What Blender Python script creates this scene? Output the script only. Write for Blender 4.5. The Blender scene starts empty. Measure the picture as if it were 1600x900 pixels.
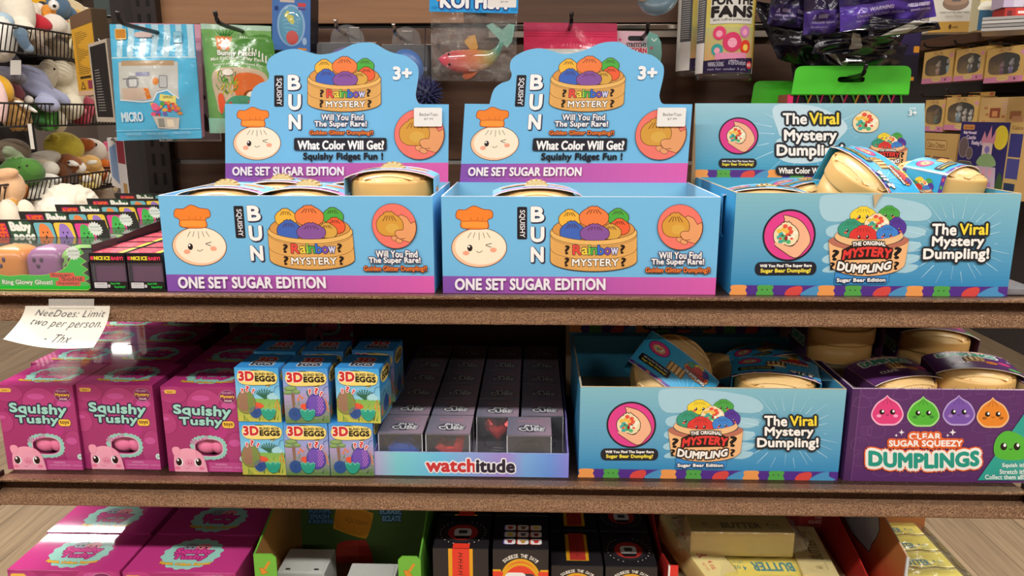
import bpy, bmesh, math, random
from mathutils import Vector, Matrix, Euler, geometry, noise
R = math.radians
PI = math.pi
scene = bpy.context.scene
COL = scene.collection

# ------------------------------------------------------------------ camera
FPX, PITCH, YAW = 1200.0, R(12.8), R(1.6)
CAMP = Vector((0.0, -0.85, 1.45))
cam_data = bpy.data.cameras.new('camera')
cam_data.sensor_width = 36.0
cam_data.lens = FPX / 1600.0 * 36.0
cam_data.clip_start = 0.02
cam = bpy.data.objects.new('camera', cam_data)
cam.location = CAMP
cam.rotation_euler = (PI / 2 - PITCH, 0, YAW)
COL.objects.link(cam)
scene.camera = cam

# ------------------------------------------------------------------ light
scene.view_settings.view_transform = 'Standard'
scene.view_settings.look = 'None'
scene.view_settings.gamma = 1.0
scene.view_settings.use_curve_mapping = False
scene.view_settings.exposure = 0.0
world = bpy.data.worlds.new('world')
scene.world = world
world.use_nodes = True
world.node_tree.nodes['Background'].inputs[0].default_value = (1.0, 0.95, 0.9, 1)
world.node_tree.nodes['Background'].inputs[1].default_value = 0.12


def strip_light(x, y, z, lx, ly, watts, color=(1, 0.965, 0.92)):
    d = bpy.data.lights.new('ceiling_strip', 'AREA')
    d.shape = 'RECTANGLE'
    d.size, d.size_y = lx, ly
    d.energy = watts
    d.color = color
    o = bpy.data.objects.new('ceiling_strip', d)
    o.location = (x, y, z)          # area lights shine down their local -Z
    COL.objects.link(o)
    return o


LZ = 2.93
for sx in (-2.6, -1.0, 0.6, 2.2):                    # aisle in front of the shelves
    strip_light(sx, -1.42, LZ, 1.25, 0.16, 36)
for sx in (-2.0, 1.6):                               # behind the shoulder
    strip_light(sx, -3.8, LZ, 1.25, 0.16, 30)
strip_light(-3.9, 5.9, LZ, 0.95, 0.14, 26)            # lamps over the aisles beyond the unit
strip_light(-2.85, 3.5, LZ, 0.75, 0.14, 24)
strip_light(-1.3, 0.7, LZ, 1.25, 0.16, 66)  # unseen strip added to brighten the plush rack, kept out of lid reflections
strip_light(1.2, 0.8, LZ, 1.25, 0.16, 44)  # unseen strip, made stronger to brighten the right rack
strip_light(2.4, 3.6, LZ, 1.25, 0.16, 26)
strip_light(-0.4, 3.6, LZ, 1.25, 0.16, 26)


# ------------------------------------------------------------------ pixel rays of the photograph -> points in the place
def _ray(px, py):
    cp, sp, cy, sy = math.cos(PITCH), math.sin(PITCH), math.cos(YAW), math.sin(YAW)
    fw = Vector((-sy * cp, cy * cp, -sp))
    rt = Vector((cy, sy, 0))
    up = rt.cross(fw)
    return fw + rt * ((px - 800) / FPX) - up * ((py - 450) / FPX)


def at(px, py, Y):
    r = _ray(px, py)
    return CAMP + r * ((Y - CAMP.y) / r.y)


def atz(px, py, Z):
    r = _ray(px, py)
    return CAMP + r * ((Z - CAMP.z) / r.z)


def atx(px, py, X):
    r = _ray(px, py)
    return CAMP + r * ((X - CAMP.x) / r.x)


# ------------------------------------------------------------------ colours and materials
def H(h):
    if not isinstance(h, str):
        return tuple(h)[:3]
    h = h.lstrip('#')
    return tuple(((c / 255 / 12.92) if c / 255 <= 0.04045 else ((c / 255 + 0.055) / 1.055) ** 2.4)
                 for c in (int(h[i:i + 2], 16) for i in (0, 2, 4)))


MATS = {}


def mat(name, rough=0.5, metal=0.0, spec=0.5, coat=0.0, bump=None, sheen=0.0, trans=None, vary=0.0, sss=0.0):
    """a vertex-coloured procedural material; bump = (scale, strength, detail)"""
    m = bpy.data.materials.new(name)
    m.use_nodes = True
    nt = m.node_tree
    N, L = nt.nodes, nt.links
    b = N['Principled BSDF']
    at_ = N.new('ShaderNodeAttribute')
    at_.attribute_name = 'Col'
    out = at_.outputs['Color']
    tc = N.new('ShaderNodeTexCoord')
    if vary:
        nz = N.new('ShaderNodeTexNoise')
        nz.inputs['Scale'].default_value = 60
        nz.inputs['Detail'].default_value = 4
        L.new(tc.outputs['Object'], nz.inputs['Vector'])
        mp = N.new('ShaderNodeMapRange')
        mp.inputs[3].default_value = 1 - vary
        mp.inputs[4].default_value = 1 + vary
        L.new(nz.outputs['Fac'], mp.inputs[0])
        mx = N.new('ShaderNodeVectorMath')
        mx.operation = 'SCALE'
        L.new(out, mx.inputs[0])
        L.new(mp.outputs[0], mx.inputs['Scale'])
        out = mx.outputs[0]
    L.new(out, b.inputs['Base Color'])
    b.inputs['Roughness'].default_value = rough
    b.inputs['Metallic'].default_value = metal
    b.inputs['Specular IOR Level'].default_value = spec
    b.inputs['Coat Weight'].default_value = coat
    b.inputs['Coat Roughness'].default_value = 0.08
    b.inputs['Sheen Weight'].default_value = sheen
    if sss:
        b.inputs['Subsurface Weight'].default_value = sss
        b.inputs['Subsurface Radius'].default_value = (0.01, 0.006, 0.004)
        b.inputs['Subsurface Scale'].default_value = 0.5
    nrm = None
    if bump:
        nz = N.new('ShaderNodeTexNoise')
        nz.inputs['Scale'].default_value = bump[0]
        nz.inputs['Detail'].default_value = bump[2] if len(bump) > 2 else 3
        L.new(tc.outputs['Object'], nz.inputs['Vector'])
        bp = N.new('ShaderNodeBump')
        bp.inputs['Strength'].default_value = bump[1]
        bp.inputs['Distance'].default_value = bump[3] if len(bump) > 3 else 0.002
        L.new(nz.outputs['Fac'], bp.inputs['Height'])
        nrm = bp.outputs['Normal']
        L.new(nrm, b.inputs['Normal'])
    if trans is not None:
        # thin clear film: mostly see-through, glossy by fresnel, a little milky
        tr = N.new('ShaderNodeBsdfTransparent')
        gl = N.new('ShaderNodeBsdfGlossy')
        gl.inputs['Roughness'].default_value = rough
        fr = N.new('ShaderNodeLayerWeight')
        fr.inputs['Blend'].default_value = 0.5
        pw = N.new('ShaderNodeMath')
        pw.operation = 'POWER'
        pw.inputs[1].default_value = 4.0
        L.new(fr.outputs['Facing'], pw.inputs[0])
        ad = N.new('ShaderNodeMapRange')
        ad.inputs[3].default_value, ad.inputs[4].default_value = 0.045, 0.85
        L.new(pw.outputs[0], ad.inputs[0])
        if nrm:
            L.new(nrm, gl.inputs['Normal'])
            L.new(nrm, fr.inputs['Normal'])
        ma = N.new('ShaderNodeMixShader')
        ma.inputs[0].default_value = trans
        L.new(tr.outputs[0], ma.inputs[1])
        L.new(b.outputs[0], ma.inputs[2])
        mb = N.new('ShaderNodeMixShader')
        L.new(ad.outputs[0], mb.inputs[0])
        L.new(ma.outputs[0], mb.inputs[1])
        L.new(gl.outputs[0], mb.inputs[2])
        L.new(mb.outputs[0], N['Material Output'].inputs['Surface'])
    MATS[name] = m
    return m


mat('card', 0.42, bump=(25, 0.12, 2, 0.004))
mat('matte', 0.85, vary=0.05)
mat('gloss', 0.035, coat=0.0)
mat('satin', 0.28)
mat('plastic', 0.3, sss=0.0)
mat('rubber', 0.55)
mat('foil', 0.2, metal=0.5, bump=(45, 0.3, 3, 0.003))
mat('bag', 0.2, coat=0.3, bump=(28, 0.5, 3, 0.006))
mat('darkbag', 0.22, coat=0.3, bump=(24, 0.9, 4, 0.01))
mat('plush', 1.0, spec=0.1, sheen=0.3, bump=(420, 0.6, 4, 0.003), vary=0.08)
mat('chrome', 0.16, metal=1.0)
mat('blackmetal', 0.35, metal=0.2)
mat('clear', 0.06, trans=0.1)
mat('film', 0.07, trans=0.08, bump=(34, 1.0, 4, 0.03))
mat('wrap', 0.12, trans=0.06, bump=(45, 0.5, 3, 0.006))
mat('milky', 0.25, trans=0.45)
mat('gel', 0.08, coat=0.6, trans=0.72)
mat('bamboo', 0.4, bump=(90, 0.15, 2, 0.001))
mat('wicker', 0.6, bump=(300, 0.3, 2, 0.001))
mat('ink', 0.6)


def wood_mat(name, c1, c2, c3, plank=0.18, length=1.2, rough=0.45):
    m = bpy.data.materials.new(name)
    m.use_nodes = True
    N, L = m.node_tree.nodes, m.node_tree.links
    b = N['Principled BSDF']
    tc = N.new('ShaderNodeTexCoord')
    mp = N.new('ShaderNodeMapping')
    mp.inputs['Rotation'].default_value = (0, 0, PI / 2)
    L.new(tc.outputs['Object'], mp.inputs['Vector'])
    br = N.new('ShaderNodeTexBrick')
    br.inputs['Color1'].default_value = (*H(c1), 1)
    br.inputs['Color2'].default_value = (*H(c2), 1)
    br.inputs['Mortar'].default_value = (*H(c3), 1)
    br.inputs['Scale'].default_value = 1.0
    br.inputs['Brick Width'].default_value = length
    br.inputs['Row Height'].default_value = plank
    br.inputs['Mortar Size'].default_value = 0.0016
    L.new(mp.outputs[0], br.inputs['Vector'])
    ms = N.new('ShaderNodeMapping')
    ms.inputs['Scale'].default_value = (45, 2.2, 1)
    L.new(tc.outputs['Object'], ms.inputs['Vector'])
    nz = N.new('ShaderNodeTexNoise')
    nz.inputs['Scale'].default_value = 1.4
    nz.inputs['Detail'].default_value = 7
    nz.inputs['Distortion'].default_value = 0.6
    L.new(ms.outputs[0], nz.inputs['Vector'])
    rp = N.new('ShaderNodeMapRange')
    rp.inputs[1].default_value, rp.inputs[2].default_value = 0.3, 0.7
    rp.inputs[3].default_value, rp.inputs[4].default_value = 0.72, 1.14
    L.new(nz.outputs['Fac'], rp.inputs[0])
    vm = N.new('ShaderNodeVectorMath')
    vm.operation = 'SCALE'
    L.new(br.outputs['Color'], vm.inputs[0])
    L.new(rp.outputs[0], vm.inputs['Scale'])
    L.new(vm.outputs[0], b.inputs['Base Color'])
    b.inputs['Roughness'].default_value = rough
    MATS[name] = m
    return m


def panel_mat(name, c1, c2, rough=0.45):
    """horizontally grained wood laminate of the back panel"""
    m = bpy.data.materials.new(name)
    m.use_nodes = True
    N, L = m.node_tree.nodes, m.node_tree.links
    b = N['Principled BSDF']
    tc = N.new('ShaderNodeTexCoord')
    ms = N.new('ShaderNodeMapping')
    ms.inputs['Scale'].default_value = (3, 3, 60)
    L.new(tc.outputs['Object'], ms.inputs['Vector'])
    nz = N.new('ShaderNodeTexNoise')
    nz.inputs['Scale'].default_value = 1.5
    nz.inputs['Detail'].default_value = 6
    L.new(ms.outputs[0], nz.inputs['Vector'])
    cr = N.new('ShaderNodeValToRGB')
    cr.color_ramp.elements[0].position = 0.3
    cr.color_ramp.elements[1].position = 0.7
    cr.color_ramp.elements[0].color = (*H(c1), 1)
    cr.color_ramp.elements[1].color = (*H(c2), 1)
    L.new(nz.outputs['Fac'], cr.inputs[0])
    L.new(cr.outputs[0], b.inputs['Base Color'])
    b.inputs['Roughness'].default_value = rough
    MATS[name] = m
    return m


def hammered_mat(name):
    m = bpy.data.materials.new(name)
    m.use_nodes = True
    N, L = m.node_tree.nodes, m.node_tree.links
    b = N['Principled BSDF']
    tc = N.new('ShaderNodeTexCoord')
    vo = N.new('ShaderNodeTexNoise')
    vo.inputs['Scale'].default_value = 430
    vo.inputs['Detail'].default_value = 3
    vo.inputs['Roughness'].default_value = 0.6
    L.new(tc.outputs['Object'], vo.inputs['Vector'])
    bp = N.new('ShaderNodeBump')
    bp.inputs['Strength'].default_value = 1.0
    bp.inputs['Distance'].default_value = 0.0035
    L.new(vo.outputs['Fac'], bp.inputs['Height'])
    L.new(bp.outputs[0], b.inputs['Normal'])
    n2 = N.new('ShaderNodeTexNoise')
    n2.inputs['Scale'].default_value = 720
    n2.inputs['Detail'].default_value = 1
    L.new(tc.outputs['Object'], n2.inputs['Vector'])
    cr = N.new('ShaderNodeValToRGB')
    cr.color_ramp.elements[0].position = 0.36
    cr.color_ramp.elements[1].position = 0.66
    cr.color_ramp.elements[0].color = (*H('#76533e'), 1)
    cr.color_ramp.elements[1].color = (*H('#b89372'), 1)
    L.new(n2.outputs['Fac'], cr.inputs[0])
    va = N.new('ShaderNodeAttribute')
    va.attribute_name = 'Col'
    mx = N.new('ShaderNodeMix')
    mx.data_type = 'RGBA'
    mx.blend_type = 'MULTIPLY'
    mx.inputs[0].default_value = 1.0
    L.new(cr.outputs[0], mx.inputs[6])
    L.new(va.outputs['Color'], mx.inputs[7])
    L.new(mx.outputs[2], b.inputs['Base Color'])
    b.inputs['Metallic'].default_value = 0.65
    b.inputs['Roughness'].default_value = 0.3
    MATS[name] = m
    return m


wood_mat('floor_wood', '#b59c7d', '#a58d70', '#6f5d49', 0.16, 1.2)
panel_mat('back_laminate', '#4c3325', '#5f412d')
panel_mat('lit_laminate', '#8a6244', '#a0744f')  # lighter copy of the back laminate, lamplight put into its colour
hammered_mat('hammered')


def plain_mat(name, c, rough=0.8):
    m = bpy.data.materials.new(name)
    m.use_nodes = True
    N, L = m.node_tree.nodes, m.node_tree.links
    b = N['Principled BSDF']
    nz = N.new('ShaderNodeTexNoise')
    nz.inputs['Scale'].default_value = 3
    cr = N.new('ShaderNodeValToRGB')
    cr.color_ramp.elements[0].color = (*[v * 0.93 for v in H(c)], 1)
    cr.color_ramp.elements[1].color = (*[min(1, v * 1.05) for v in H(c)], 1)
    L.new(nz.outputs['Fac'], cr.inputs[0])
    L.new(cr.outputs[0], b.inputs['Base Color'])
    b.inputs['Roughness'].default_value = rough
    MATS[name] = m
    return m


plain_mat('wall_paint', '#8d8078')
plain_mat('ceiling_paint', '#cfc8bf')
plain_mat('dark_paint', '#2a2423')


# ------------------------------------------------------------------ mesh builder
class MB:
    def __init__(s):
        s.v, s.f, s.c, s.m, s.s = [], [], [], [], []
        s.mats = []
        s.cm = 'card'
        s.T = Matrix.Identity(4)

    def use(s, m):
        s.cm = m
        return s

    def xf(s, T=None):
        s.T = T if T is not None else Matrix.Identity(4)
        return s

    def add(s, vs, fs, col, smooth=False, m=None):
        m = m or s.cm
        if m not in s.mats:
            s.mats.append(m)
        mi = s.mats.index(m)
        o = len(s.v)
        s.v += [tuple(s.T @ Vector(p)) for p in vs]
        percol = isinstance(col, list)
        c = None if percol else H(col)
        for i, f in enumerate(fs):
            s.f.append(tuple(k + o for k in f))
            s.c.append(col[i] if percol else c)
            s.m.append(mi)
            s.s.append(smooth)
        return s

    def box(s, c, sz, col, r=0.0, rot=None, top=None):
        bm = bmesh.new()
        bmesh.ops.create_cube(bm, size=1)
        for v in bm.verts:
            v.co = Vector((v.co.x * sz[0], v.co.y * sz[1], v.co.z * sz[2]))
        if r:
            bmesh.ops.bevel(bm, geom=bm.edges[:], offset=r, segments=2, affect='EDGES', profile=0.7)
        M = Matrix.Translation(c)
        if rot is not None:
            M = M @ Euler(rot).to_matrix().to_4x4()
        vs = [M @ v.co for v in bm.verts]
        bm.verts.index_update()
        fs = [[v.index for v in f.verts] for f in bm.faces]
        s.add(vs, fs, col)
        bm.free()
        return s

    def bb(s, x0, x1, y0, y1, z0, z1, col, r=0.0):
        return s.box(((x0 + x1) / 2, (y0 + y1) / 2, (z0 + z1) / 2), (x1 - x0, y1 - y0, z1 - z0), col, r)

    def tube(s, pts, r, col, n=8, closed=False, smooth=True):
        P = [Vector(p) for p in pts]
        k = len(P)
        vs, fs = [], []
        for i, p in enumerate(P):
            if closed:
                t = P[(i + 1) % k] - P[i - 1]
            else:
                t = P[min(i + 1, k - 1)] - P[max(i - 1, 0)]
            t.normalize()
            a = Vector((0, 0, 1)) if abs(t.z) < 0.9 else Vector((1, 0, 0))
            u = t.cross(a).normalized()
            w = t.cross(u)
            rr = r[i] if isinstance(r, (list, tuple)) else r
            for j in range(n):
                an = 2 * PI * j / n
                vs.append(p + u * (rr * math.cos(an)) + w * (rr * math.sin(an)))
        for i in range(k if closed else k - 1):
            for j in range(n):
                a, b = i * n + j, i * n + (j + 1) % n
                c, d = ((i + 1) % k) * n + (j + 1) % n, ((i + 1) % k) * n + j
                fs.append((a, b, c, d))
        if not closed:
            fs.append(tuple(range(n)))
            fs.append(tuple(range((k - 1) * n, k * n)))
        return s.add(vs, fs, col, smooth)

    def lathe(s, prof, col, c=(0, 0, 0), n=32, smooth=True, cols=None, sx=1.0, sy=1.0):
        vs, fs, cc = [], [], []
        for r, z in prof:
            for j in range(n):
                a = 2 * PI * j / n
                vs.append((c[0] + r * sx * math.cos(a), c[1] + r * sy * math.sin(a), c[2] + z))
        for i in range(len(prof) - 1):
            for j in range(n):
                fs.append((i * n + j, i * n + (j + 1) % n, (i + 1) * n + (j + 1) % n, (i + 1) * n + j))
                cc.append(H(cols[i]) if cols else H(col))
        if prof[0][0] > 1e-6:
            fs.append(tuple(range(n)))
            cc.append(H(cols[0]) if cols else H(col))
        if prof[-1][0] > 1e-6:
            fs.append(tuple(range((len(prof) - 1) * n, len(prof) * n)))
            cc.append(H(cols[-1]) if cols else H(col))
        return s.add(vs, fs, cc, smooth)

    def ell(s, c, r, col, rot=None, nu=20, nv=12, f=None):
        M = Matrix.Translation(c)
        if rot is not None:
            M = M @ Euler(rot).to_matrix().to_4x4()
        vs, fs = [], []
        for i in range(nv + 1):
            th = PI * i / nv
            for j in range(nu):
                ph = 2 * PI * j / nu
                d = Vector((math.sin(th) * math.cos(ph), math.sin(th) * math.sin(ph), math.cos(th)))
                k = f(d) if f else 1.0
                vs.append(M @ Vector((d.x * r[0] * k, d.y * r[1] * k, d.z * r[2] * k)))
        for i in range(nv):
            for j in range(nu):
                fs.append((i * nu + j, i * nu + (j + 1) % nu, (i + 1) * nu + (j + 1) % nu, (i + 1) * nu + j))
        return s.add(vs, fs, col, True)

    def grid(s, f, nu, nv, col, smooth=True):
        vs, fs, cc = [], [], []
        for j in range(nv + 1):
            for i in range(nu + 1):
                vs.append(f(i / nu, j / nv))
        for j in range(nv):
            for i in range(nu):
                a = j * (nu + 1) + i
                fs.append((a, a + 1, a + nu + 2, a + nu + 1))
                if callable(col):
                    cc.append(H(col((i + .5) / nu, (j + .5) / nv)))
        return s.add(vs, fs, cc if callable(col) else col, smooth)

    def prism(s, pts, axis, a0, a1, col, smooth=False):
        """polygon (2D points) extruded along an axis: 'x' -> (y,z), 'y' -> (x,z), 'z' -> (x,y)"""
        def mk(p, a):
            return (a, p[0], p[1]) if axis == 'x' else (p[0], a, p[1]) if axis == 'y' else (p[0], p[1], a)
        n = len(pts)
        tri = geometry.tessellate_polygon([[Vector((p[0], p[1], 0)) for p in pts]])
        vs = [mk(p, a0) for p in pts] + [mk(p, a1) for p in pts]
        fs = [tuple(t) for t in tri] + [tuple(k + n for k in t) for t in tri]
        fs += [(i, (i + 1) % n, n + (i + 1) % n, n + i) for i in range(n)]
        return s.add(vs, fs, col, smooth)

    def art(s, A, origin=(0, 0, 0), U=(1, 0, 0), V=(0, 0, 1), N=(0, -1, 0), m=None, lift=0.00008, deform=None):
        """print the polygons of an Art on the plane origin + u*U + v*V, stacked along N"""
        O, U, V, N = Vector(origin), Vector(U), Vector(V), Vector(N)
        vs, fs, cc = [], [], []
        for pts, tris, c in A.p:
            o = len(vs)
            for (u, v, w) in pts:
                d = lift + w
                if deform:
                    vs.append(deform(u, v, d))
                else:
                    vs.append(O + U * u + V * v + N * d)
            for t in tris:
                fs.append(tuple(i + o for i in t))
                cc.append(c)
        return s.add(vs, fs, cc, False, m or 'card')

    def build(s, name, parent=None, loc=None, rot=None):
        me = bpy.data.meshes.new(name)
        me.from_pydata(s.v, [], s.f)
        for m in s.mats:
            me.materials.append(MATS[m])
        me.polygons.foreach_set('material_index', s.m)
        me.polygons.foreach_set('use_smooth', s.s)
        ca = me.color_attributes.new('Col', 'FLOAT_COLOR', 'CORNER')
        buf = []
        for f, c in zip(s.f, s.c):
            buf += [c[0], c[1], c[2], 1.0] * len(f)
        ca.data.foreach_set('color', buf)
        me.update()
        o = bpy.data.objects.new(name, me)
        COL.objects.link(o)
        if parent is not None:
            o.parent = parent
        if loc is not None:
            o.location = loc
        if rot is not None:
            o.rotation_euler = rot
        return o


def tag(o, label, cat, group=None):
    o['label'] = label
    o['category'] = cat
    if group:
        o['group'] = group
    return o


def thing(name, label, cat, loc=(0, 0, 0), rz=0.0, group=None, rot=None):
    o = bpy.data.objects.new(name, None)
    o.empty_display_size = 0.02
    COL.objects.link(o)
    o.location = loc
    o.rotation_euler = rot if rot is not None else (0, 0, rz)
    return tag(o, label, cat, group)


def copy_thing(root, loc, rz=0.0, label=None, group=None, rot=None):
    r = root.copy()
    COL.objects.link(r)
    r.location = loc
    r.rotation_euler = rot if rot is not None else (0, 0, rz)
    if label:
        r['label'] = label
    if group:
        r['group'] = group
    for ch in root.children:
        c = ch.copy()
        COL.objects.link(c)
        c.parent = r
        for g in ch.children:
            d = g.copy()
            COL.objects.link(d)
            d.parent = c
    return r


def structure(o):
    o['kind'] = 'structure'
    return o


# ------------------------------------------------------------------ printed artwork
_glyph = {}


def islands(n, fs):
    par = list(range(n))

    def find(a):
        while par[a] != a:
            par[a] = par[par[a]]
            a = par[a]
        return a
    for f in fs:
        for k in f[1:]:
            par[find(k)] = find(f[0])
    ids = {}
    return [ids.setdefault(find(i), len(ids)) for i in range(n)]


def glyphs(s, bold=0.02, space=1.0):
    key = (s, bold, space)
    if key not in _glyph:
        cu = bpy.data.curves.new('lettering', 'FONT')
        cu.body = s
        cu.offset = bold
        cu.space_character = space
        cu.resolution_u = 3
        ob = bpy.data.objects.new('lettering', cu)
        me = bpy.data.meshes.new_from_object(ob)
        vs = [(v.co.x, v.co.y) for v in me.vertices]
        fs = [tuple(p.vertices) for p in me.polygons]
        bpy.data.objects.remove(ob)
        bpy.data.curves.remove(cu)
        bpy.data.meshes.remove(me)
        isl = islands(len(vs), fs)
        x0, x1 = min(v[0] for v in vs), max(v[0] for v in vs)
        y0, y1 = min(v[1] for v in vs), max(v[1] for v in vs)
        _glyph[key] = ([((x - x0) / (x1 - x0), (y - y0) / (y1 - y0)) for x, y in vs], fs, isl)
    return _glyph[key]


def smooth_loop(pts, n=6):
    out = []
    k = len(pts)
    for i in range(k):
        p0, p1, p2, p3 = pts[i - 1], pts[i], pts[(i + 1) % k], pts[(i + 2) % k]
        for j in range(n):
            t = j / n
            out.append(tuple(0.5 * (2 * p1[a] + (p2[a] - p0[a]) * t + (2 * p0[a] - 5 * p1[a] + 4 * p2[a] - p3[a]) * t * t
                                    + (3 * p1[a] - p0[a] - 3 * p2[a] + p3[a]) * t ** 3) for a in (0, 1)))
    return out


def smooth_line(pts, n=6):
    out = []
    k = len(pts)
    for i in range(k - 1):
        p0, p1, p2, p3 = pts[max(i - 1, 0)], pts[i], pts[i + 1], pts[min(i + 2, k - 1)]
        for j in range(n):
            t = j / n
            out.append(tuple(0.5 * (2 * p1[a] + (p2[a] - p0[a]) * t + (2 * p0[a] - 5 * p1[a] + 4 * p2[a] - p3[a]) * t * t
                                    + (3 * p1[a] - p0[a] - 3 * p2[a] + p3[a]) * t ** 3) for a in range(len(p1))))
    out.append(pts[-1])
    return out


class Art:
    """flat colour print; drawing coordinates have y downwards and go through mapper to panel metres"""

    def __init__(s, mapper, eps=6e-6, clip=None, maxedge=None):
        s.mp, s.eps, s.p, s.clip, s.maxedge, s.z = mapper, eps, [], clip, maxedge, 0.0

    def take(s, other):
        s.p, s.z = other.p, other.z

    def _emit(s, pts, tris, col, w=None):
        if s.clip:
            x0, x1, y0, y1 = s.clip
            pts = [(min(max(x, x0), x1), min(max(y, y0), y1)) for x, y in pts]
        q = [(*s.mp(x, y), s.z + (w[i] if w else 0.0)) for i, (x, y) in enumerate(pts)]
        tris = list(tris)
        if s.maxedge:
            q, tris = subdivide(q, tris, s.maxedge)
        s.p.append((q, tris, H(col)))
        s.z += s.eps + (max(w) if w else 0.0)

    def poly(s, pts, col, o=None, ow=0):
        if o:
            s.line(list(pts), ow * 2, o, True)
        tri = geometry.tessellate_polygon([[Vector((x, y, 0)) for x, y in pts]])
        s._emit(pts, [tuple(t) for t in tri], col)

    def rect(s, x0, y0, x1, y1, col):
        s.poly([(x0, y0), (x1, y0), (x1, y1), (x0, y1)], col)

    def grad(s, x0, y0, x1, y1, c0, c1, n=16, vert=False):
        c0, c1 = H(c0), H(c1)
        for i in range(n):
            t = (i + .5) / n
            c = tuple(a + (b - a) * t for a, b in zip(c0, c1))
            a, b = i / n, (i + 1) / n
            if vert:
                s.rect(x0, y0 + (y1 - y0) * a, x1, y0 + (y1 - y0) * b, c)
            else:
                s.rect(x0 + (x1 - x0) * a, y0, x0 + (x1 - x0) * b, y1, c)

    def ellpts(s, x, y, rx, ry, rot=0, a0=0, a1=360, n=28):
        out = []
        full = a1 - a0 >= 360
        for i in range(n if full else n + 1):
            a = R(a0 + (a1 - a0) * i / n)
            px, py = rx * math.cos(a), ry * math.sin(a)
            c, d = math.cos(R(rot)), math.sin(R(rot))
            out.append((x + px * c - py * d, y + px * d + py * c))
        return out

    def ell(s, x, y, rx, ry, col, o=None, ow=0, rot=0, n=28):
        s.poly(s.ellpts(x, y, rx, ry, rot, n=n), col, o, ow)

    def rr(s, x0, y0, x1, y1, r, col, o=None, ow=0, n=5):
        pts = []
        for cx, cy, a in ((x1 - r, y0 + r, -90), (x1 - r, y1 - r, 0), (x0 + r, y1 - r, 90), (x0 + r, y0 + r, 180)):
            for i in range(n + 1):
                t = R(a + 90 * i / n)
                pts.append((cx + r * math.cos(t), cy + r * math.sin(t)))
        s.poly(pts, col, o, ow)

    def blob(s, pts, col, o=None, ow=0, n=5):
        s.poly(smooth_loop(pts, n), col, o, ow)

    def line(s, pts, w, col, closed=False, sm=False):
        """mitred strip"""
        if sm:
            pts = smooth_loop(pts, 5) if closed else smooth_line(pts, 5)
        P = [pts[0]]
        for p in pts[1:]:
            if math.hypot(p[0] - P[-1][0], p[1] - P[-1][1]) > 1e-6:
                P.append(p)
        if closed and math.hypot(P[0][0] - P[-1][0], P[0][1] - P[-1][1]) < 1e-6:
            P.pop()
        k = len(P)
        if k < 2:
            return
        vs = []
        for i in range(k):
            a = P[i - 1] if (closed or i) else None
            c = P[(i + 1) % k] if (closed or i < k - 1) else None
            b = P[i]
            ns = []
            for p, q in ((a, b), (b, c)):
                if p is not None and q is not None:
                    L = math.hypot(q[0] - p[0], q[1] - p[1])
                    ns.append((-(q[1] - p[1]) / L, (q[0] - p[0]) / L))
            nx, ny = sum(n[0] for n in ns), sum(n[1] for n in ns)
            L = math.hypot(nx, ny)
            if L < .2:
                nx, ny, sc = ns[0][0], ns[0][1], 1.0
            else:
                nx, ny = nx / L, ny / L
                sc = min(1.8, 1 / max(.3, nx * ns[0][0] + ny * ns[0][1]))
            vs += [(b[0] + nx * w / 2 * sc, b[1] + ny * w / 2 * sc), (b[0] - nx * w / 2 * sc, b[1] - ny * w / 2 * sc)]
        fs = [(2 * i, 2 * ((i + 1) % k), 2 * ((i + 1) % k) + 1, 2 * i + 1) for i in range(k if closed else k - 1)]
        s._emit(vs, fs, col)

    def ring(s, outer, inner, col):
        n = len(outer)
        s._emit(list(outer) + list(inner), [(i, (i + 1) % n, n + (i + 1) % n, n + i) for i in range(n)], col)

    def txt(s, st, x0, y0, x1, y1, col, o=None, ow=0, bold=0.02, quad=None, turn=0, space=1.0, arc=0, cols=None):
        """lettering fitted into the rectangle (or quad = TL,TR,BR,BL); turn=1: reads downwards, 2: upside down"""
        if quad is None:
            quad = [(x0, y0), (x1, y0), (x1, y1), (x0, y1)]
        if turn == 1:
            quad = [quad[1], quad[2], quad[3], quad[0]]
        elif turn == 2:
            quad = [quad[2], quad[3], quad[0], quad[1]]
        elif turn == 3:
            quad = [quad[3], quad[0], quad[1], quad[2]]
        fat = 0.0
        if bold > .025:
            fat = (bold - .004) * .9 / .72 * math.hypot(quad[3][0] - quad[0][0], quad[3][1] - quad[0][1]) if quad else 0
            bold, space = .0, max(space, 1.04)
        vs, fs, isl = glyphs(st, bold, space)
        STEP = 4e-7
        wi = [(g % 3) * STEP for g in isl]
        TL, TR, BR, BL = quad

        def q(u, v):
            v = 1 - v
            x = (TL[0] * (1 - u) + TR[0] * u) * (1 - v) + (BL[0] * (1 - u) + BR[0] * u) * v
            y = (TL[1] * (1 - u) + TR[1] * u) * (1 - v) + (BL[1] * (1 - u) + BR[1] * u) * v
            return (x, y - arc * (1 - (2 * u - 1) ** 2))
        P = [q(u, v) for u, v in vs]
        ow += fat
        if o:
            for fr, k in ((1.0, 12), (.6, 8), (.25, 4)):
                if fr * ow < .8 and fr < 1 and ow < 3:
                    continue
                V2, F2, W2 = [], [], []
                for a in range(k):
                    dx, dy = fr * ow * math.cos(2 * PI * a / k), fr * ow * math.sin(2 * PI * a / k)
                    b = len(V2)
                    V2 += [(x + dx, y + dy) for x, y in P]
                    W2 += [v + a * 3 * STEP for v in wi]
                    F2 += [tuple(i + b for i in f) for f in fs]
                s._emit(V2, F2, o, W2)
        if fat:
            V2, F2, W2 = [], [], []
            for a in range(8):
                dx, dy = fat * math.cos(PI * a / 4), fat * math.sin(PI * a / 4)
                b = len(V2)
                V2 += [(x + dx, y + dy) for x, y in P]
                W2 += [v + a * 3 * STEP for v in wi]
                F2 += [tuple(i + b for i in f) for f in fs]
            s._emit(V2, F2, col, W2)
        s._emit(P, fs, col, wi)


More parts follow.
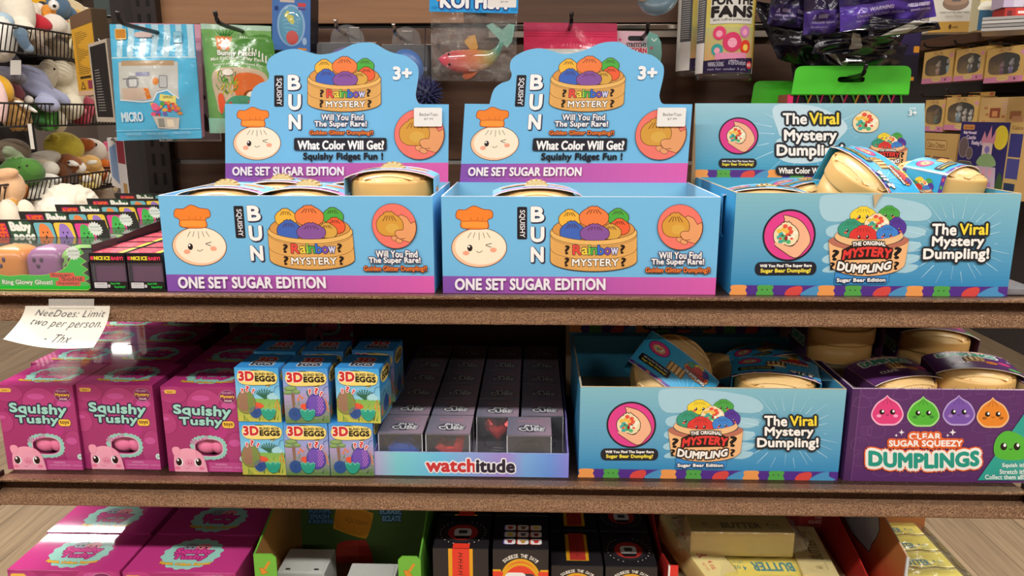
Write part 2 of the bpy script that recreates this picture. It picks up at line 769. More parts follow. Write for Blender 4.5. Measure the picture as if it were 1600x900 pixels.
def subdivide(q, tris, L):
    q = list(q)
    out = []
    work = []
    for t in tris:
        for i in range(1, len(t) - 1):
            work.append((t[0], t[i], t[i + 1]))
    cache = {}

    def mid(a, b):
        k = (min(a, b), max(a, b))
        if k not in cache:
            cache[k] = len(q)
            q.append(tuple((q[a][i] + q[b][i]) / 2 for i in range(len(q[a]))))
        return cache[k]

    def ln(a, b):
        return math.hypot(q[a][0] - q[b][0], q[a][1] - q[b][1])
    while work:
        a, b, c = work.pop()
        e = [(ln(a, b), a, b, c), (ln(b, c), b, c, a), (ln(c, a), c, a, b)]
        m = max(e)
        if m[0] <= L:
            out.append((a, b, c))
        else:
            k = mid(m[1], m[2])
            work.append((m[1], k, m[3]))
            work.append((k, m[2], m[3]))
    return q, out


def zmap(zx, zy, zs, Y, x0, z0):
    """coordinates read off an enlarged piece of the photograph -> metres on an upright panel at depth Y"""
    def f(x, y):
        p = at(zx + x / zs, zy + y / zs, Y)
        return (p.x - x0, p.z - z0)
    return f


def lin(w, h, W, Hh):
    """drawing board of w x h units -> panel of W x Hh metres, origin bottom left"""
    return lambda x, y: (x / w * W, (1 - y / h) * Hh)


def spin(tx=0, ty=0, s=0):
    """turn about the thing's own upright axis first, then tip sideways (ty) and towards the viewer (tx)"""
    return (Matrix.Rotation(R(tx), 3, 'X') @ Matrix.Rotation(R(ty), 3, 'Y') @ Matrix.Rotation(R(s), 3, 'Z')).to_euler()


# ================================================================== the room
def slab(name, x0, x1, y0, y1, z0, z1, m):
    return structure(MB().use(m).bb(x0, x1, y0, y1, z0, z1, '#ffffff').build(name))


slab('floor', -5, 5, -6, 8, -0.1, 0.0, 'floor_wood')
slab('ceiling', -5, 5, -6, 8, 3.0, 3.1, 'ceiling_paint')
slab('wall_back', -5, 5, 8, 8.1, 0, 3, 'wall_paint')
slab('wall_front', -5, 5, -6.1, -6, 0, 3, 'wall_paint')
slab('wall_left', -5.1, -5, -6, 8, 0, 3, 'wall_paint')
slab('wall_right', 5, 5.1, -6, 8, 0, 3, 'wall_paint')

# ================================================================== the shelving unit
XL, XR, YB = -0.657, 0.588, 0.46
XM = (XL + XR) / 2
Z1, Z2, Z3 = 1.2435, 1.0095, 0.776

unit = thing('shelving_unit', 'brown wood-grain back panel with dark slotted posts carrying the three shelves', 'shelving unit', (XM, YB, 0))
hw = (XR - XL) / 2
m = MB().use('back_laminate')
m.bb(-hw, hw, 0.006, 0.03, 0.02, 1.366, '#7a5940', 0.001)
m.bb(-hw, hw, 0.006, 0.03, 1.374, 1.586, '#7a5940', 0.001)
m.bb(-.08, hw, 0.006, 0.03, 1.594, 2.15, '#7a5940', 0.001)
m.use('lit_laminate').bb(-hw, -.0808, 0.006, 0.03, 1.594, 2.15, '#7a5940', 0.001)  # upper left board: pool of light painted as a paler tone
m.use('matte').bb(-hw, hw, 0.012, 0.024, 1.58, 1.6, '#120d0b')
m.use('satin').bb(-hw + .05, hw - .05, 0.009, 0.024, 1.36, 1.38, '#8b8580')
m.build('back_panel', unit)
for x in (-hw + 0.022, hw - 0.022):
    m = MB().use('blackmetal')
    m.bb(x - 0.021, x + 0.021, -0.012, 0.034, 0, 2.15, '#2b2422', 0.002)
    for k in range(50):
        z = 0.5 + k * 0.032
        for dx in (-0.008, 0.008):
            m.bb(x + dx - 0.0025, x + dx + 0.0025, -0.0128, -0.0121, z, z + 0.02, '#050404')
    m.build('slotted_post', unit)
m = MB().use('chrome')
m.bb(-0.04, 0.42, -0.012, 0.004, 1.582, 1.5895, '#b3a89c', 0.001)
m.use('satin').bb(-0.04, 0.42, -0.008, 0.004, 1.57, 1.5815, '#8f8377', 0.001)
m.build('label_strip', unit)


def make_shelf(name, Z, label):
    t = thing(name, label, 'shelf', (XM, 0, Z), 0, 'shelves of the brown unit')
    w = hw
    MB().use('hammered').bb(-w, w, 0.008, YB - 0.0135, -0.022, 0, '#8a807a', 0.001).build('deck', t)
    prof = [(0.016, 0.0020), (0.000, 0.0035), (-0.002, 0.0022), (-0.0015, 0.0002), (0.010, -0.0008), (0.0135, -0.004), (0.0125, -0.0125),
            (0.0015, -0.0132), (-0.0025, -0.0142), (-0.0085, -0.0258), (-0.0078, -0.0276), (0.0, -0.0295), (0.012, -0.0295), (0.016, -0.022)]
    m = MB().use('hammered')
    m.prism(prof, 'x', -w, w, '#ffffff')
    for sx in (-1, 1):
        m.box((sx * (w + 0.0008), 0.002, -0.012), (0.003, 0.024, 0.041), '#4a342a', 0.001)
    m.build('price_rail', t)
    for sx in (-1, 1):
        x = sx * (w - 0.03)
        m = MB().use('blackmetal')
        m.prism([(0.05, -0.024), (YB - 0.0145, -0.024), (YB - 0.0145, -0.085), (0.35, -0.07), (0.05, -0.034)], 'x', x - 0.0015, x + 0.0015, '#2b2422')
        m.build('shelf_bracket', t)
    return t


make_shelf('display_shelf', Z1, 'bronze metal shelf holding the chef-hat bun boxes and the handwritten note')
make_shelf('display_shelf', Z2, 'bronze metal shelf holding pink boxes, egg boxes and the iridescent tray')
make_shelf('display_shelf', Z3, 'bottom shelf, holding the larger pink boxes and butter-stick toys')


# ================================================================== pictures printed on packaging
DK = '#4a1f14'


def bun_shape(x, y, rx, ry):
    return [(x - rx, y + .1 * ry), (x - rx * .93, y - ry * .35), (x - rx * .62, y - ry * .78), (x - rx * .25, y - ry * .98), (x + rx * .25, y - ry * .98),
            (x + rx * .62, y - ry * .78), (x + rx * .93, y - ry * .35), (x + rx, y + .1 * ry), (x + rx * .88, y + ry * .62), (x + rx * .5, y + ry * .95),
            (x, y + ry), (x - rx * .5, y + ry * .95), (x - rx * .88, y + ry * .62)]


def knot_shape(x, y, rx, ry):
    return [(x - .26 * rx, y - .82 * ry), (x - .38 * rx, y - 1.06 * ry), (x - .2 * rx, y - 1.1 * ry), (x - .12 * rx, y - 1.2 * ry), (x + .04 * rx, y - 1.1 * ry),
            (x + .18 * rx, y - 1.2 * ry), (x + .24 * rx, y - 1.08 * ry), (x + .38 * rx, y - 1.03 * ry), (x + .26 * rx, y - .82 * ry)]


def bun(A, x, y, rx, ry, c, ow=1.5, oc=DK, face=None, pleats=True):
    A.line(smooth_loop(bun_shape(x, y, rx, ry), 4), ow * 2, oc, True)
    A.blob(knot_shape(x, y, rx, ry), c, oc, ow, 3)
    A.blob(bun_shape(x, y, rx, ry), c, n=4)
    A.poly([(x - .25 * rx, y - .98 * ry), (x + .25 * rx, y - .98 * ry), (x + .24 * rx, y - .75 * ry), (x - .24 * rx, y - .75 * ry)], c)
    if pleats:
        for k in (-2, -1, 0, 1, 2):
            A.line([(x + k * .12 * rx, y - .82 * ry), (x + k * .26 * rx, y - (.32 + .04 * (2 - abs(k))) * ry)], ow * 1.15, oc)
    if face:
        e = rx * .11
        for sx in (-1, 1):
            A.ell(x + sx * .3 * rx, y + .2 * ry, e, e * 1.2, '#1c1210')
            A.ell(x + sx * .3 * rx - e * .3, y + .2 * ry - e * .4, e * .4, e * .4, '#ffffff')
            A.ell(x + sx * .42 * rx, y + .46 * ry, e * 1.1, e * .75, face)
        A.line([(x - .1 * rx, y + .34 * ry), (x, y + .44 * ry), (x + .1 * rx, y + .34 * ry)], ow * .8, '#1c1210')


def bun_speckled(A, x, y, rx, ry, ow=1.5):
    bun(A, x, y, rx, ry, '#f1dfb4', ow, '#3b1a14', None, False)
    rnd = random.Random(4)
    for k in range(16):
        a, d = k * 2.4, .8 * math.sqrt((k + .5) / 16)
        A.ell(x + rx * d * math.cos(a), y + ry * d * math.sin(a), rx * .2, ry * .2, ('#e7573f', '#58b27a', '#f0c04d', '#f7f2dc', '#45a9a0')[k % 5], n=10)
    for sx in (-1, 1):
        A.line([(x + sx * .3 * rx - .1 * rx, y + .12 * ry), (x + sx * .3 * rx, y + .0 * ry), (x + sx * .3 * rx + .1 * rx, y + .12 * ry)], ow, '#2a1512')
        A.ell(x + sx * .45 * rx, y + .35 * ry, rx * .13, ry * .1, '#e8503a')
    A.ell(x, y + .32 * ry, rx * .1, ry * .16, '#a3232a', '#2a1512', ow * .6)


def basket(A, cx, top, w, letters=True):
    """bamboo basket of coloured buns; top = height of the rim's side"""
    k = w / 446
    ow = 3.0 * k

    def P(x, y):
        return (cx + (x - 778) * k, top + (y - 230) * k)

    def arc(y, ry, rx=223, a0=0, a1=180, st=9):
        return [P(778 - rx * math.cos(R(a)), y + ry * math.sin(R(a))) for a in range(a0, a1 + 1, st)]
    O = '#4a2a14'
    A.poly(arc(235, -70, 212) + arc(235, 70, 212)[::-1], '#d9974c', O, ow)
    for x, y, rx, ry, c in ((655, 178, 56, 42, '#f0b840'), (905, 168, 54, 38, '#4cae42'), (780, 168, 75, 48, '#ee7f44'), (912, 220, 52, 38, '#ee6038'),
                            (868, 245, 52, 36, '#d9a748'), (668, 243, 63, 47, '#3f66bd'), (784, 250, 75, 40, '#87559f')):
        q = P(x, y)
        bun(A, q[0], q[1], rx * k, ry * k, c, ow)
    A.poly(arc(238, 62) + arc(392, 55)[::-1], '#e3ab5e', O, ow)
    A.poly(arc(232, 58, 216) + arc(250, 62, 224)[::-1], '#ecb968', O, ow * .8)
    A.line(arc(262, 60, 222), ow * .6, '#6d431d')
    A.line(arc(330, 58, 222), ow * .7, '#6d431d')
    for y in (275, 287, 300, 314, 345, 358, 372, 384):
        A.line(arc(y, 58, 219, 20, 160, 10), ow * .25, '#c08b45')
    if letters:
        segs = [('R', '#e84b3c', 672, 713), ('a', '#f2d545', 717, 748), ('i', '#9ccb45', 752, 761), ('n', '#49b04a', 766, 796), ('b', '#3c6fd0', 801, 831),
                ('o', '#7d55b5', 835, 865), ('w', '#cfd0ee', 868, 904)]
        for ch, c, x0, x1 in segs:
            p, q = P(x0, 314 if ch in 'Rbi' else 326), P(x1, 361)
            A.txt(ch, p[0], p[1], q[0], q[1], c, '#2a1a3a', ow * .9, .04)
        p, q = P(668, 384), P(906, 420)
        A.txt('MYSTERY', p[0], p[1], q[0], q[1], '#f7f4ee', '#4a3524', ow * .8, .03)
        for x, y in ((642, 336), (928, 333), (640, 399), (933, 399)):
            p, q = P(x - 11, y - 21), P(x + 11, y + 21)
            A.txt('?', p[0], p[1], q[0], q[1], '#241510', bold=.04)


def chef_bun(A, x, y, rx, ry, k=1.0):
    ow = 3.4 * k
    A.ell(x, y, rx, ry, '#f9c9a4', '#4a1f14', ow, n=40)
    A.ell(x + rx * .05, y - ry * .05, rx * .93, ry * .93, '#f8ecd2', n=40)
    for a in (-.42, -.22, 0.0, .2, .4):
        A.line([(x + a * .7 * rx, y - ry * .78), (x + a * rx, y - ry * (.50 - .1 * (a == 0)))], ow * .8, '#4a1f14')
    # hat
    hx, hy = x - rx * .18, y - ry * 1.02
    hat = [(hx - rx * .42, hy), (hx - rx * .48, hy - ry * .38), (hx - rx * .66, hy - ry * .55), (hx - rx * .60, hy - ry * .9), (hx - rx * .32, hy - ry * .92),
           (hx - rx * .02, hy - ry * 1.12), (hx + rx * .32, hy - ry * .95), (hx + rx * .62, hy - ry * .88), (hx + rx * .66, hy - ry * .56), (hx + rx * .48, hy - ry * .40), (hx + rx * .46, hy + ry * .02)]
    A.blob(hat, '#f1852f', '#8a2c12', ow)
    A.poly([(hx - rx * .42, hy), (hx - rx * .46, hy - ry * .3), (hx + rx * .47, hy - ry * .3), (hx + rx * .46, hy + ry * .02), (hx, hy - ry * .04)], '#f59b3c')
    A.line([(hx - rx * .46, hy - ry * .34), (hx, hy - ry * .38), (hx + rx * .47, hy - ry * .34)], ow * .6, '#a8441a')
    for d in (-.12, .12, .3):
        A.line([(hx + d * rx, hy - ry * .4), (hx + d * 1.05 * rx, hy - ry * .55)], ow * .6, '#a8441a')
    # face
    A.ell(x - rx * .34, y + ry * .02, rx * .095, ry * .17, '#2a1a18')
    A.ell(x - rx * .37, y - ry * .05, rx * .035, ry * .05, '#ffffff')
    A.line([(x + rx * .24, y - ry * .14), (x + rx * .46, y - ry * .22)], ow, '#2a1a18')
    A.line([(x + rx * .24, y - ry * .12), (x + rx * .44, y - ry * .02)], ow, '#2a1a18')
    A.line([(x - rx * .1, y + ry * .18), (x, y + ry * .25), (x + rx * .12, y + ry * .16)], ow * .8, '#2a1a18', sm=True)
    A.ell(x - rx * .48, y + ry * .28, rx * .12, ry * .12, '#f5a98a')
    A.ell(x + rx * .52, y + ry * .12, rx * .12, ry * .12, '#f5a98a')


def pinch_circle(A, x, y, r, k=1.0, clipr=None):
    """coral disc with a hand pinching a golden bun"""
    ow = 3.0 * k
    A.ell(x, y, r, r, '#f0786a', '#5a2018', ow * .8, n=44)
    hand = [(x + r * .98 * math.cos(R(a)), y + r * .98 * math.sin(R(a))) for a in (-12, 0, 12, 24, 36, 48)]
    hand += [(x + .3 * r, y + .62 * r), (x + .1 * r, y + .5 * r), (x - .02 * r, y + .32 * r), (x + .1 * r, y + .1 * r), (x + .3 * r, y - .1 * r), (x + .2 * r, y - .42 * r),
             (x + .35 * r, y - .5 * r), (x + .6 * r, y - .38 * r), (x + .76 * r, y - .1 * r)]
    for dx, dy in ((-.02, .56), (.16, .66)):
        A.ell(x + dx * r, y + dy * r, r * .15, r * .1, '#e9a06a', '#5a2018', ow * .8, rot=20)
    A.poly(hand, '#e9a06a', '#5a2018', ow)
    bun(A, x - .2 * r, y - .06 * r, .6 * r, .5 * r, '#d79c3c', ow, '#5a2018')
    A.ell(x - .1 * r, y + .1 * r, .3 * r, .22 * r, '#dcab4a')
    thumb = [(x + .05 * r, y + .42 * r), (x + .02 * r, y + .28 * r), (x + .14 * r, y + .2 * r), (x + .42 * r, y + .22 * r), (x + .5 * r, y + .5 * r), (x + .2 * r, y + .56 * r)]
    A.blob(thumb, '#e9a06a', '#5a2018', ow)
    A.poly([(x + .3 * r, y + .25 * r), (x + .62 * r, y - .05 * r), (x + .8 * r, y + .3 * r), (x + .5 * r, y + .56 * r), (x + .25 * r, y + .52 * r)], '#e9a06a')


def stars_dim(A):
    pass


BLUE = '#74bce8'
PURP, PINKY = '#8452ae', '#df62b2'


def bun_front_art(W, Hh):
    # read off the right-hand box: enlargement (680,240) x3.404; panel left/bottom at 692,453
    A = Art(zmap(680, 240, 3.404, 0.03, -0.106, Z1))
    S = A.mp
    B = Art(lin(1000, 350, W, Hh))
    B.rect(0, 0, 1000, 350, BLUE)
    B.grad(0, 287, 1000, 350, PURP, PINKY, 24)
    A.take(B)
    chef_bun(A, 234, 500, 145, 103)
    A.rr(436, 283, 489, 456, 8, '#1d1a22')
    A.txt('SQUISHY', 446, 300, 478, 446, '#f2f0f4', turn=1, bold=.01)
    for ch, (x0, y0, x1, y1) in (('B', (512, 285, 576, 360)), ('U', (512, 392, 576, 467)), ('N', (512, 499, 573, 573))):
        A.txt(ch, x0 + 4, y0 + 4, x1 + 4, y1 + 4, '#2a2740', '#2a2740', 4, .05)
        A.txt(ch, x0, y0, x1, y1, '#f8f6f2', '#6a6a88', 2, .05)
    basket(A, 842, 401, 458)
    pinch_circle(A, 1302, 390, 119)
    A.txt('Will You Find', 1190, 522, 1414, 558, '#f6f4f2', '#4b4a66', 4.5, .03)
    A.txt('The Super Rare!', 1150, 558, 1428, 596, '#f6f4f2', '#4b4a66', 4.5, .03)
    A.txt('Golden Glitter Dumpling?!', 1119, 605, 1459, 637, '#f0803a', '#5b2316', 3.5, .03)
    A.txt('ONE SET SUGAR EDITION', 108, 664, 902, 722, '#f4eef4', bold=.045)
    return A


HDR_OUT = [(48, 400), (196, 402), (206, 345), (222, 305), (262, 274), (306, 258), (318, 222), (306, 190), (305, 150), (330, 112), (400, 76), (480, 64), (555, 82), (620, 98),
           (690, 92), (755, 72), (830, 36), (900, 24), (962, 30), (1030, 70), (1090, 92), (1150, 105), (1195, 135), (1226, 172), (1231, 225), (1222, 290),
           (1214, 350), (1228, 392), (1246, 402), (1416, 403), (1413, 770), (1412, 862), (52, 852), (50, 765)]


def bun_header_map(x0, z0):
    return zmap(340, 60, 3.9135, 0.22, x0, z0)


def bun_header_art(x0, z0):
    A = Art(bun_header_map(x0, z0))
    sm = smooth_line(HDR_OUT[2:29], 3)
    A.poly([HDR_OUT[0], HDR_OUT[1]] + sm + HDR_OUT[29:], BLUE)
    n = 24
    c0, c1 = H(PURP), H(PINKY)
    for i in range(n):
        t0, t1 = i / n, (i + 1) / n
        c = tuple(a + (b - a) * (t0 + t1) / 2 for a, b in zip(c0, c1))
        A.poly([(50 + 1363 * t0, 764 - 4 * t0), (50 + 1363 * t1, 764 - 4 * t1), (50 + 1362 * t1, 940), (50 + 1362 * t0, 940)], c)
    chef_bun(A, 244, 640, 143, 102)
    A.rr(349, 226, 407, 418, 8, '#1d1a22')
    A.txt('SQUISHY', 359, 244, 396, 408, '#f2f0f4', turn=1, bold=.01)
    for ch, (a, b, c, d) in (('B', (436, 227, 505, 311)), ('U', (440, 345, 508, 434)), ('N', (442, 468, 508, 552))):
        A.txt(ch, a + 4, b + 4, c + 4, d + 4, '#2a2740', '#2a2740', 4, .05)
        A.txt(ch, a, b, c, d, '#f8f6f2', '#6a6a88', 2, .05)
    basket(A, 778, 230, 446)
    A.txt('3+', 1080, 176, 1186, 250, '#f2f2f2', bold=.06)
    A.txt('Will You Find', 640, 464, 895, 500, '#f6f4f2', '#4b4a66', 5, .03)
    A.txt('The Super Rare!', 598, 506, 915, 548, '#f6f4f2', '#4b4a66', 5, .03)
    A.txt('Golden Glitter Dumpling?!', 568, 564, 954, 594, '#f0803a', '#5b2316', 4, .03)
    A.rr(472, 608, 1038, 685, 12, '#20202a')
    A.txt('What Color Will Get?', 496, 626, 1020, 678, '#f5f5f5', bold=.045)
    A.txt('Squishy Fidget Fun !', 530, 700, 1014, 752, '#16161e', bold=.045)
    pinch_circle(A, 1238, 586, 152)
    A.txt('ONE SET SUGAR EDITION', 98, 786, 774, 836, '#f4eef4', bold=.045)
    return A


def tray_walls(root, w, d, h, front_art, outside, inside, t=0.0022, fm='card', side_cut=None, edge='#c9d6dd', base='#b99a72', side_art=None, rear_in=None):
    """open display carton: front, two sides, rear and bottom, each its own board"""
    m = MB().use(fm)
    m.bb(-w / 2, w / 2, 0, t, 0, h, outside)
    m.bb(-w / 2, w / 2, t, t + .0004, 0.001, h - 0.0006, inside)
    m.bb(-w / 2, w / 2, 0.0002, t - 0.0002, h, h + .0006, edge)
    if front_art:
        m.art(front_art, (-w / 2, 0, 0))
    m.build('front_panel', root)
    for sx in (-1, 1):
        m = MB().use(fm)
        x = sx * (w / 2 - t / 2)
        hb = h + (side_cut or 0)
        m.prism([(t, 0), (d - t, 0), (d - t, hb), (t, h)], 'x', x - t / 2, x + t / 2, outside)
        xi = sx * (w / 2 - t - 0.0002)
        m.prism([(t + .001, 0.001), (d - t, 0.001), (d - t, hb - .001), (t + .001, h - 0.001)], 'x', xi - .0002, xi + .0002, inside)
        m.prism([(t, h + 0.0001), (t, h + .0008), (d - t, hb + .0008), (d - t, hb + 0.0001)], 'x', x - t * .4, x + t * .4, edge)
        m.build('side_panel', root)
    m = MB().use(fm)
    m.bb(-w / 2, w / 2, d - t, d, 0, h + (side_cut or 0), outside)
    m.bb(-w / 2 + t, w / 2 - t, d - t - .0004, d - t, 0.001, h + (side_cut or 0) - .0006, rear_in or inside)
    m.build('rear_panel', root)
    MB().use('matte').bb(-w / 2 + t, w / 2 - t, t, d - t, 0.0004, 0.002, base).build('base_panel', root)


BUN_W, BUN_H, BUN_D = 0.319, 0.1135, 0.19
boxB = thing('display_box', 'blue open display box with chef-hat bun, middle of the upper row, holding one steamer', 'box', (0.0535, 0.03, Z1), 0, 'chef bun display boxes')
tray_walls(boxB, BUN_W, BUN_D, BUN_H, bun_front_art(BUN_W, BUN_H), BLUE, '#86bfe2', edge='#d3dde6', rear_in='#7fc0e6')
# header card stands at the rear of the tray
hx0, hz0 = -0.275, Z1              # the left box, where the header was measured
A = bun_header_art(hx0, hz0)
m = MB().use('card')
sm = smooth_line(HDR_OUT[2:29], 3)
outl = [HDR_OUT[0], HDR_OUT[1]] + sm + HDR_OUT[29:]
hm = bun_header_map(hx0, hz0)
op = [hm(x, y) for x, y in outl]
op = [(x, max(z, 0.1)) for x, z in op]
m.prism(op, 'y', BUN_D - 0.0002, BUN_D + 0.0018, '#a58a66')
m.art(A, (0, BUN_D - 0.0002, 0), (1, 0, 0), (0, 0, 1), (0, -1, 0))
hdr = m.build('header_card', boxB)
A = Art(bun_header_map(hx0, hz0))
A.rr(1206, 424, 1377, 538, 8, '#efece6')
A.txt('BeckerToys', 1240, 456, 1350, 480, '#6a6660', bold=.01)
A.txt('$7.99', 1268, 486, 1324, 500, '#77726c', bold=.01)
m = MB().use('satin').art(A, (0, BUN_D - 0.0048, 0))
m.build('price_sticker', hdr)
copy_thing(boxB, (-0.2755, 0.03, Z1), 0, 'blue open display box with chef-hat bun, leftmost of the upper row, full of steamers', 'chef bun display boxes')


# ================================================================== toy steamers
BAM, BAM2, BAM3 = '#dcb06a', '#c79a56', '#e6c183'


def sleeve_art(kind, w, l):
    """printed top of the cardboard sleeve; u across (x), v front to back"""
    A = Art(lin(100, 80, w, l), eps=1.2e-5)
    if kind == 'bun':
        A.rect(0, 0, 100, 80, '#7cbfe6')
        A.grad(0, 62, 100, 80, '#b06fc0', '#e58abf', 10)
        A.ell(78, 24, 12, 10, '#f0786a', '#5a2018', .5)
        bun(A, 77, 25, 7, 6, '#d79c3c', .4)
        basket(A, 26, 26, 34, False)
        A.txt('SQUISHY BUN', 34, 62, 90, 72, '#ffffff', '#5a4a8a', .6, .04)
    elif kind == 'mystery':
        A.rect(0, 0, 100, 80, '#37a6d8')
        A.rect(0, 74, 100, 80, '#5a2f94')
        for k in range(6):
            A.ell(8 + k * 17, 77, 3, 2, ('#4aa344', '#ef9055', '#d84a44', '#4f9fc4')[k % 4], n=10)
        A.ell(20, 24, 13, 13, '#e0408a', '#1c1c24', .9)
        A.ell(20, 25, 8.5, 8, '#f1a67a', '#5a2018', .5)
        bun_speckled(A, 20, 24, 6, 5.4, .3)
        for a in range(0, 180, 14):
            A.line([(80, 70), (80 + 40 * math.cos(R(a + 180)), 70 + 34 * math.sin(R(a + 180)))], .5, '#9adcf2')
        A.rr(6, 50, 48, 66, 3, '#1c1c24')
        A.txt('Will You Find The Super Rare', 10, 53, 44, 57, '#f4f2ee', bold=.02)
        A.txt('Sugar Bear Dumpling?', 10, 59, 44, 63.5, '#f2e23c', bold=.03)
        A.ell(72, 20, 17, 14, '#e9a75f', '#5a2018', .6)
        bun(A, 63, 11, 6, 5.5, '#3f9e77', .4)
        bun(A, 72, 8, 7, 6, '#f0d23c', .4)
        bun(A, 81, 11, 6, 5.5, '#4a3a94', .4)
        bun(A, 72, 14, 7, 6, '#d83a34', .4)
        A.txt('MYSTERY', 58, 18, 87, 24, '#e2352f', '#2a1510', .8, .05)
        A.txt('DUMPLING', 58, 26, 87, 31, '#f7f2ea', '#2a1510', .8, .05)
        A.txt('?', 86, 60, 92, 74, '#f7f2ea', '#1c1c24', 1.0, .05)
        A.txt('9!?', 66, 64, 82, 75, '#f7f2ea', '#1c1c24', 1.0, .05)
    else:
        A.rect(0, 0, 100, 80, '#5a3068')
        A.txt('DUMPLINGS', 14, 8, 80, 24, '#2f9a80', '#f2ede6', 2.4, .05)
        A.txt('SUGAR SQUEEZY', 26, 1, 70, 7, '#f4f0ea', '#e2702f', .8, .04)
        A.ell(84, 44, 7, 6.5, '#d8437f', n=18)
        A.ell(68, 50, 7, 6.5, '#de7f2f', n=18)
        A.ell(90, 66, 7, 6.5, '#57b24c', n=18)
        for x, y in ((84, 44), (68, 50), (90, 66)):
            A.ell(x - 2.4, y, .9, 1, '#1c1210', n=8)
            A.ell(x + 2.4, y, .9, 1, '#1c1210', n=8)
        A.txt('CLEAR', 20, 50, 44, 58, '#f4f0ea', bold=.04)
        A.txt('3+', 92, 20, 97, 26, '#f4f0ea', bold=.04)
    return A


def make_steamer(kind, label, group, r=0.0505, h=0.046, sleeve=True, dome=0.011):
    t = thing('toy_steamer', label, 'toy steamer', (0, 0, 0), 0, group)
    m = MB().use('bamboo')
    hb = h * .52
    m.lathe([(r * .93, 0), (r * .955, .002), (r * .965, hb), (r * .93, hb), (r * .9, .006), (0, .006)], BAM, n=44)
    m.build('base_tub', t)
    m = MB().use('bamboo')
    prof = [(r * .965, hb + .0006), (r * .995, hb + .001), (r, hb + .004), (r, h - .0035), (r * .985, h - .001), (r * .955, h), (r * .93, h - .0015)]
    m.lathe(prof, BAM, n=44)
    m.lathe([(r * .93, h - .0015), (r * .9, h + dome * .22), (r * .7, h + dome * .62), (r * .45, h + dome * .88), (r * .2, h + dome * .98), (0, h + dome)], BAM3, n=44)
    # woven strips laid over the lid
    for k in range(7):
        for s2 in (0, 1):
            off = (k - 3) * r * .24
            pts = []
            half = math.sqrt(max((r * .9) ** 2 - off * off, 0))
            if half < r * .15:
                continue
            for i in range(11):
                q = -half + 2 * half * i / 10
                rr_ = math.sqrt(q * q + off * off) / (r * .93)
                z = h + dome * (1 - rr_ ** 2.2) * .98 + .0004 + .0004 * math.sin(i * PI / 1 + k * PI + s2 * PI)
                pts.append((q, off, z) if s2 else (off, q, z))
            for i in range(10):
                a, b = Vector(pts[i]), Vector(pts[i + 1])
                wv = Vector((0, r * .098, 0)) if s2 else Vector((r * .098, 0, 0))
                m.add([a - wv, b - wv, b + wv, a + wv], [(0, 1, 2, 3)], BAM3 if (i + k) % 2 else '#d9b273', True)
    lid = m.build('lid', t)
    m = MB().use('bamboo')
    kr = .0155
    kz = .72 if kind == 'bun' else .42
    n = 16
    f = []
    for i in range(n + 1):
        a = PI * i / n
        f.append((kr * math.cos(a), h + dome - .003 + kr * kz * math.sin(a)))
    m.prism(f, 'y', -.0055, .0055, BAM3)
    for i in range(2, n - 1, 2):
        a = PI * i / n
        m.tube([(kr * math.cos(a), -.0056, h + dome - .003 + kr * kz * math.sin(a)), (kr * math.cos(a), .0056, h + dome - .003 + kr * kz * math.sin(a))], .0011, BAM2, 6)
    m.build('knob', lid)
    if sleeve:
        w, l = 2 * r + .004, r * {'bun': 1.25, 'mystery': 1.0, 'purple': 1.2}[kind]
        zt = h + dome * .95 + .0012

        def top(u, v, d=0.0):
            x = u - w / 2
            z = h + .002 + (zt - h - .002) * max(0.0, 1 - (2 * x / w) ** 2) ** .8
            return Vector((x, v - l / 2, z + d))
        m = MB().use('card')
        cols = {'bun': ('#7cbfe6', '#b9967a'), 'mystery': ('#37a6d8', '#b9967a'), 'purple': ('#4d2859', '#b9967a')}[kind]
        A = sleeve_art(kind, w, l)
        q = []
        for pts, tris, c in A.p:
            q.append((*subdivide(pts, tris, .006), c))
        A.p = q
        m.grid(lambda a, b: top(a * w, b * l), 28, 6, cols[1])
        m.art(A, deform=lambda u, v, d: top(u, v, d + .0007), m='satin')
        for sx in (-1, 1):
            x = sx * (w / 2 + .0004)
            m.bb(x - .0004, x + .0004, -l / 2, l / 2, .0015, h + .002, cols[0])
            S = Art(lin(100, 80, l, h))
            if kind == 'mystery':
                S.rect(0, 0, 9, 80, '#5a2f94')
                S.rect(91, 0, 100, 80, '#5a2f94')
                for j in range(5):
                    S.ell(4.5, 8 + 16 * j, 3, 4, ('#4aa344', '#ef9055', '#d84a44')[j % 3], n=9)
                    S.ell(95.5, 8 + 16 * j, 3, 4, ('#d84a44', '#4aa344', '#ef9055')[j % 3], n=9)
                tub_logo(S, 50, 36, .085, False)
            elif kind == 'purple':
                S.txt('DUMPLINGS', 12, 30, 88, 50, '#2f9a80', '#f2ede6', 2.2, .05)
            else:
                S.rect(0, 62, 100, 80, '#b06fc0')
                basket(S, 50, 28, 44, False)
            S.eps = 3e-6
            m.art(S, (sx * (w / 2 + .0009), l / 2 if sx < 0 else -l / 2, .0015), (0, -1 if sx < 0 else 1, 0), (0, 0, 1), (sx, 0, 0))
        m.bb(-w / 2, w / 2, -l / 2, l / 2, -.0006, -.0001, cols[0])
        m.use('matte')
        for yy in (-l / 2, l / 2):                      # raw card edge of the sleeve
            pts = [tuple(top(w * i / 12, yy + l / 2, .0004)) for i in range(13)]
            m.tube(pts, .0006, '#e6ded2', 5)
        m.build('sleeve', t)
        # the slot in the sleeve lets the knob through: a short cuff of dark card around it
    return t


# ------------------------------------------------------------------ rainbow dumpling display cartons
MT, MBOT = '#8ac4d2', '#2a8fca'
VIO = '#56318c'


def outlined(A, st, x0, y0, x1, y1, c='#f6f4ef', ow=7, bold=.04, quad=None):
    A.txt(st, x0, y0, x1, y1, c, '#20242c', ow, bold, quad=quad)


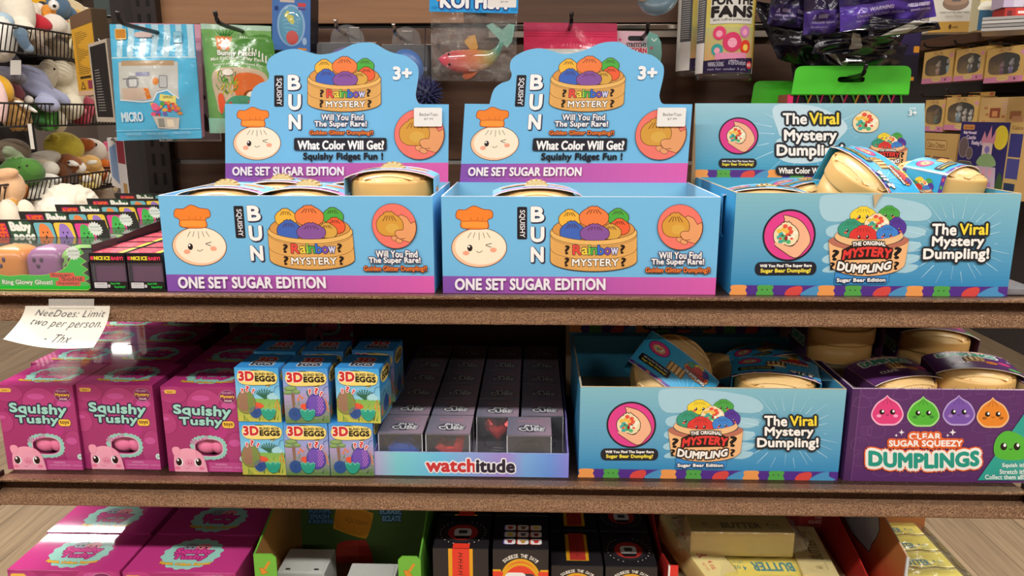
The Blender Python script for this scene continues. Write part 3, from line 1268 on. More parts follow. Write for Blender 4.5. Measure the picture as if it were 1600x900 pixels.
def gummy_band(A, x0, x1, y0, y1, n=16):
    A.rect(x0, y0, x1, y1, VIO)
    st = (x1 - x0) / n
    h = y1 - y0
    cs = ('#f2a057', None, '#56a84c', None, '#dc4c46', '#4f97c6')
    i = 0
    x = x0
    while x < x1 - st:
        c = cs[i % 6]
        if c == '#dc4c46':
            A.blob([(x + st * .1, y1), (x + st * .3, y0 + h * .3), (x + st * .9, y0 + h * .05), (x + st * 1.1, y0 + h * .35), (x + st * .9, y1)], c, n=3)
        elif c == '#4f97c6':
            A.blob([(x, y1), (x + st * .5, y0 + h * .25), (x + st * 1.1, y0), (x + st * 1.15, y0 + h * .5), (x + st * 1.5, y0 + h * .8), (x + st * 1.4, y1)], c, n=3)
        elif c:
            A.blob([(x, y1), (x + st * .06, y0 + h * .5), (x, y0 + h * .25), (x + st * .12, y0), (x + st * .85, y0), (x + st * .95, y0 + h * .25), (x + st * .88, y0 + h * .5), (x + st * .95, y1)], c, n=3)
            if c == '#56a84c':
                A.ell(x + st * .3, y0 + h * .45, st * .05, st * .05, '#2c5a2a', n=6)
                A.ell(x + st * .6, y0 + h * .45, st * .05, st * .05, '#2c5a2a', n=6)
        x += st * (1.0 if c else .55)
        i += 1


def pinch_disc(A, x, y, r):
    ow = r * .03
    A.ell(x, y, r * 1.0, r * .93, '#e0408f', '#20202a', r * .075, n=44)
    hand = [(-.2, -.62), (-.24, -.76), (0, -.72), (.34, -.6), (.62, -.36), (.82, .0), (.84, .3), (.62, .6), (.36, .84), (.1, .8), (-.3, .55), (-.54, .38), (-.46, .28), (-.1, .3), (.2, .25),
            (.3, 0), (.2, -.25), (-.05, -.4), (-.22, -.4)]
    A.blob([(x + a * r, y + b * r) for a, b in hand], '#f3b791', '#4a1f1a', ow)
    bun_speckled(A, x - .12 * r, y - .02 * r, .5 * r, .42 * r, ow)
    A.blob([(x + a * r, y + b * r) for a, b in ((-.56, .36), (-.5, .28), (-.2, .34), (.12, .42), (.32, .26), (.5, .5), (.2, .75), (-.2, .6))], '#f3b791')
    A.line([(x + a * r, y + b * r) for a, b in ((-.2, .34), (.02, .42), (.2, .38), (.34, .2))], ow, '#4a1f1a', sm=True)


def tub_logo(A, ox, oy, k, below=True):
    """coloured dumplings in a tub; read off the enlargement (1185,300) x5.624"""
    def P(x, y):
        return (ox + (x - 985) * k, oy + (y - 430) * k)

    def b(x, y, rx, ry, c, face='#e85a52'):
        q = P(x, y)
        bun(A, q[0], q[1], rx * k, ry * k, c, 2.6 * k, '#2a1a18', face)
    O = '#5a2a18'
    if below:
        p = [P(690, 700), P(1196, 700), P(1192, 800), P(1170, 828), P(700, 832), P(680, 815)]
        A.poly(p, '#3d8fd2', '#17365e', 3 * k)
    b(925, 212, 122, 68, '#f3d63a')
    b(1165, 200, 100, 62, '#4ba748')
    q = P(1055, 285)
    b(1240, 320, 92, 78, '#55379a')
    bun_speckled(A, q[0], q[1], 116 * k, 78 * k, 2.6 * k)
    b(815, 330, 120, 76, '#36997a')
    rim = [P(985 - 322 * math.cos(R(a)), 395 + 95 * math.sin(R(a))) for a in range(0, 181, 10)]
    rim2 = [P(985 + 300 * math.cos(R(a)), 360 + 70 * math.sin(R(a))) for a in range(0, 181, 10)]
    b(932, 390, 130, 78, '#dc3a36')
    b(1155, 375, 102, 66, '#3f86d6')
    A.poly(rim + rim2, '#eec08a', O, 2.6 * k)
    out = [P(985 - 376 * math.cos(R(a)), 430 + 95 * math.sin(R(a))) for a in range(0, 181, 10)]
    bot = [P(985 + 350 * math.cos(R(a)), 640 + 112 * math.sin(R(a))) for a in range(0, 181, 10)]
    A.poly(out + bot, '#f0b982', O, 2.8 * k)
    A.poly(out + [P(985 + 330 * math.cos(R(a)), 405 + 88 * math.sin(R(a))) for a in range(0, 181, 10)], '#b9705c', O, 2.2 * k)
    for x, y, s in ((680, 565, 1.0), (1262, 550, 1.1), (655, 662, .7), (1255, 662, .75)):
        p, q = P(x - 28 * s, y - 44 * s), P(x + 28 * s, y + 44 * s)
        A.txt('?', p[0], p[1], q[0], q[1], '#1c1412', bold=.06)
    blk = [P(735, 520), P(835, 470), P(1140, 470), P(1215, 520), P(1205, 600), P(740, 610)]
    A.poly(blk, '#2a1712')
    A.txt('THE ORIGINAL', *P(835, 452), *P(1142, 488), '#f6f2ec', '#2a1712', 9 * k, .05, arc=10 * k)
    A.txt('MYSTERY', 0, 0, 0, 0, '#e23a36', '#2a1712', 14 * k, .06, quad=[P(760, 525), P(1205, 520), P(1192, 598), P(748, 605)], arc=26 * k)
    A.txt('DUMPLING', 0, 0, 0, 0, '#f8f4ee', '#2a1712', 14 * k, .06, quad=[P(712, 622), P(1205, 622), P(1195, 690), P(700, 694)], arc=-30 * k)
    if below:
        A.txt('Sugar Bear Edition', *P(702, 772), *P(1156, 812), '#f6f4f0', '#17365e', 9 * k, .05)


def rays(A, x, y, r0, r1, n=26, rnd=None, c='#bfe6f4', ys=.75):
    rnd = rnd or random.Random(2)
    for i in range(n):
        a = 2 * PI * i / n + rnd.uniform(-.06, .06)
        ra, rb = r0 * rnd.uniform(.9, 1.2), r1 * rnd.uniform(.65, 1.0)
        dx, dy = math.cos(a), math.sin(a) * ys
        w = rnd.uniform(1.0, 2.2)
        p = (x + dx * ra, y + dy * ra)
        q = (x + dx * rb, y + dy * rb)
        A.poly([(p[0] - dy * w, p[1] + dx * w), (p[0] + dy * w, p[1] - dx * w), (q[0] + dy * w * .4, q[1] - dx * w * .4), (q[0] - dy * w * .4, q[1] + dx * w * .4)], c)


def mystery_front_art(W, Hh):
    # read off the lower carton: enlargement (870,490) x3.215
    B = Art(lin(1000, 375, W, Hh))
    B.grad(0, 0, 1000, 375, '#83bccb', '#2389c2', 24, True)
    gummy_band(B, 0, 1000, 338, 375)
    A = Art(zmap(870, 490, 3.215, 0.03, 0.0585, Z2))
    A.take(B)
    A.clip = (118, 1452, 352, 818)
    for a, b, c, d in ((512, 376, 1040, 500), (548, 510, 1020, 575), (540, 580, 1000, 635), (536, 640, 998, 690), (540, 690, 990, 730)):
        A.blob([(a, b + 25), (a + 60, b), ((a + c) / 2, b + 8), (c - 60, (b + d) / 2 - 20), (c, d - 30), (c - 60, d), ((a + c) / 2, d - 18), (a + 40, d - 4)], '#a5cfdf')
    rays(A, 1165, 595, 150, 290)
    pinch_disc(A, 376, 558, 116)
    A.rr(222, 676, 511, 736, 26, '#20202a')
    A.txt('Will You Find The Super Rare', 246, 687, 488, 703, '#f6f4f0', bold=.05)
    A.txt('Sugar Bear Dumpling?', 250, 707, 484, 728, '#f0dd4a', bold=.05)
    tub_logo(A, 749, 580, .5)
    outlined(A, 'The', 1044, 512, 1155, 562, ow=9)
    outlined(A, 'Viral', 1172, 512, 1302, 560, '#f6dc3c', ow=9)
    outlined(A, 'Mystery', 1046, 568, 1287, 622, ow=9)
    outlined(A, 'Dumpling!', 1008, 622, 1312, 680, ow=9)
    return A


def mystery_header_art(x0, z0, Y):
    # enlargement (1060,100) x2.963
    A = Art(zmap(1060, 100, 2.963, Y, x0, z0))
    A.grad(80, 182, 1142, 492, '#9ccbd8', '#3f9fc8', 20, True)
    A.clip = (80, 1142, 182, 640)
    gummy_band(A, 76, 1142, 490, 530)
    A.rect(76, 530, 1142, 640, '#3f9fc8')
    A.blob([(445, 195), (600, 190), (720, 230), (782, 285), (760, 330), (700, 360), (500, 345), (460, 300)], '#c5e0ec')
    A.blob([(460, 350), (600, 340), (740, 380), (760, 420), (600, 460), (470, 440)], '#c5e0ec')
    rays(A, 612, 330, 175, 330, 22)
    pinch_disc(A, 280, 333, 86)
    A.rr(187, 437, 364, 482, 20, '#20202a')
    A.txt('Will You Find The Super Rare', 203, 446, 350, 456, '#f6f4f0', bold=.04)
    A.txt('Sugar Bear Dumpling?', 204, 458, 348, 473, '#f0dd4a', bold=.04)
    outlined(A, 'The', 486, 229, 594, 278, ow=10)
    outlined(A, 'Viral', 608, 227, 742, 278, '#f6dc3c', ow=10)
    outlined(A, 'Mystery', 492, 306, 732, 368, ow=10)
    outlined(A, 'Dumpling!', 458, 374, 762, 438, ow=10)
    bun_speckled(A, 868, 270, 60, 46, 1.6)
    tub_logo(A, 968, 391, .245, False)
    A.rr(450, 470, 800, 514, 18, '#20202a')
    A.txt('What Color Will You Get?', 464, 480, 786, 506, '#f6f4f0', bold=.04)
    A.txt('AGES', 1068, 202, 1098, 210, '#e8f2f4', bold=.03)
    A.txt('3+', 1066, 214, 1101, 238, '#eef4f6', bold=.05)
    return A


MW, MH, MD = 0.318, 0.1185, 0.222
boxC = thing('display_box', 'teal open display box of rainbow dumplings on the top shelf, with torn front edge', 'box', (0.389, 0.03, Z1), 0, 'rainbow dumpling display boxes')
tray_walls(boxC, MW, MD, MH, mystery_front_art(MW, MH), '#3d97c4', '#4aa9d2', edge='#cdb893')
mx0 = 0.3895
m = MB().use('card')
Yh = 0.03 + MD
mh = zmap(1060, 100, 2.963, Yh, mx0, Z1)
p0, p1 = mh(79, 182), mh(1143, 184)
m.bb(p0[0], p1[0], MD, MD + .002, .02, p0[1], '#a58a66')
m.art(mystery_header_art(mx0, Z1, Yh), (0, MD, 0))
m.build('header_card', boxC)
boxD = copy_thing(boxC, (0.217, 0.03, Z2), 0, 'teal open display box of rainbow dumplings on the middle shelf, beside the purple box', 'rainbow dumpling display boxes')
# its header leans back under the shelf above
for c in boxD.children:
    if c.name.startswith('header_card'):
        c.rotation_euler.x = -R(18)
        c.location = (0, MD * (1 - math.cos(R(18))) + .001, MD * math.sin(R(18)) + .0012)
# the torn notch of the upper carton: a flap of raw board standing off the front edge
m = MB().use('matte')
pt = [at(1364, 304, .0285), at(1380, 302, .0285), at(1372, 312, .0285), at(1366, 325, .0285)]
o = Vector(boxC.location)
m.prism([(q.x - o.x, q.z - o.z) for q in pt], 'y', -.0026, -.0019, '#c6aa80')
m.build('torn_edge', boxC)


def steamer_at(root, first, x, y, z, rz, label, rot=None, group=None):
    if first:
        root.location = (x, y, z)
        root.rotation_euler = rot if rot is not None else (0, 0, rz)
        root['label'] = label
        return root
    return copy_thing(root, (x, y, z), rz, label, group, rot)


Zt = Z1 + .0022
G = Z1 + .0022


def insert_tray(root, w, d, z, x0=None, x1=None, name='inner_tray'):
    """the card insert the toys stand on"""
    MB().use('matte').bb(x0 if x0 is not None else -w / 2 + .003, x1 if x1 is not None else w / 2 - .003, .003, d - .003, .0024, z, '#a98f6b').build(name, root)


boxA = [o for o in bpy.data.objects if o.name == 'display_box.001'][0]
ZA, ZR = .058, .079
insert_tray(boxA, BUN_W, BUN_D, ZA - .0005, x1=.052)
insert_tray(boxA, BUN_W, BUN_D, ZR - .0005, x0=.0523)
insert_tray(boxB, BUN_W, BUN_D, ZA - .0005)
sb = make_steamer('bun', '', 'steamers in the chef bun boxes', r=.0505, h=.05)
steamer_at(sb, True, -.171, .03 + .058, Z1 + ZR + .0008, R(1), 'bamboo-look toy steamer standing highest, right end of the leftmost blue box')
steamer_at(sb, False, -.3755, .085, Z1 + ZA + .0008, R(4), 'bamboo-look toy steamer at the front left of the leftmost blue box')
steamer_at(sb, False, -.2735, .082, Z1 + ZA - .0 + .0008, R(-3), 'bamboo-look toy steamer at the front middle of the leftmost blue box')
sc = .93
a = copy_thing(sb, (-.334, .169, Z1 + ZA + .0008), R(2), 'bamboo-look toy steamer, rear left of the leftmost blue box, mostly its knob showing', None)
b = copy_thing(sb, (-.2255, .169, Z1 + ZA + .0008), R(-2), 'bamboo-look toy steamer at the rear of the leftmost blue box, behind the highest one', None)
steamer_at(sb, False, at(838, 290, .09).x, .092, Z1 + ZA + .0008, R(3), 'only toy steamer showing in the middle blue chef bun box')

# contents of the upper rainbow carton
insert_tray(boxC, MW, MD, .055)
sm_ = make_steamer('mystery', '', 'steamers in the rainbow dumpling boxes', r=.0505, h=.046)
p = at(1338, 280, .105)
steamer_at(sm_, True, p.x, .105, p.z - .03, 0, 'tan toy steamer tipped to the right over the torn edge of the upper teal box', rot=spin(26, 14, -66))
p = at(1470, 275, .12)
steamer_at(sm_, False, p.x - .004, .125, p.z - .040, 0, 'tan toy steamer with blue sleeve turned sideways, right end of the upper teal box', rot=spin(6, 6, 42))
p = at(1190, 290, .10)
steamer_at(sm_, False, p.x + .004, .093, Z1 + .0625, R(-8), 'tan toy steamer lying low at the left end of the upper teal box')
p = at(1262, 288, .16)
steamer_at(sm_, False, p.x + .004, .17, Z1 + .064, R(20), 'tan toy steamer at the rear of the upper teal box, left of the tipped one')
p = at(1480, 296, .13)
steamer_at(sm_, False, p.x - .012, .128, Z1 + .0565, R(8), 'tan toy steamer underneath the sideways one, right end of the upper teal box')

# contents of the lower rainbow carton
p = at(1043, 575, .115)
steamer_at(sm_, False, p.x, .125, p.z - .018, 0, 'round tan toy steamer propped up to face the aisle in the lower teal box', rot=spin(60, 3, -38))
p = at(1208, 590, .10)
steamer_at(sm_, False, p.x, .095, Z2 + .072, R(-14), 'tan toy steamer lying flat at the front right of the lower teal box', rot=(R(7), 0, R(-14)))
p = at(1095, 570, .2)
steamer_at(sm_, False, p.x, .205, Z2 + .06, 0, 'shadowed tan toy steamer on its rim behind the propped-up one, lower teal box', rot=(R(86), 0, R(40)))
p = at(1180, 550, .19)
steamer_at(sm_, False, p.x + .012, .192, Z2 + .06, 0, 'shadowed tan toy steamer at the rear right of the lower teal box', rot=(R(3), 0, R(30)))
boxDi = MB().use('matte').bb(-MW / 2 + .003, MW / 2 - .003, .003, MD - .003, .0024, .055, '#a98f6b').build('inner_tray', boxD)


# ------------------------------------------------------------------ purple dumpling carton
def purple_front_art(W, Hh):
    A = Art(zmap(1240, 480, 2.903, 0.03, 0.383, Z2))
    x0, x1, y0, y1 = 243, 1052, 345, 790
    B = Art(lin(1000, 560, W, Hh))
    B.rect(0, 0, 1000, 560, '#5c3069')
    B.rect(0, 0, 42, 560, '#4f2a5c')
    B.line([(44, 0), (44, 560)], 3, '#7a5186')
    A.take(B)
    A.clip = (246, 1052, 362, 783)
    ln = '#7b4f88'
    rnd = random.Random(3)
    for i, (x, y) in enumerate([(350, 380), (490, 395), (560, 370), (640, 390), (760, 380), (850, 375), (960, 380), (310, 430), (330, 560), (375, 560), (490, 500), (600, 560), (690, 540),
                                (850, 545), (900, 600), (310, 690), (400, 740), (500, 745), (585, 745), (680, 745), (760, 745), (300, 620), (880, 650), (1000, 420), (1000, 500), (640, 480), (900, 480)]):
        k = i % 3
        if k == 0:
            bun_l = smooth_loop(bun_shape(x, y, 40, 30), 4)
            A.line(bun_l, 2.0, ln, True)
            for d in (-12, 0, 12):
                A.line([(x + d, y - 26), (x + d * 1.6, y - 6)], 1.6, ln)
        elif k == 1:
            A.line([(x - 42, y + 16), (x - 30, y - 14), (x, y - 26), (x + 32, y - 14), (x + 44, y + 16)], 2.0, ln, False, True)
            A.line([(x - 42, y + 16), (x, y + 26), (x + 44, y + 16)], 2.0, ln, False, True)
        else:
            A.line([(x - 24, y - 18), (x + 24, y - 18), (x + 20, y + 20), (x - 20, y + 20)], 2.0, ln, True)
            for d in (-12, 0, 12):
                A.line([(x + d, y - 16), (x + d * .9, y + 18)], 1.4, ln)
    for x, y, c, hi, ck in ((424, 470, '#e0407f', '#f2b0d0', '#f2a9cf'), (587, 475, '#56b83a', '#a8e08c', '#3f8a3a'), (748, 470, '#7a55ad', '#b9a0da', '#a884c6'), (902, 480, '#e8892c', '#f2c08a', '#a5611f')):
        A.blob([(x - 74, y + 20), (x - 52, y - 32), (x - 10, y - 62), (x, y - 72), (x + 12, y - 60), (x + 54, y - 32), (x + 74, y + 20), (x + 46, y + 60), (x, y + 66), (x - 46, y + 60)], hi)
        A.blob([(x - 68, y + 18), (x - 46, y - 28), (x - 10, y - 55), (x, y - 66), (x + 10, y - 55), (x + 48, y - 28), (x + 68, y + 18), (x + 40, y + 54), (x, y + 58), (x - 40, y + 54)], c)
        for d in (-14, 0, 14):
            A.line([(x + d * .4, y - 54), (x + d * 1.6, y - 30)], 1.6, '#3a1f22')
        for sx in (-1, 1):
            A.ell(x + sx * 24, y + 4, 12, 12, '#1c1210', n=14)
            A.ell(x + sx * 24 + 4, y + 1, 5, 6, '#ffffff', n=10)
            A.ell(x + sx * 38, y + 22, 11, 7, ck, n=10)
        A.line([(x - 8, y + 15), (x, y + 20), (x + 8, y + 15)], 2, '#1c1210')
    for x, y, r in ((488, 566, 14), (464, 580, 8), (720, 566, 16), (697, 580, 8)):
        A.poly([(x, y - r), (x + r * .25, y - r * .25), (x + r, y), (x + r * .25, y + r * .25), (x, y + r), (x - r * .25, y + r * .25), (x - r, y), (x - r * .25, y - r * .25)], '#f4ecf4')
    A.txt('CLEAR', 524, 571, 666, 598, '#f6f2ee', '#e2652c', 9, .05)
    A.txt('SUGAR SQUEEZY', 432, 603, 762, 634, '#f6f2ee', '#e2652c', 9, .05)
    A.txt('DUMPLINGS', 342, 652, 836, 714, '#1f9a86', '#e2652c', 19, .07, arc=-12)
    A.txt('DUMPLINGS', 342, 652, 836, 714, '#1f9a86', '#f4f1ea', 13, .07, arc=-12)
    A.poly([(832, 790), (1052, 470), (1052, 790)], '#2fa596')
    A.blob([(905, 640), (920, 590), (960, 560), (1010, 570), (1045, 600), (1052, 680), (980, 692), (920, 680)], '#56b83a')
    for x in (950, 1010):
        A.ell(x, 630, 15, 17, '#1c1210')
        A.ell(x + 5, 624, 6, 8, '#ffffff')
    A.line([(974, 640), (982, 645), (990, 638)], 3, '#1c1210')
    A.txt('Squish it!', 944, 706, 1042, 728, '#d9f2ea', '#5b8a84', 2, .04)
    A.txt('Stretch it!', 932, 734, 1042, 754, '#d9f2ea', '#5b8a84', 2, .04)
    A.txt('Collect them all!', 866, 758, 1042, 778, '#d9f2ea', '#5b8a84', 2, .04)
    return A


PW, PH, PD = 0.219, 0.1195, 0.24
boxE = thing('display_box', 'purple open display box of clear dumplings, right end of the middle shelf', 'box', (0.383 + PW / 2, 0.03, Z2))
A = purple_front_art(PW, PH)
tray_walls(boxE, PW, PD, PH, A, '#5c3069', '#b3a37c', edge='#cbb8cc')
insert_tray(boxE, PW, PD, .066)
se = make_steamer('purple', '', 'steamers in the purple box', r=.0485, h=.046)
p = at(1510, 590, .1)
steamer_at(se, True, p.x, .092, Z2 + .080, 0, 'toy steamer in a purple sleeve at the front right of the purple box', rot=(R(3), 0, R(-10)))
p = at(1375, 592, .1)
steamer_at(se, False, p.x + .012, .094, Z2 + .071, 0, 'toy steamer in a purple sleeve at the front left of the purple box', rot=(R(6), 0, R(14)))
p = at(1445, 550, .19)
steamer_at(se, False, p.x + .005, .195, Z2 + .098, 0, 'toy steamer in a shiny purple sleeve behind the front two in the purple box', rot=(R(0), R(4), R(-6)))
p = at(1325, 545, .2)
steamer_at(se, False, .4135, .171, Z2 + .1185, 0, 'plain tan toy steamer stacked high against the left side of the purple box', rot=(R(1), R(1), R(2)))


# ================================================================== pink boxes with an oval window
MAG, MAG2 = '#a5346f', '#932c64'


def pink_front_art(W, Hh):
    # enlargement (110,580) x5.629
    A = Art(lin(1, 1, 1, 1))
    x0, x1, y0, y1 = 15, 712, 140, 884
    A.mp = lambda x, y: ((x - x0) / (x1 - x0) * W, (y1 - y) / (y1 - y0) * Hh)
    return A, (x0, x1, y0, y1)


def oval(x, y, rx, ry, n=48, p=2.6):
    out = []
    for i in range(n):
        a = 2 * PI * i / n
        c, s = math.cos(a), math.sin(a)
        out.append((x + rx * math.copysign(abs(c) ** (2 / p), c), y + ry * math.copysign(abs(s) ** (2 / p), s)))
    return out


def make_pinkbox(label, group, W=.097, Hh=.113, D=.084):
    t = thing('toy_box', label, 'toy box', (0, 0, 0), 0, group)
    A, (x0, x1, y0, y1) = pink_front_art(W, Hh)
    hole = oval(402, 668, 122, 72)
    hp = [A.mp(*q) for q in hole]
    n = len(hp)
    # outer rectangle sampled in the same directions as the window
    cx, cy = A.mp(402, 668)
    rect = []
    for (x, y) in hp:
        dx, dy = x - cx, y - cy
        k = min((W - cx) / dx if dx > 1e-9 else (-cx) / dx if dx < -1e-9 else 1e9, (Hh - cy) / dy if dy > 1e-9 else (-cy) / dy if dy < -1e-9 else 1e9)
        rect.append((cx + dx * k, cy + dy * k))
    corners = [(0, 0), (W, 0), (W, Hh), (0, Hh)]
    for c in corners:
        i = min(range(n), key=lambda j: (rect[j][0] - c[0]) ** 2 + (rect[j][1] - c[1]) ** 2)
        rect[i] = c
    m = MB().use('gloss')
    vs = [(x - W / 2, 0, y) for x, y in rect] + [(x - W / 2, 0, y) for x, y in hp] + [(x - W / 2, .0035, y) for x, y in hp]
    fs = [(i, (i + 1) % n, n + (i + 1) % n, n + i) for i in range(n)]
    m.add(vs, fs, MAG)
    m.add(vs, [(n + i, n + (i + 1) % n, 2 * n + (i + 1) % n, 2 * n + i) for i in range(n)], '#7a1f50', True)
    # printed squishy balls (clipped to the panel), only outside of the window
    A.clip = (x0, x1, y0, y1)
    for x, y, rx, ry, c in ((120, 210, 130, 75, '#af3c79'), (400, 300, 160, 140, '#b6427f'), (640, 380, 130, 180, '#a83774'), (40, 460, 90, 90, '#b23f7b'), (660, 700, 100, 170, '#af3d7a'),
                            (230, 330, 30, 20, '#8d2663'), (120, 350, 50, 10, '#8d2663')):
        A.ell(x, y, rx + 5, ry + 5, '#932867', n=30)
        A.ell(x, y, rx, ry, c, n=30)
        A.ell(x - rx * .2, y - ry * .45, rx * .5, ry * .18, '#c9559a', n=20)
    for x, y, rx, ry, c in ((500, 520, 85, 75, '#b53580'),):
        A.ell(x, y, rx, ry, c, n=24)
    # mint scalloped frame round the window
    sc = []
    k = 96
    big = oval(400, 668, 162, 104, k)
    for i, (x, y) in enumerate(big):
        f = 1.0 + (.055 if i % 4 in (1, 2) else 0)
        sc.append((400 + (x - 400) * f, 668 + (y - 668) * f))
    inn = oval(402, 668, 124, 74, k)
    A.ring(sc, inn, '#96cdc0')
    A.ring(oval(402, 668, 131, 80, k), inn, '#f3b2cf')
    A.txt('PEEK-A-BOO', 0, 0, 0, 0, '#c9699f', bold=.03, quad=[(236, 610), (400, 566), (408, 586), (256, 648)])
    # lettering
    for st, q in (('Squishy', [(118, 296), (632, 310), (620, 420), (118, 392)]), ('Tushy', [(160, 404), (546, 404), (540, 492), (160, 484)])):
        A.txt(st, 0, 0, 0, 0, '#9ed6c8', '#3c2a4c', 13, .05, quad=q)
    A.rr(544, 432, 654, 492, 26, '#f2c04a', '#3c2a4c', 4)
    A.txt('toys', 558, 446, 638, 480, '#5a3416', bold=.04)
    A.rr(50, 168, 154, 200, 15, '#f0bf52')
    A.txt('Series 1', 72, 176, 132, 192, '#7a4a20', bold=.02)
    A.ell(614, 222, 74, 56, '#7d2a5e', '#c98aae', 3)
    A.txt('Mystery', 552, 206, 678, 238, '#f2c04a', '#5a1f42', 3, .04)
    A.txt('INCLUDES 1', 566, 180, 660, 196, '#d9a8c4', bold=.02)
    A.txt('FIGURE', 584, 248, 650, 264, '#e6cfd9', bold=.03)
    A.ell(702, 762, 26, 25, '#cfe6e0', '#5a8d84', 2)
    A.txt('3+', 690, 752, 716, 772, '#4d6d68', bold=.03)
    A.rect(388, 796, 736, 880, '#c3508f')
    A.txt('WARNING:', 450, 806, 560, 824, '#dd9dc0', bold=.01)
    A.txt('CHOKING HAZARD - Small parts', 408, 832, 722, 850, '#dd9dc0', bold=.01)
    A.txt('Not for children under 3 years', 408, 858, 600, 872, '#d58bb4', bold=0)
    # pig peeking in at the lower left corner
    A.poly(smooth_line([(75, 884), (72, 800), (90, 720), (150, 684), (220, 676), (300, 700), (350, 760), (374, 884)], 6), '#f4a6bd', '#c96a8e', 2)
    A.blob([(66, 690), (84, 666), (126, 668), (138, 700), (118, 738), (80, 738)], '#f2a0b8', '#cf7497', 2)
    A.blob([(282, 700), (330, 730), (342, 752), (310, 760), (286, 742)], '#f2a0b8', '#cf7497', 2)
    for x in (118, 298):
        A.ell(x + (6 if x < 200 else -6), 798, 32, 36, '#ffffff', n=18)
        A.ell(x, 796, 27, 34, '#2a1714', n=18)
        A.ell(x - 8, 780, 9, 11, '#ffffff', n=10)
    A.ell(218, 804, 38, 27, '#ee93ae', '#cf7497', 2)
    for d in (-13, 13):
        A.ell(218 + d, 808, 6, 9, '#c66488', n=10)
    A.line([(170, 846), (190, 856), (210, 846)], 3, '#b0486f', sm=True)
    for x in (100, 322):
        A.ell(x, 852, 26, 14, '#ee7f9f', n=14)
    m.art(A, (-W / 2, 0, 0), m='gloss')
    # other faces
    e = .0002
    m.add([(-W / 2, 0, 0), (-W / 2, D, 0), (-W / 2, D, Hh), (-W / 2, 0, Hh)], [(0, 1, 2, 3)], MAG2)
    m.add([(W / 2, 0, 0), (W / 2, D, 0), (W / 2, D, Hh), (W / 2, 0, Hh)], [(0, 1, 2, 3)], MAG2)
    m.add([(-W / 2, D, 0), (W / 2, D, 0), (W / 2, D, Hh), (-W / 2, D, Hh)], [(0, 1, 2, 3)], MAG2)
    m.add([(-W / 2, 0, 0), (W / 2, 0, 0), (W / 2, D, 0), (-W / 2, D, 0)], [(0, 1, 2, 3)], MAG2)
    S = Art(lin(100, 134, D, Hh))
    for x, y, rx, ry in ((30, 40, 40, 30), (75, 90, 30, 40), (20, 110, 26, 24)):
        S.ell(x, y, rx * .9, ry * .9, '#ab3174', n=18)
    S.clip = (0, 100, 0, 134)
    S.txt('Squishy', 30, 42, 92, 56, '#d9b7c9', bold=.03)
    S.txt('Tushy', 38, 58, 84, 70, '#d9b7c9', bold=.03)
    S.p = [q for q in S.p if all(0 <= a <= D and 0 <= b <= Hh for a, b, _ in q[0])]
    m.art(S, (W / 2, 0, 0), (0, 1, 0), (0, 0, 1), (1, 0, 0), m='gloss')
    m.build('carton', t)
    # lid with its badge
    m = MB().use('gloss')
    m.add([(-W / 2, 0, Hh), (W / 2, 0, Hh), (W / 2, D, Hh), (-W / 2, D, Hh)], [(0, 1, 2, 3)], '#b8387d')
    T = Art(lin(100, 86, W, D))
    pink_badge(T, 52, 44, 33, 30)
    m.art(T, (-W / 2, 0, Hh), (1, 0, 0), (0, 1, 0), (0, 0, 1), m='gloss')
    m.build('lid', t)
    m = MB().use('rubber')
    wx, wz = (402 - x0) / (x1 - x0) * W - W / 2, (y1 - 668) / (y1 - y0) * Hh
    for dx, rr_ in ((-.0085, .0165), (.0105, .0145)):
        m.ell((wx + dx, .0155, wz), (rr_, .0125, .0155), '#f283ac')
    m.build('squishy_toy', t)
    return t


def pink_badge(T, x, y, rx, ry):
    sc = []
    for i in range(64):
        a = 2 * PI * i / 64
        f = 1 + (.07 if i % 4 in (1, 2) else 0)
        sc.append((x + rx * f * math.cos(a), y + ry * f * math.sin(a)))
    T.poly(sc, '#93c8bc')
    T.ell(x - 9, y - 16, 11, 9, '#8f93a0', n=16)
    T.ell(x + 9, y - 16, 11, 9, '#e58a98', n=16)
    for d in (-13, -6, 5, 13):
        T.ell(x + d, y - 15, 1.4, 1.8, '#241512', n=8)
    T.txt('Squishy', x - 24, y - 12, x + 26, y + 3, '#cf3f8c', '#8d2663', 1.6, .05)
    T.txt('Tushy', x - 22, y + 3, x + 22, y + 16, '#cf3f8c', '#8d2663', 1.6, .05)
    T.txt('Squish. Collect. Repeat!', x - 34, y + 19, x + 34, y + 26, '#e9b93f', '#8a5a1c', .5, .04, arc=-4)


pb = make_pinkbox('', 'pink boxes with oval windows')
names = ['front', 'second', 'third', 'fourth', 'rearmost']
cols = ['left', 'middle', 'right']
first = True
PX = [(-.6155, -.0105), (-.5175, -.0125), (-.4090, -.003)]
for c, (x, dx) in enumerate(PX):
    for r in range(5 if c == 0 else 4):
        loc = (x + dx * r * (1 if r else 0), .031 + .0853 * r + (.004 if c == 1 else 0), Z2 + .0004)
        if c == 0 and r == 4:
            continue
        lab = 'pink pig toy box, %s of the %s pink column on the middle shelf' % (names[r], cols[c])
        if first:
            pb.location, pb['label'], first = loc, lab, False
        else:
            copy_thing(pb, loc, R((-1, .5, -.6, .8)[r]) * .6, lab)


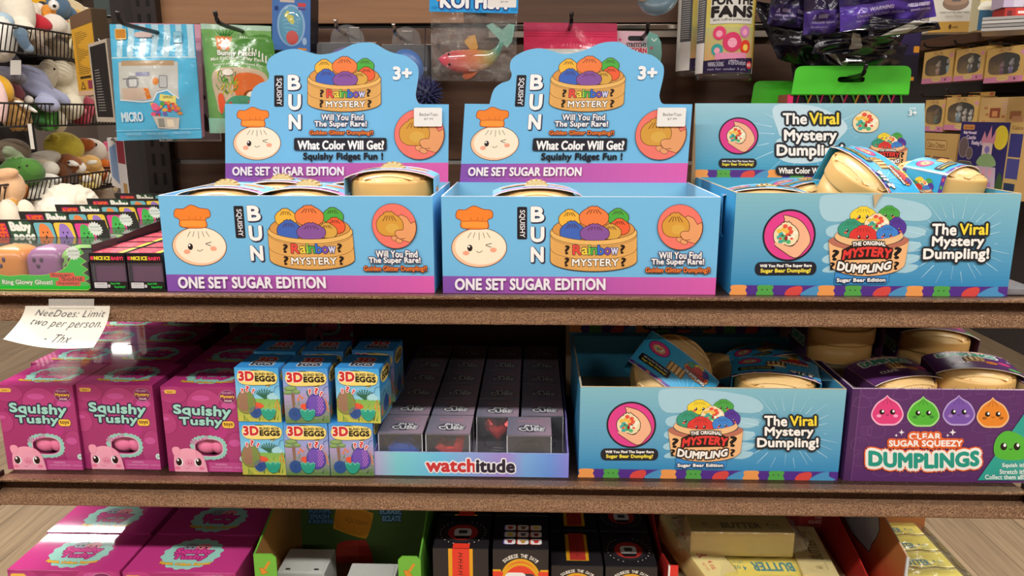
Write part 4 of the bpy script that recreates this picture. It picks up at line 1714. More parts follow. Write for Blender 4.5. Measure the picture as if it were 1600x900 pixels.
# ================================================================== blue egg boxes
def egg_front_art(kind, W, Hh):
    A = Art(lin(1, 1, 1, 1))
    x0, x1, y0, y1 = 22, 326, 545, 890
    A.mp = lambda x, y: ((x - x0) / (x1 - x0) * W, (y1 - y) / (y1 - y0) * Hh)
    A.clip = (x0, x1, y0, y1)
    if kind == 'purple':
        A.grad(x0, y0, x1, 700, '#3f9be0', '#a7a6d8', 10, True)
        A.grad(x0, 700, x1, y1, '#b3a0cf', '#63843e', 8, True)
    else:
        A.grad(x0, y0, x1, 740, '#3fa4e4', '#8fd0ea', 10, True)
        A.grad(x0, 740, x1, y1, '#7db85a', '#c7c04e', 8, True)
    rnd = random.Random(8)
    # foliage
    for i in range(26):
        x, y = rnd.uniform(20, 330), rnd.uniform(770, 890)
        A.poly([(x, y), (x + rnd.uniform(-26, 26), y - rnd.uniform(20, 44)), (x + 9, y + 4)], rnd.choice(('#3c6b34', '#5b8f3c', '#2f5a3a', '#7aa046')))
    for i in range(9):
        x, y = rnd.uniform(285, 322), rnd.uniform(745, 820)
        A.poly([(x, y), (x + rnd.uniform(-9, 9), y - 28), (x + 8, y)], rnd.choice(('#e8743a', '#f0a04a')))
    if kind == 'purple':
        A.poly([(72, 700), (96, 696), (92, 790), (108, 810), (62, 810), (78, 790)], '#8d6a54')
        for x, y, rx, ry in ((70, 668, 44, 18), (110, 690, 26, 14), (50, 694, 32, 13)):
            A.ell(x, y, rx, ry, '#6f8e55', n=16)
            A.ell(x, y - 4, rx * .8, ry * .6, '#8fae6d', n=14)
        A.line([(186, 676), (180, 700), (196, 730)], 9, '#4b6b62', sm=True)
        for x, y in ((130, 720), (146, 730), (118, 740)):
            A.poly([(x - 8, y), (x, y - 16), (x + 8, y), (x, y + 8)], '#f0823e')
        egg, ec = (236, 774, 66, 72), ('#5a49ae', '#8a5fc4', '#c07ad0')
        A.ell(90, 832, 44, 42, '#2c4f8d')
        spx = 90
    else:
        for a in range(-80, 81, 20):
            A.line([(222, 740), (222 + 60 * math.sin(R(a)), 700 - 34 * math.cos(R(a)) + 10)], 8, '#2f6a50')
        for x, y, r_ in ((262, 726, 26), (292, 728, 22), (275, 712, 20)):
            A.ell(x, y, r_, r_ * .7, '#a8dbe6', n=14)
        egg, ec = (88, 760, 64, 78), ('#8f8a4a', '#b06a72', '#6e9d52')
        spx = 150
        A.ell(150, 826, 40, 38, '#2c4f8d')
    A.blob([(130, 780), (150, 764), (190, 770), (210, 786), (190, 800), (150, 804)], '#e85a3c')
    ex, ey, erx, ery = egg
    pts = [(ex + erx * math.cos(R(a)) * (1 - .16 * math.sin(R(-a))), ey + ery * math.sin(R(a))) for a in range(0, 360, 12)]
    A.poly(pts, ec[0], '#2a2440', 2)
    for j in range(-5, 6):
        for i in range(-4, 5):
            x = ex + (i + (j % 2) * .5) * erx * .24
            y = ey + j * ery * .17
            if ((x - ex) / erx) ** 2 + ((y - ey) / ery) ** 2 < .72:
                c = ec[1] if i < 1 else ec[2]
                A.poly([(x - erx * .1, y - ery * .06), (x, y - ery * .1), (x + erx * .1, y - ery * .06), (x, y + ery * .1)], c)
    for a in range(0, 360, 20):
        for q in (.45, .8):
            A.poly([(spx + 42 * q * math.cos(R(a)), 830 + 40 * q * math.sin(R(a))), (spx + 42 * (q + .3) * math.cos(R(a + 7)), 830 + 40 * (q + .3) * math.sin(R(a + 7))), (spx + 42 * q * math.cos(R(a + 14)), 830 + 40 * q * math.sin(R(a + 14)))], '#4470b8')
    tx = 178 if kind == 'purple' else 240
    A.poly([(tx + 50 * math.cos(R(a)), 812 + 62 * math.sin(R(a))) for a in range(0, 181, 15)], '#2fa88c', '#1f5a52', 2)
    A.line([(tx - 50, 812), (tx - 34, 802), (tx - 18, 814), (tx, 800), (tx + 18, 814), (tx + 34, 802), (tx + 50, 812)], 7, '#62cdb2')
    for j in range(3):
        for i in range(-2, 3):
            A.line([(tx + i * 16 - 6, 824 + j * 13), (tx + i * 16, 831 + j * 13), (tx + i * 16 + 6, 824 + j * 13)], 2, '#1f7a68')
    # crack line in the sky, speech bubble, lettering
    A.line([(326, 650), (300, 660), (288, 690), (262, 700)], 2.5, '#1f3f6a')
    A.blob([(40, 604), (60, 570), (140, 558), (240, 560), (300, 572), (318, 600), (304, 636), (272, 648), (240, 664), (236, 650), (120, 652), (60, 640)], '#f6dd7c')
    A.blob([(122, 562), (160, 556), (204, 563), (160, 561)], '#4a4420')
    A.blob([(230, 650), (252, 656), (272, 644), (250, 648)], '#4a4420')
    A.txt('3D', 54, 568, 154, 624, '#cf2f2c', '#f7f2e6', 4, .07)
    A.txt('BLIND BOX', 166, 572, 300, 588, '#3a3320', bold=.05)
    A.txt('EGGS', 166, 594, 302, 626, '#2a2418', bold=.08)
    q = ((202, 686, 20), (246, 682, 26), (278, 700, 18)) if kind == 'purple' else ((70, 688, 18), (106, 676, 24), (146, 690, 18))
    for i, (x, y, s) in enumerate(q):
        r_ = (-.25, 0, .3)[i] * s
        A.txt('?', 0, 0, 0, 0, '#d8352f', '#f7eef0', 4, .05, quad=[(x - s * .45 - r_ * -.6, y - s * .7), (x + s * .45 + r_ * .6, y - s * .7), (x + s * .45 - r_ * .6, y + s * .7), (x - s * .45 - r_ * .6, y + s * .7)])
    return A


def make_eggbox(kind, group, W=.0545, Hh=.0695, D=.0545):
    t = thing('blind_box', '', 'toy box', (0, 0, 0), 0, group)
    m = MB().use('satin')
    m.box((0, D / 2, Hh / 2), (W, D - .0002, Hh), '#3f9be0' if kind == 'green' else '#4590dc', .0006)
    m.art(egg_front_art(kind, W, Hh), (-W / 2, -.00005, 0), m='satin')
    for sx in (-1, 1):
        S = Art(lin(100, 127, D, Hh))
        S.clip = (0, 100, 0, 127)
        S.grad(2, 50, 98, 122, '#5fa6d8', '#5c7f44', 6, True)
        S.blob([(10, 22), (30, 8), (70, 8), (92, 22), (70, 40), (30, 40)], '#f6dd7c')
        S.txt('EGGS', 26, 16, 78, 34, '#2a2418', bold=.07)
        S.line([(20, 70), (40, 60), (50, 80), (80, 66)], 2, '#24485e')
        S.ell(50, 96, 22, 20, '#2c4f8d', n=16)
        for x in (14, 82):
            S.poly([(x - 8, 112), (x, 84), (x + 8, 112)], '#e8743a')
        m.art(S, (sx * W / 2, 0 if sx > 0 else D, 0), (0, sx, 0), (0, 0, 1), (sx, 0, 0), m='satin')
    m.build('carton', t)
    m = MB().use('satin')
    m.bb(-W / 2 + .0004, W / 2 - .0004, .0006, D - .0008, Hh, Hh + .0003, '#3a93da')
    T = Art(lin(100, 100, W, D))
    T.txt('3D', 34, 26, 74, 54, '#cf2f2c', '#e8e4da', 2.4, .07)
    T.txt('EGGS', 30, 62, 78, 82, '#22304c', '#e8e4da', 2.4, .07)
    m.art(T, (-W / 2, 0, Hh + .0003), (1, 0, 0), (0, 1, 0), (0, 0, 1), m='satin')
    m.build('top_flap', t)
    return t


eg = {'green': make_eggbox('green', 'egg boxes with the green egg'), 'purple': make_eggbox('purple', 'egg boxes with the purple egg')}
used = set()


def egg_at(kind, x, y, z, rz, label):
    r = eg[kind]
    if kind not in used:
        used.add(kind)
        r.location, r.rotation_euler, r['label'] = (x, y, z), (0, 0, R(rz)), label
        return r
    return copy_thing(r, (x, y, z), R(rz), label)


egg_at('green', -.3335, .025, Z2 + .0004, 0, 'small blue box with a green-pink egg, left of the lower front row')
egg_at('purple', -.2785, .025, Z2 + .0004, 0, 'small blue box with a purple egg, middle of the lower front row')
egg_at('purple', -.2230, .026, Z2 + .0004, 1, 'small blue box with a purple egg, right of the lower front row')
ZE = Z2 + .0707
egg_at('green', -.3345, .026, ZE, -2, 'small blue box with a green-pink egg, left of the upper front row')
egg_at('purple', -.2745, .024, ZE, 2, 'small blue box with a purple egg, middle of the upper front row')
egg_at('green', -.2120, .027, ZE, -4, 'small blue box with a green-pink egg, right of the upper front row')
for k, (x, kd) in enumerate(((-.3335, 'green'), (-.2750, 'purple'), (-.2180, 'purple'))):
    w = ('left', 'middle', 'right')[k]
    egg_at(kd, x, .086, Z2 + .0004, 0, 'small blue egg box behind the %s one of the lower row' % w)
    egg_at(kd, x + (0, .003, .0105)[k], .091 + (0, .002, .008)[k], ZE, (0, 1, -3)[k], 'shadowed blue egg box behind the %s one of the upper row' % w)
egg_at('purple', -.372, .335, Z2 + .0004, 90, 'shadowed blue egg box under the left of the far pink box')
egg_at('purple', -.318, .335, Z2 + .0004, 90, 'shadowed blue egg box under the right of the far pink box')
copy_thing(pb, (-.3405, .345, Z2 + .0709), R(1), 'lone shadowed pink box by the back panel, behind the egg boxes')


# ================================================================== tray of cube toys
def irid(x):
    st = [(0, '#b9a9d6'), (.12, '#7fd0d8'), (.35, '#6fc3ea'), (.5, '#8fa8e2'), (.68, '#a58ad4'), (.78, '#7cb0e6'), (.9, '#6f9be4'), (1, '#8a8ae0')]
    for (a, c), (b, d) in zip(st, st[1:]):
        if a <= x <= b:
            k = (x - a) / (b - a)
            return tuple(p + (q - p) * k for p, q in zip(H(c), H(d)))
    return H(st[-1][1])


TW, TH, TD = .242, .0315, .385
ct = thing('display_tray', 'low iridescent blue and violet tray holding rows of small cube toys', 'tray', (-.0755, .028, Z2 + .0004))
A = Art(lin(1000, 130, TW, TH))
for i in range(60):
    A.poly([(1000 * i / 60, 0), (1000 * (i + 1) / 60, 0), (1000 * (i + 1) / 60, 130), (1000 * i / 60, 130)], irid((i + .5) / 60))
A.txt('watch', 272, 36, 522, 104, '#d23a3a', '#f4f2f4', 7, .055)
A.txt('itude', 530, 36, 722, 104, '#332a3a', '#f4f2f4', 7, .055)
t_ = .0018
m = MB().use('card')
m.bb(-TW / 2, TW / 2, 0, t_, 0, TH, '#9fa8dc')
m.art(A, (-TW / 2, 0, 0))
m.build('front_panel', ct)
for sx in (-1, 1):
    m = MB().use('card')
    x = sx * (TW / 2 - t_ / 2)
    m.prism([(t_, 0), (TD, 0), (TD, .05), (.07, .05), (.03, TH + .004), (t_, TH)], 'x', x - t_ / 2, x + t_ / 2, '#8a7fca')
    m.build('side_panel', ct)
MB().use('card').bb(-TW / 2, TW / 2, TD, TD + t_, 0, .05, '#8a7fca').build('rear_panel', ct)
MB().use('card').bb(-TW / 2 + t_, TW / 2 - t_, t_, TD, 0, .0012, '#c9c4dc').build('base_panel', ct)


def make_cube(col, group, kind='gem', W=.0555, Hh=.0525, D=.0585):
    t = thing('cube_toy', '', 'toy', (0, 0, 0), 0, group)
    m = MB().use('satin')
    g = '#5d5a66'
    m.bb(-W / 2, W / 2, 0, D, Hh - .001, Hh, '#6a6674')
    m.bb(-W / 2, W / 2, D - .001, D, 0, Hh - .001, '#4a4850')
    m.bb(-W / 2, W / 2, 0, D - .001, 0, .001, '#4a4850')
    T = Art(lin(100, 106, W, D))
    T.grad(0, 0, 100, 106, '#77788a', '#a58fa0', 8)
    T.txt('WATCHITUDE', 22, 20, 80, 30, '#c78a94', bold=.02)
    hexp = [(28, 54), (50, 44), (74, 52), (86, 62), (84, 80), (52, 90), (30, 84), (24, 70)]
    T.poly(hexp, '#55525e')
    T.txt('PIX', 0, 0, 0, 0, '#d9d9de', '#2f2d36', 2.2, .05, quad=[(42, 47), (72, 50), (80, 62), (38, 62)])
    T.txt('CUBE', 0, 0, 0, 0, '#d9d9de', '#2f2d36', 2.2, .05, quad=[(24, 64), (86, 64), (82, 82), (30, 82)])
    m.art(T, (-W / 2, 0, Hh), (1, 0, 0), (0, 1, 0), (0, 0, 1), m='satin')
    m.build('card_sleeve', t)
    m = MB().use('clear')
    m.add([(-W / 2 + .0003, .0002, .001), (W / 2 - .0003, .0002, .001), (W / 2 - .0003, .0002, Hh - .001), (-W / 2 + .0003, .0002, Hh - .001)], [(0, 1, 2, 3)], '#d9dade')
    for sx in (-1, 1):
        m.add([(sx * (W / 2 - .0002), .0004, .001), (sx * (W / 2 - .0002), D - .001, .001), (sx * (W / 2 - .0002), D - .001, Hh - .001), (sx * (W / 2 - .0002), .0004, Hh - .001)], [(0, 1, 2, 3)], '#d9dade')
    m.use('milky')
    for sx in (-1, 1):
        m.tube([(sx * (W / 2 - .0006), .0006, .001), (sx * (W / 2 - .0006), .0006, Hh - .001)], .0006, '#e8e8ec', 6)
    m.tube([(-W / 2, .0006, Hh - .0012), (W / 2, .0006, Hh - .0012)], .0005, '#e8e8ec', 6)
    m.build('clear_window', t)
    m = MB().use('plastic')
    m.lathe([(.019, .001), (.0195, .004), (.017, .0065), (0, .0068)], '#2a282e', (0, D * .45, 0), 28)
    m.build('stand', t)
    m = MB().use('foil')
    cz = .024
    if kind == 'heart':
        pts = [(0, -.019), (.017, -.001), (.0185, .009), (.011, .0145), (.004, .0125), (0, .007), (-.004, .0125), (-.011, .0145), (-.0185, .009), (-.017, -.001)]
        rings = []
        for y, s in ((-.010, .62), (-.004, 1.0), (.006, 1.0), (.011, .6)):
            rings.append([(x * s, D * .45 + y, cz + .002 + z * s) for x, z in pts])
        n = len(pts)
        vs = [p for r_ in rings for p in r_] + [(0, D * .45 - .0125, cz), (0, D * .45 + .013, cz)]
        fs = [(k * n + i, k * n + (i + 1) % n, (k + 1) * n + (i + 1) % n, (k + 1) * n + i) for k in range(3) for i in range(n)]
        fs += [(4 * n, i, (i + 1) % n) for i in range(n)] + [(4 * n + 1, 3 * n + i, 3 * n + (i + 1) % n) for i in range(n)]
        m.add(vs, fs, col)
    elif kind == 'bent':
        for (a, b) in (((-.012, -.006), (.008, .010)), ((-.016, .004), (.010, -.010))):
            pass
        pts = [(-.018, .002), (-.006, -.006), (.008, -.009), (.016, -.004), (.019, .013), (.009, .016), (.006, .004), (-.004, .004), (-.012, .010)]
        m.prism([(x, cz + z) for x, z in pts], 'y', D * .45 - .010, D * .45 + .008, col)
        m.prism([(x * .7 + .001, cz + z * .7) for x, z in pts], 'y', D * .45 - .014, D * .45 + .012, col)
    elif kind == 'gem':
        pts = [(-.020, .004), (-.010, .013), (.008, .012), (.020, -.001), (.012, -.013), (-.012, -.012)]
        m.prism([(x, cz - .003 + z) for x, z in pts], 'y', D * .45 - .008, D * .45 + .008, col)
        m.prism([(x * .72, cz - .001 + z * .8) for x, z in pts], 'y', D * .45 - .015, D * .45 + .014, col)
    else:
        m.lathe([(.0, .0), (.019, .001), (.0195, .003), (.016, .0045), (0, .005)], col, (0, 0, 0), 28)
        for i, v in enumerate(m.v):
            m.v[i] = (v[0], D * .38 - v[2], cz - .003 + v[1] * .8)
    m.build('foil_toy', t)
    return t


kinds = [('blue', '#3a74d8', 'gem'), ('red_bar', '#e8423c', 'bent'), ('red_heart', '#e8423c', 'heart'), ('black', '#1a181c', 'disc')]
protos = [make_cube(c, 'cube toys in the iridescent tray', k) for _, c, k in kinds]
cl = ['clear-front cube box with a shiny blue shape, front left of the iridescent tray', 'clear-front cube box with a bent shiny red shape, front of the second tray column',
      'clear-front cube box with a shiny red heart, set back in the third tray column', 'clear-front cube box with a black disc, front right of the iridescent tray']
rown = ['front', 'second', 'third', 'fourth', 'fifth', 'rearmost']
coln = ['leftmost', 'second', 'third', 'rightmost']
CX = (-.1635, -.1045, -.0455, .0135)
donep = set()
for c in range(4):
    for r in range(6):
        if c == 2 and r == 0:
            continue
        pi = c
        lab = cl[c] if (r == 0 and c != 2) or (c == 2 and r == 1) else 'dark cube box, %s of the %s column in the iridescent tray' % (rown[r], coln[c])
        x, y = CX[c], .0335 + .0612 * r
        if c == 3 and r == 0:
            x, y = -.0035, .0315
        if c == 2 and r == 1:
            y -= .004
        loc = (x, y, Z2 + .0018)
        if c not in donep:
            donep.add(c)
            protos[c].location, protos[c]['label'] = loc, lab
        else:
            copy_thing(protos[c], loc, 0, lab)


# ================================================================== bottom shelf
def make_bigpink(W=.1455, Hh=.1068, D=.0868):
    t = thing('toy_box', '', 'toy box', (0, 0, 0), 0, 'large pink boxes on the bottom shelf')
    m = MB().use('gloss')
    m.box((0, D / 2, Hh / 2), (W, D - .0004, Hh), '#a82e70', .0008)
    A = Art(lin(150, 110, W, Hh))
    A.clip = (0, 150, 0, 110)
    for x, y, rx, ry in ((20, 16, 22, 18), (62, 30, 26, 26), (120, 14, 30, 20), (30, 80, 30, 24), (100, 86, 34, 26)):
        A.ell(x, y, rx, ry, '#b93a80', n=24)
        A.ell(x - 4, y - ry * .4, rx * .5, ry * .2, '#c9559a', n=16)
    A.ell(126, 16, 16, 13, '#7d2a5e', '#c98aae', .8)
    A.txt('Mystery', 113, 12, 139, 19, '#f2c04a', '#5a1f42', .8, .04)
    A.rr(4, 5, 24, 11, 3, '#f0bf52')
    A.txt('Squishy', 26, 34, 112, 54, '#9ed6c8', '#3c2a4c', 2.4, .05)
    A.txt('Tushy', 34, 56, 100, 74, '#9ed6c8', '#3c2a4c', 2.4, .05)
    m.art(A, (-W / 2, .0001, 0), m='gloss')
    m.build('carton', t)
    m = MB().use('gloss')
    m.bb(-W / 2 + .0006, W / 2 - .0006, .0008, D - .001, Hh, Hh + .0004, '#b8387d')
    T = Art(lin(150, 90, W, D))
    pink_badge(T, 74, 46, 38, 36)
    m.art(T, (-W / 2, 0, Hh + .0004), (1, 0, 0), (0, 1, 0), (0, 0, 1), m='gloss')
    m.build('lid', t)
    return t


bp = make_bigpink()
for k, (x, y, lab) in enumerate(((-.5950, .006, 'large pink box, front left corner of the bottom shelf'), (-.4460, .006, 'large pink box beside the green tray, front row of the bottom shelf'),
                                 (-.6000, .096, 'large pink box behind the front left one on the bottom shelf'), (-.4460, .096, 'shadowed large pink box behind the one beside the green tray'),
                                 )):
    if k == 0:
        bp.location, bp['label'] = (x, y, Z3 + .0004), lab
    else:
        copy_thing(bp, (x, y, Z3 + .0004), 0, lab)

# ---- green tray with its tall printed back
GW, GD, GH = .2115, .185, .13
gt = thing('display_tray', 'green cardboard tray with orange arrow tabs and a dark green printed back, bottom shelf', 'tray', (-.2445, .010, Z3 + .0004))
m = MB().use('card')
m.bb(-GW / 2, GW / 2, 0, .002, 0, .07, '#6db33c')
for sx in (-1, 1):
    x0 = -GW / 2 if sx < 0 else GW / 2 - .0285
    m.prism([(x0, .07), (x0 + .0285, .07), (x0 + .0285, .127), (x0 + .0235, .132), (x0 + .005 * (sx > 0), .132), (x0, .127 if sx > 0 else .132)], 'y', 0, .002, '#6db33c')
A = Art(lin(1, 1, 1, 1))
A.mp = lambda x, y: (x, y)
for sx in (-1, 1):
    cx = sx * (GW / 2 - .014)
    s_ = 1 if sx < 0 else 1
    A.line([(cx + .006, .122), (cx - .003, .108)], .0032, '#d98a2a')
    A.poly([(cx - .0075, .1125), (cx - .005, .1035), (cx + .0035, .1065), (cx - .0005, .109), (cx - .003, .1125)], '#d98a2a', '#8a4a12', .0004)
m.art(A, (0, 0, 0))
m.build('front_panel', gt)
for sx in (-1, 1):
    m = MB().use('card')
    x = sx * (GW / 2 - .001)
    m.prism([(.002, 0), (GD, 0), (GD, .185), (.002, .132)], 'x', x - .001, x + .001, '#5a9a34')
    xi = sx * (GW / 2 - .0022)
    m.prism([(.003, .001), (GD - .001, .001), (GD - .001, .184), (.003, .131)], 'x', xi - .0001, xi + .0001, '#a9793f' if sx < 0 else '#56793a')
    m.build('side_panel', gt)
m = MB().use('card')
m.bb(-GW / 2, GW / 2, GD, GD + .002, 0, .19, '#4d6b35')
o = Vector(gt.location)
A = Art(lambda x, y: (at(x, y, .010 + GD).x - o.x, at(x, y, .010 + GD).z - o.z))
A.blob([(527, 790), (536, 787), (578, 800), (583, 806), (575, 836), (566, 841), (527, 828), (521, 822)], '#e0a02e')
A.blob([(530, 795), (578, 804), (571, 836), (526, 824)], '#cf8a28')
A.txt('SQUISHY', 0, 0, 0, 0, '#8a5a1c', bold=.0, quad=[(540, 808), (576, 816), (574, 824), (538, 815)])
A.blob([(528, 850), (560, 844), (574, 848), (581, 886), (530, 892), (526, 886)], '#b5352f')
A.poly([(526, 852), (560, 848), (562, 890), (529, 891)], '#c2453a')
A.txt('SQUISH,', 482, 794, 517, 802, '#5f93b8', '#27455e', 1.4, .05)
A.txt('SMASH', 484, 803, 514, 811, '#5f93b8', '#27455e', 1.4, .05)
A.txt('& SQUEEZE', 482, 812, 520, 818, '#5f93b8', '#27455e', 1.2, .05)
A.txt('ECRASE,', 594, 795, 627, 804, '#7fb0d0', '#27455e', 1.4, .05)
A.txt('ECLATE', 598, 806, 626, 814, '#7fb0d0', '#27455e', 1.4, .05)
m.art(A, (0, GD, 0))
m.build('rear_panel', gt)
MB().use('matte').bb(-GW / 2 + .003, GW / 2 - .003, .003, GD - .001, .0004, .003, '#8a6f4a').build('base_panel', gt)


def plain_pack(name, label, cat, group, W, D, Hh, col, top=None, m_='satin'):
    t = thing(name, label, cat, (0, 0, 0), 0, group)
    m = MB().use(m_)
    m.box((0, D / 2, Hh / 2), (W, D, Hh), col, .0012)
    m.build('carton', t)
    m = MB().use(m_)
    m.bb(-W / 2 + .004, W / 2 - .004, .004, D - .004, Hh, Hh + .0006, top or col)
    for x in (-.3, .3):
        m.bb(W * x - .003, W * x + .003, .006, .009, Hh + .0006, Hh + .0012, '#2a2a2c')
    m.build('top_flap', t)
    return t


wp = plain_pack('toy_box', 'pale grey box with two small black dots, left inside the green tray', 'toy box', 'grey boxes in the green tray', .064, .058, .0735, '#b8bab4')
wp.location = (gt.location.x - .0625, .055, Z3 + .0038)
copy_thing(wp, (gt.location.x + .033, .022, Z3 + .0038), 0, 'pale grey box, front right inside the green tray')


# ---- black and red mystery cubes
def make_black(kind, W=.0705, Hh=.138, D=.082):
    t = thing('toy_box', '', 'toy box', (0, 0, 0), 0, 'black and red boxes on the bottom shelf')
    m = MB().use('satin')
    m.box((0, D / 2, Hh / 2), (W, D - .0002, Hh), '#262325', .0008)
    A = Art(lin(100, 196, W, Hh))
    if kind == 'strip':
        A.rect(28, 0, 72, 110, '#e0a01e')
        A.rect(35, 0, 66, 106, '#df3a28')
        for j in range(6):
            y = 8 + j * 12
            A.line([(46, y), (54, y + 3)], 1.6, '#5a1a14')
            A.line([(50, y), (50, y + 8)], 1.6, '#5a1a14')
            A.line([(45, y + 7), (54, y + 8)], 1.3, '#5a1a14')
    else:
        A.poly([(100, 196), (0, 196), (0, 40), (14, 40)] + [(50 - 36 * math.cos(R(a)), 60 - 42 * math.sin(R(a))) for a in range(20, 161, 10)] + [(86, 40), (100, 40)], '#dfa322')
        A.poly([(100, 196), (0, 196), (0, 44), (16, 44)] + [(50 - 32 * math.cos(R(a)), 62 - 38 * math.sin(R(a))) for a in range(20, 161, 10)] + [(84, 44), (100, 44)], '#e2402c')
        A.ell(50, 72, 36, 46, '#dfa322', n=36)
        A.ell(50, 74, 32, 42, '#e2402c', n=36)
        A.rr(30, 48, 76, 112, 8, '#3a3638')
        A.rr(22, 46, 60, 106, 9, '#ecebe8')
        A.rr(32, 64, 52, 86, 3, '#93a560', '#2c3320', 1)
        A.txt('?', 38, 66, 47, 84, '#1f2a16', bold=.05)
        n = 'SQUEEZE THE DAY!'
        for i, ch in enumerate(n):
            if ch == ' ':
                continue
            a = R(-44 + 88 * i / (len(n) - 1))
            cx, cy = 50 + 42 * math.sin(a), 52 - 40 * math.cos(a)
            c, s_ = math.cos(a), math.sin(a)
            w2, h2 = 2.0, 3.6
            A.txt(ch, 0, 0, 0, 0, '#ece6da', bold=.02, quad=[(cx + p * w2 * c - q * h2 * s_, cy + p * w2 * s_ + q * h2 * c) for p, q in ((-1, -1), (1, -1), (1, 1), (-1, 1))])
    m.art(A, (-W / 2, .0001, 0), m='satin')
    m.build('carton', t)
    m = MB().use('satin')
    m.bb(-W / 2 + .0006, W / 2 - .0006, .001, D - .001, Hh, Hh + .0005, '#201d20')
    T = Art(lin(100, 116, W, D))
    if kind == 'icons':
        for j in range(3):
            for i in range(3):
                x, y = 20 + i * 24, 34 + j * 24
                A_ = ('#c3312c', '#7b5a2a', '#e3c22a', '#53545c', '#8a2a30', '#b78a3a')[(i + j * 2) % 6]
                T.rr(x - 2, y, x + 18, y + 19, 4, '#5a4aa0' if i == 0 else '#c9452c')
                T.rr(x, y, x + 20, y + 18, 4, '#ddd9d6')
                T.poly([(x + 5, y + 5), (x + 15, y + 5), (x + 13, y + 14), (x + 7, y + 14)], A_)
                T.rect(x + 4, y + 4, x + 16, y + 6.5, A_)
    elif kind == 'label':
        T.rect(30, 10, 74, 100, '#c9921e')
        T.rect(37, 6, 68, 98, '#a3302a')
        for j in range(5):
            T.line([(50, 22 + j * 14), (55, 26 + j * 14), (50, 30 + j * 14)], 1.6, '#5a1a14')
    else:
        T.ell(50, 62, 34, 34, '#2c282b', n=30)
        T.ell(50, 62, 28, 27, '#9c2c26', n=30)
        T.rr(34, 48, 66, 76, 8, '#c9c7c4')
        T.rr(42, 54, 58, 66, 2, '#3a3a36')
        T.poly([(34, 74), (66, 74), (62, 84), (40, 84)], '#161415')
        for a in list(range(110, 250, 14)) + list(range(-70, 71, 14)):
            T.ell(50 + 42 * math.cos(R(a)), 62 + 40 * math.sin(R(a)), 1.4, 1.4, '#b9b2aa', n=6)
        if kind == 'strip':
            T.rect(36, 100, 66, 116, '#df3a28')
    m.art(T, (-W / 2, 0, Hh + .0005), (1, 0, 0), (0, 1, 0), (0, 0, 1), m='satin')
    m.build('lid', t)
    return t


bk1, bk2 = make_black('strip'), make_black('icons')
bk1.location, bk1['label'] = (-.0895, .020, Z3 + .0004), 'black box with a red and gold ribbon down its front, beside the green tray'
bk2.location, bk2['label'] = (-.0135, .020, Z3 + .0004), 'black box with nine little pictures on its lid, bottom shelf'
bk3 = make_black('label', .0665, .1085, .082)
bk3.location, bk3['label'] = (.0590, .032, Z3 + .0004), 'lower black box with a red gold-edged label on its lid, bottom shelf'
bk4 = make_black('disc', .0665, .1085, .082)
bk4.location, bk4['label'] = (.1285, .032, Z3 + .0004), 'lower black box with a round picture on its lid, left of the red tray'
copy_thing(bk1, (-.0895, .105, Z3 + .0004), 0, 'shadowed black box behind the one with the red ribbon')
copy_thing(bk2, (-.0135, .105, Z3 + .0004), 0, 'shadowed black box behind the one with nine pictures')
copy_thing(bk3, (.0590, .118, Z3 + .0004), 0, 'shadowed black box behind the one with the red label lid')
copy_thing(bk4, (.1285, .118, Z3 + .0004), 0, 'shadowed black box behind the one with the round picture')

# ---- red tray of butter sticks
RW, RD = .262, .19
rt_ = thing('display_tray', 'red cardboard tray of butter-stick toys with a red printed back, bottom shelf', 'tray', (.302, .010, Z3 + .0004))
m = MB().use('card')
m.bb(-RW / 2, RW / 2, 0, .002, 0, .075, '#c22a24')
m.bb(-RW / 2, -RW / 2 + .012, 0, .002, .075, .125, '#d8322a')
m.bb(-RW / 2 - .0002, -RW / 2 + .002, -.0004, .0024, .0, .125, '#e9e2da')
m.build('front_panel', rt_)
for sx in (-1, 1):
    m = MB().use('card')
    x = sx * (RW / 2 - .001)
    m.prism([(.002, 0), (RD, 0), (RD, .13), (.07, .105), (.002, .085 if sx > 0 else .125)], 'x', x - .001, x + .001, '#a4231f')
    m.build('side_panel', rt_)
m = MB().use('card')
m.bb(-RW / 2, RW / 2, RD, RD + .002, 0, .19, '#8f2b27')
o2 = Vector(rt_.location)
A = Art(lambda x, y: (at(x, y, .010 + RD).x - o2.x, at(x, y, .010 + RD).z - o2.z))
A.poly([(1250, 808), (1306, 802), (1306, 820), (1258, 824), (1250, 832)], '#a8352f', '#d98a7a', .4)
A.txt('100%', 1274, 805, 1290, 811, '#e2b9ab', bold=.02)
A.txt('SQUEEZY FUN!', 1263, 813, 1302, 819, '#e2b9ab', bold=.02)
A.rect(1042, 814, 1072, 816, '#6a211d')
A.rect(1042, 820, 1066, 822, '#6a211d')
m.art(A, (0, RD, 0))
m.build('rear_panel', rt_)
MB().use('matte').bb(-RW / 2 + .003, RW / 2 - .003, .003, RD - .001, .0004, .003, '#6e2a22').build('base_panel', rt_)


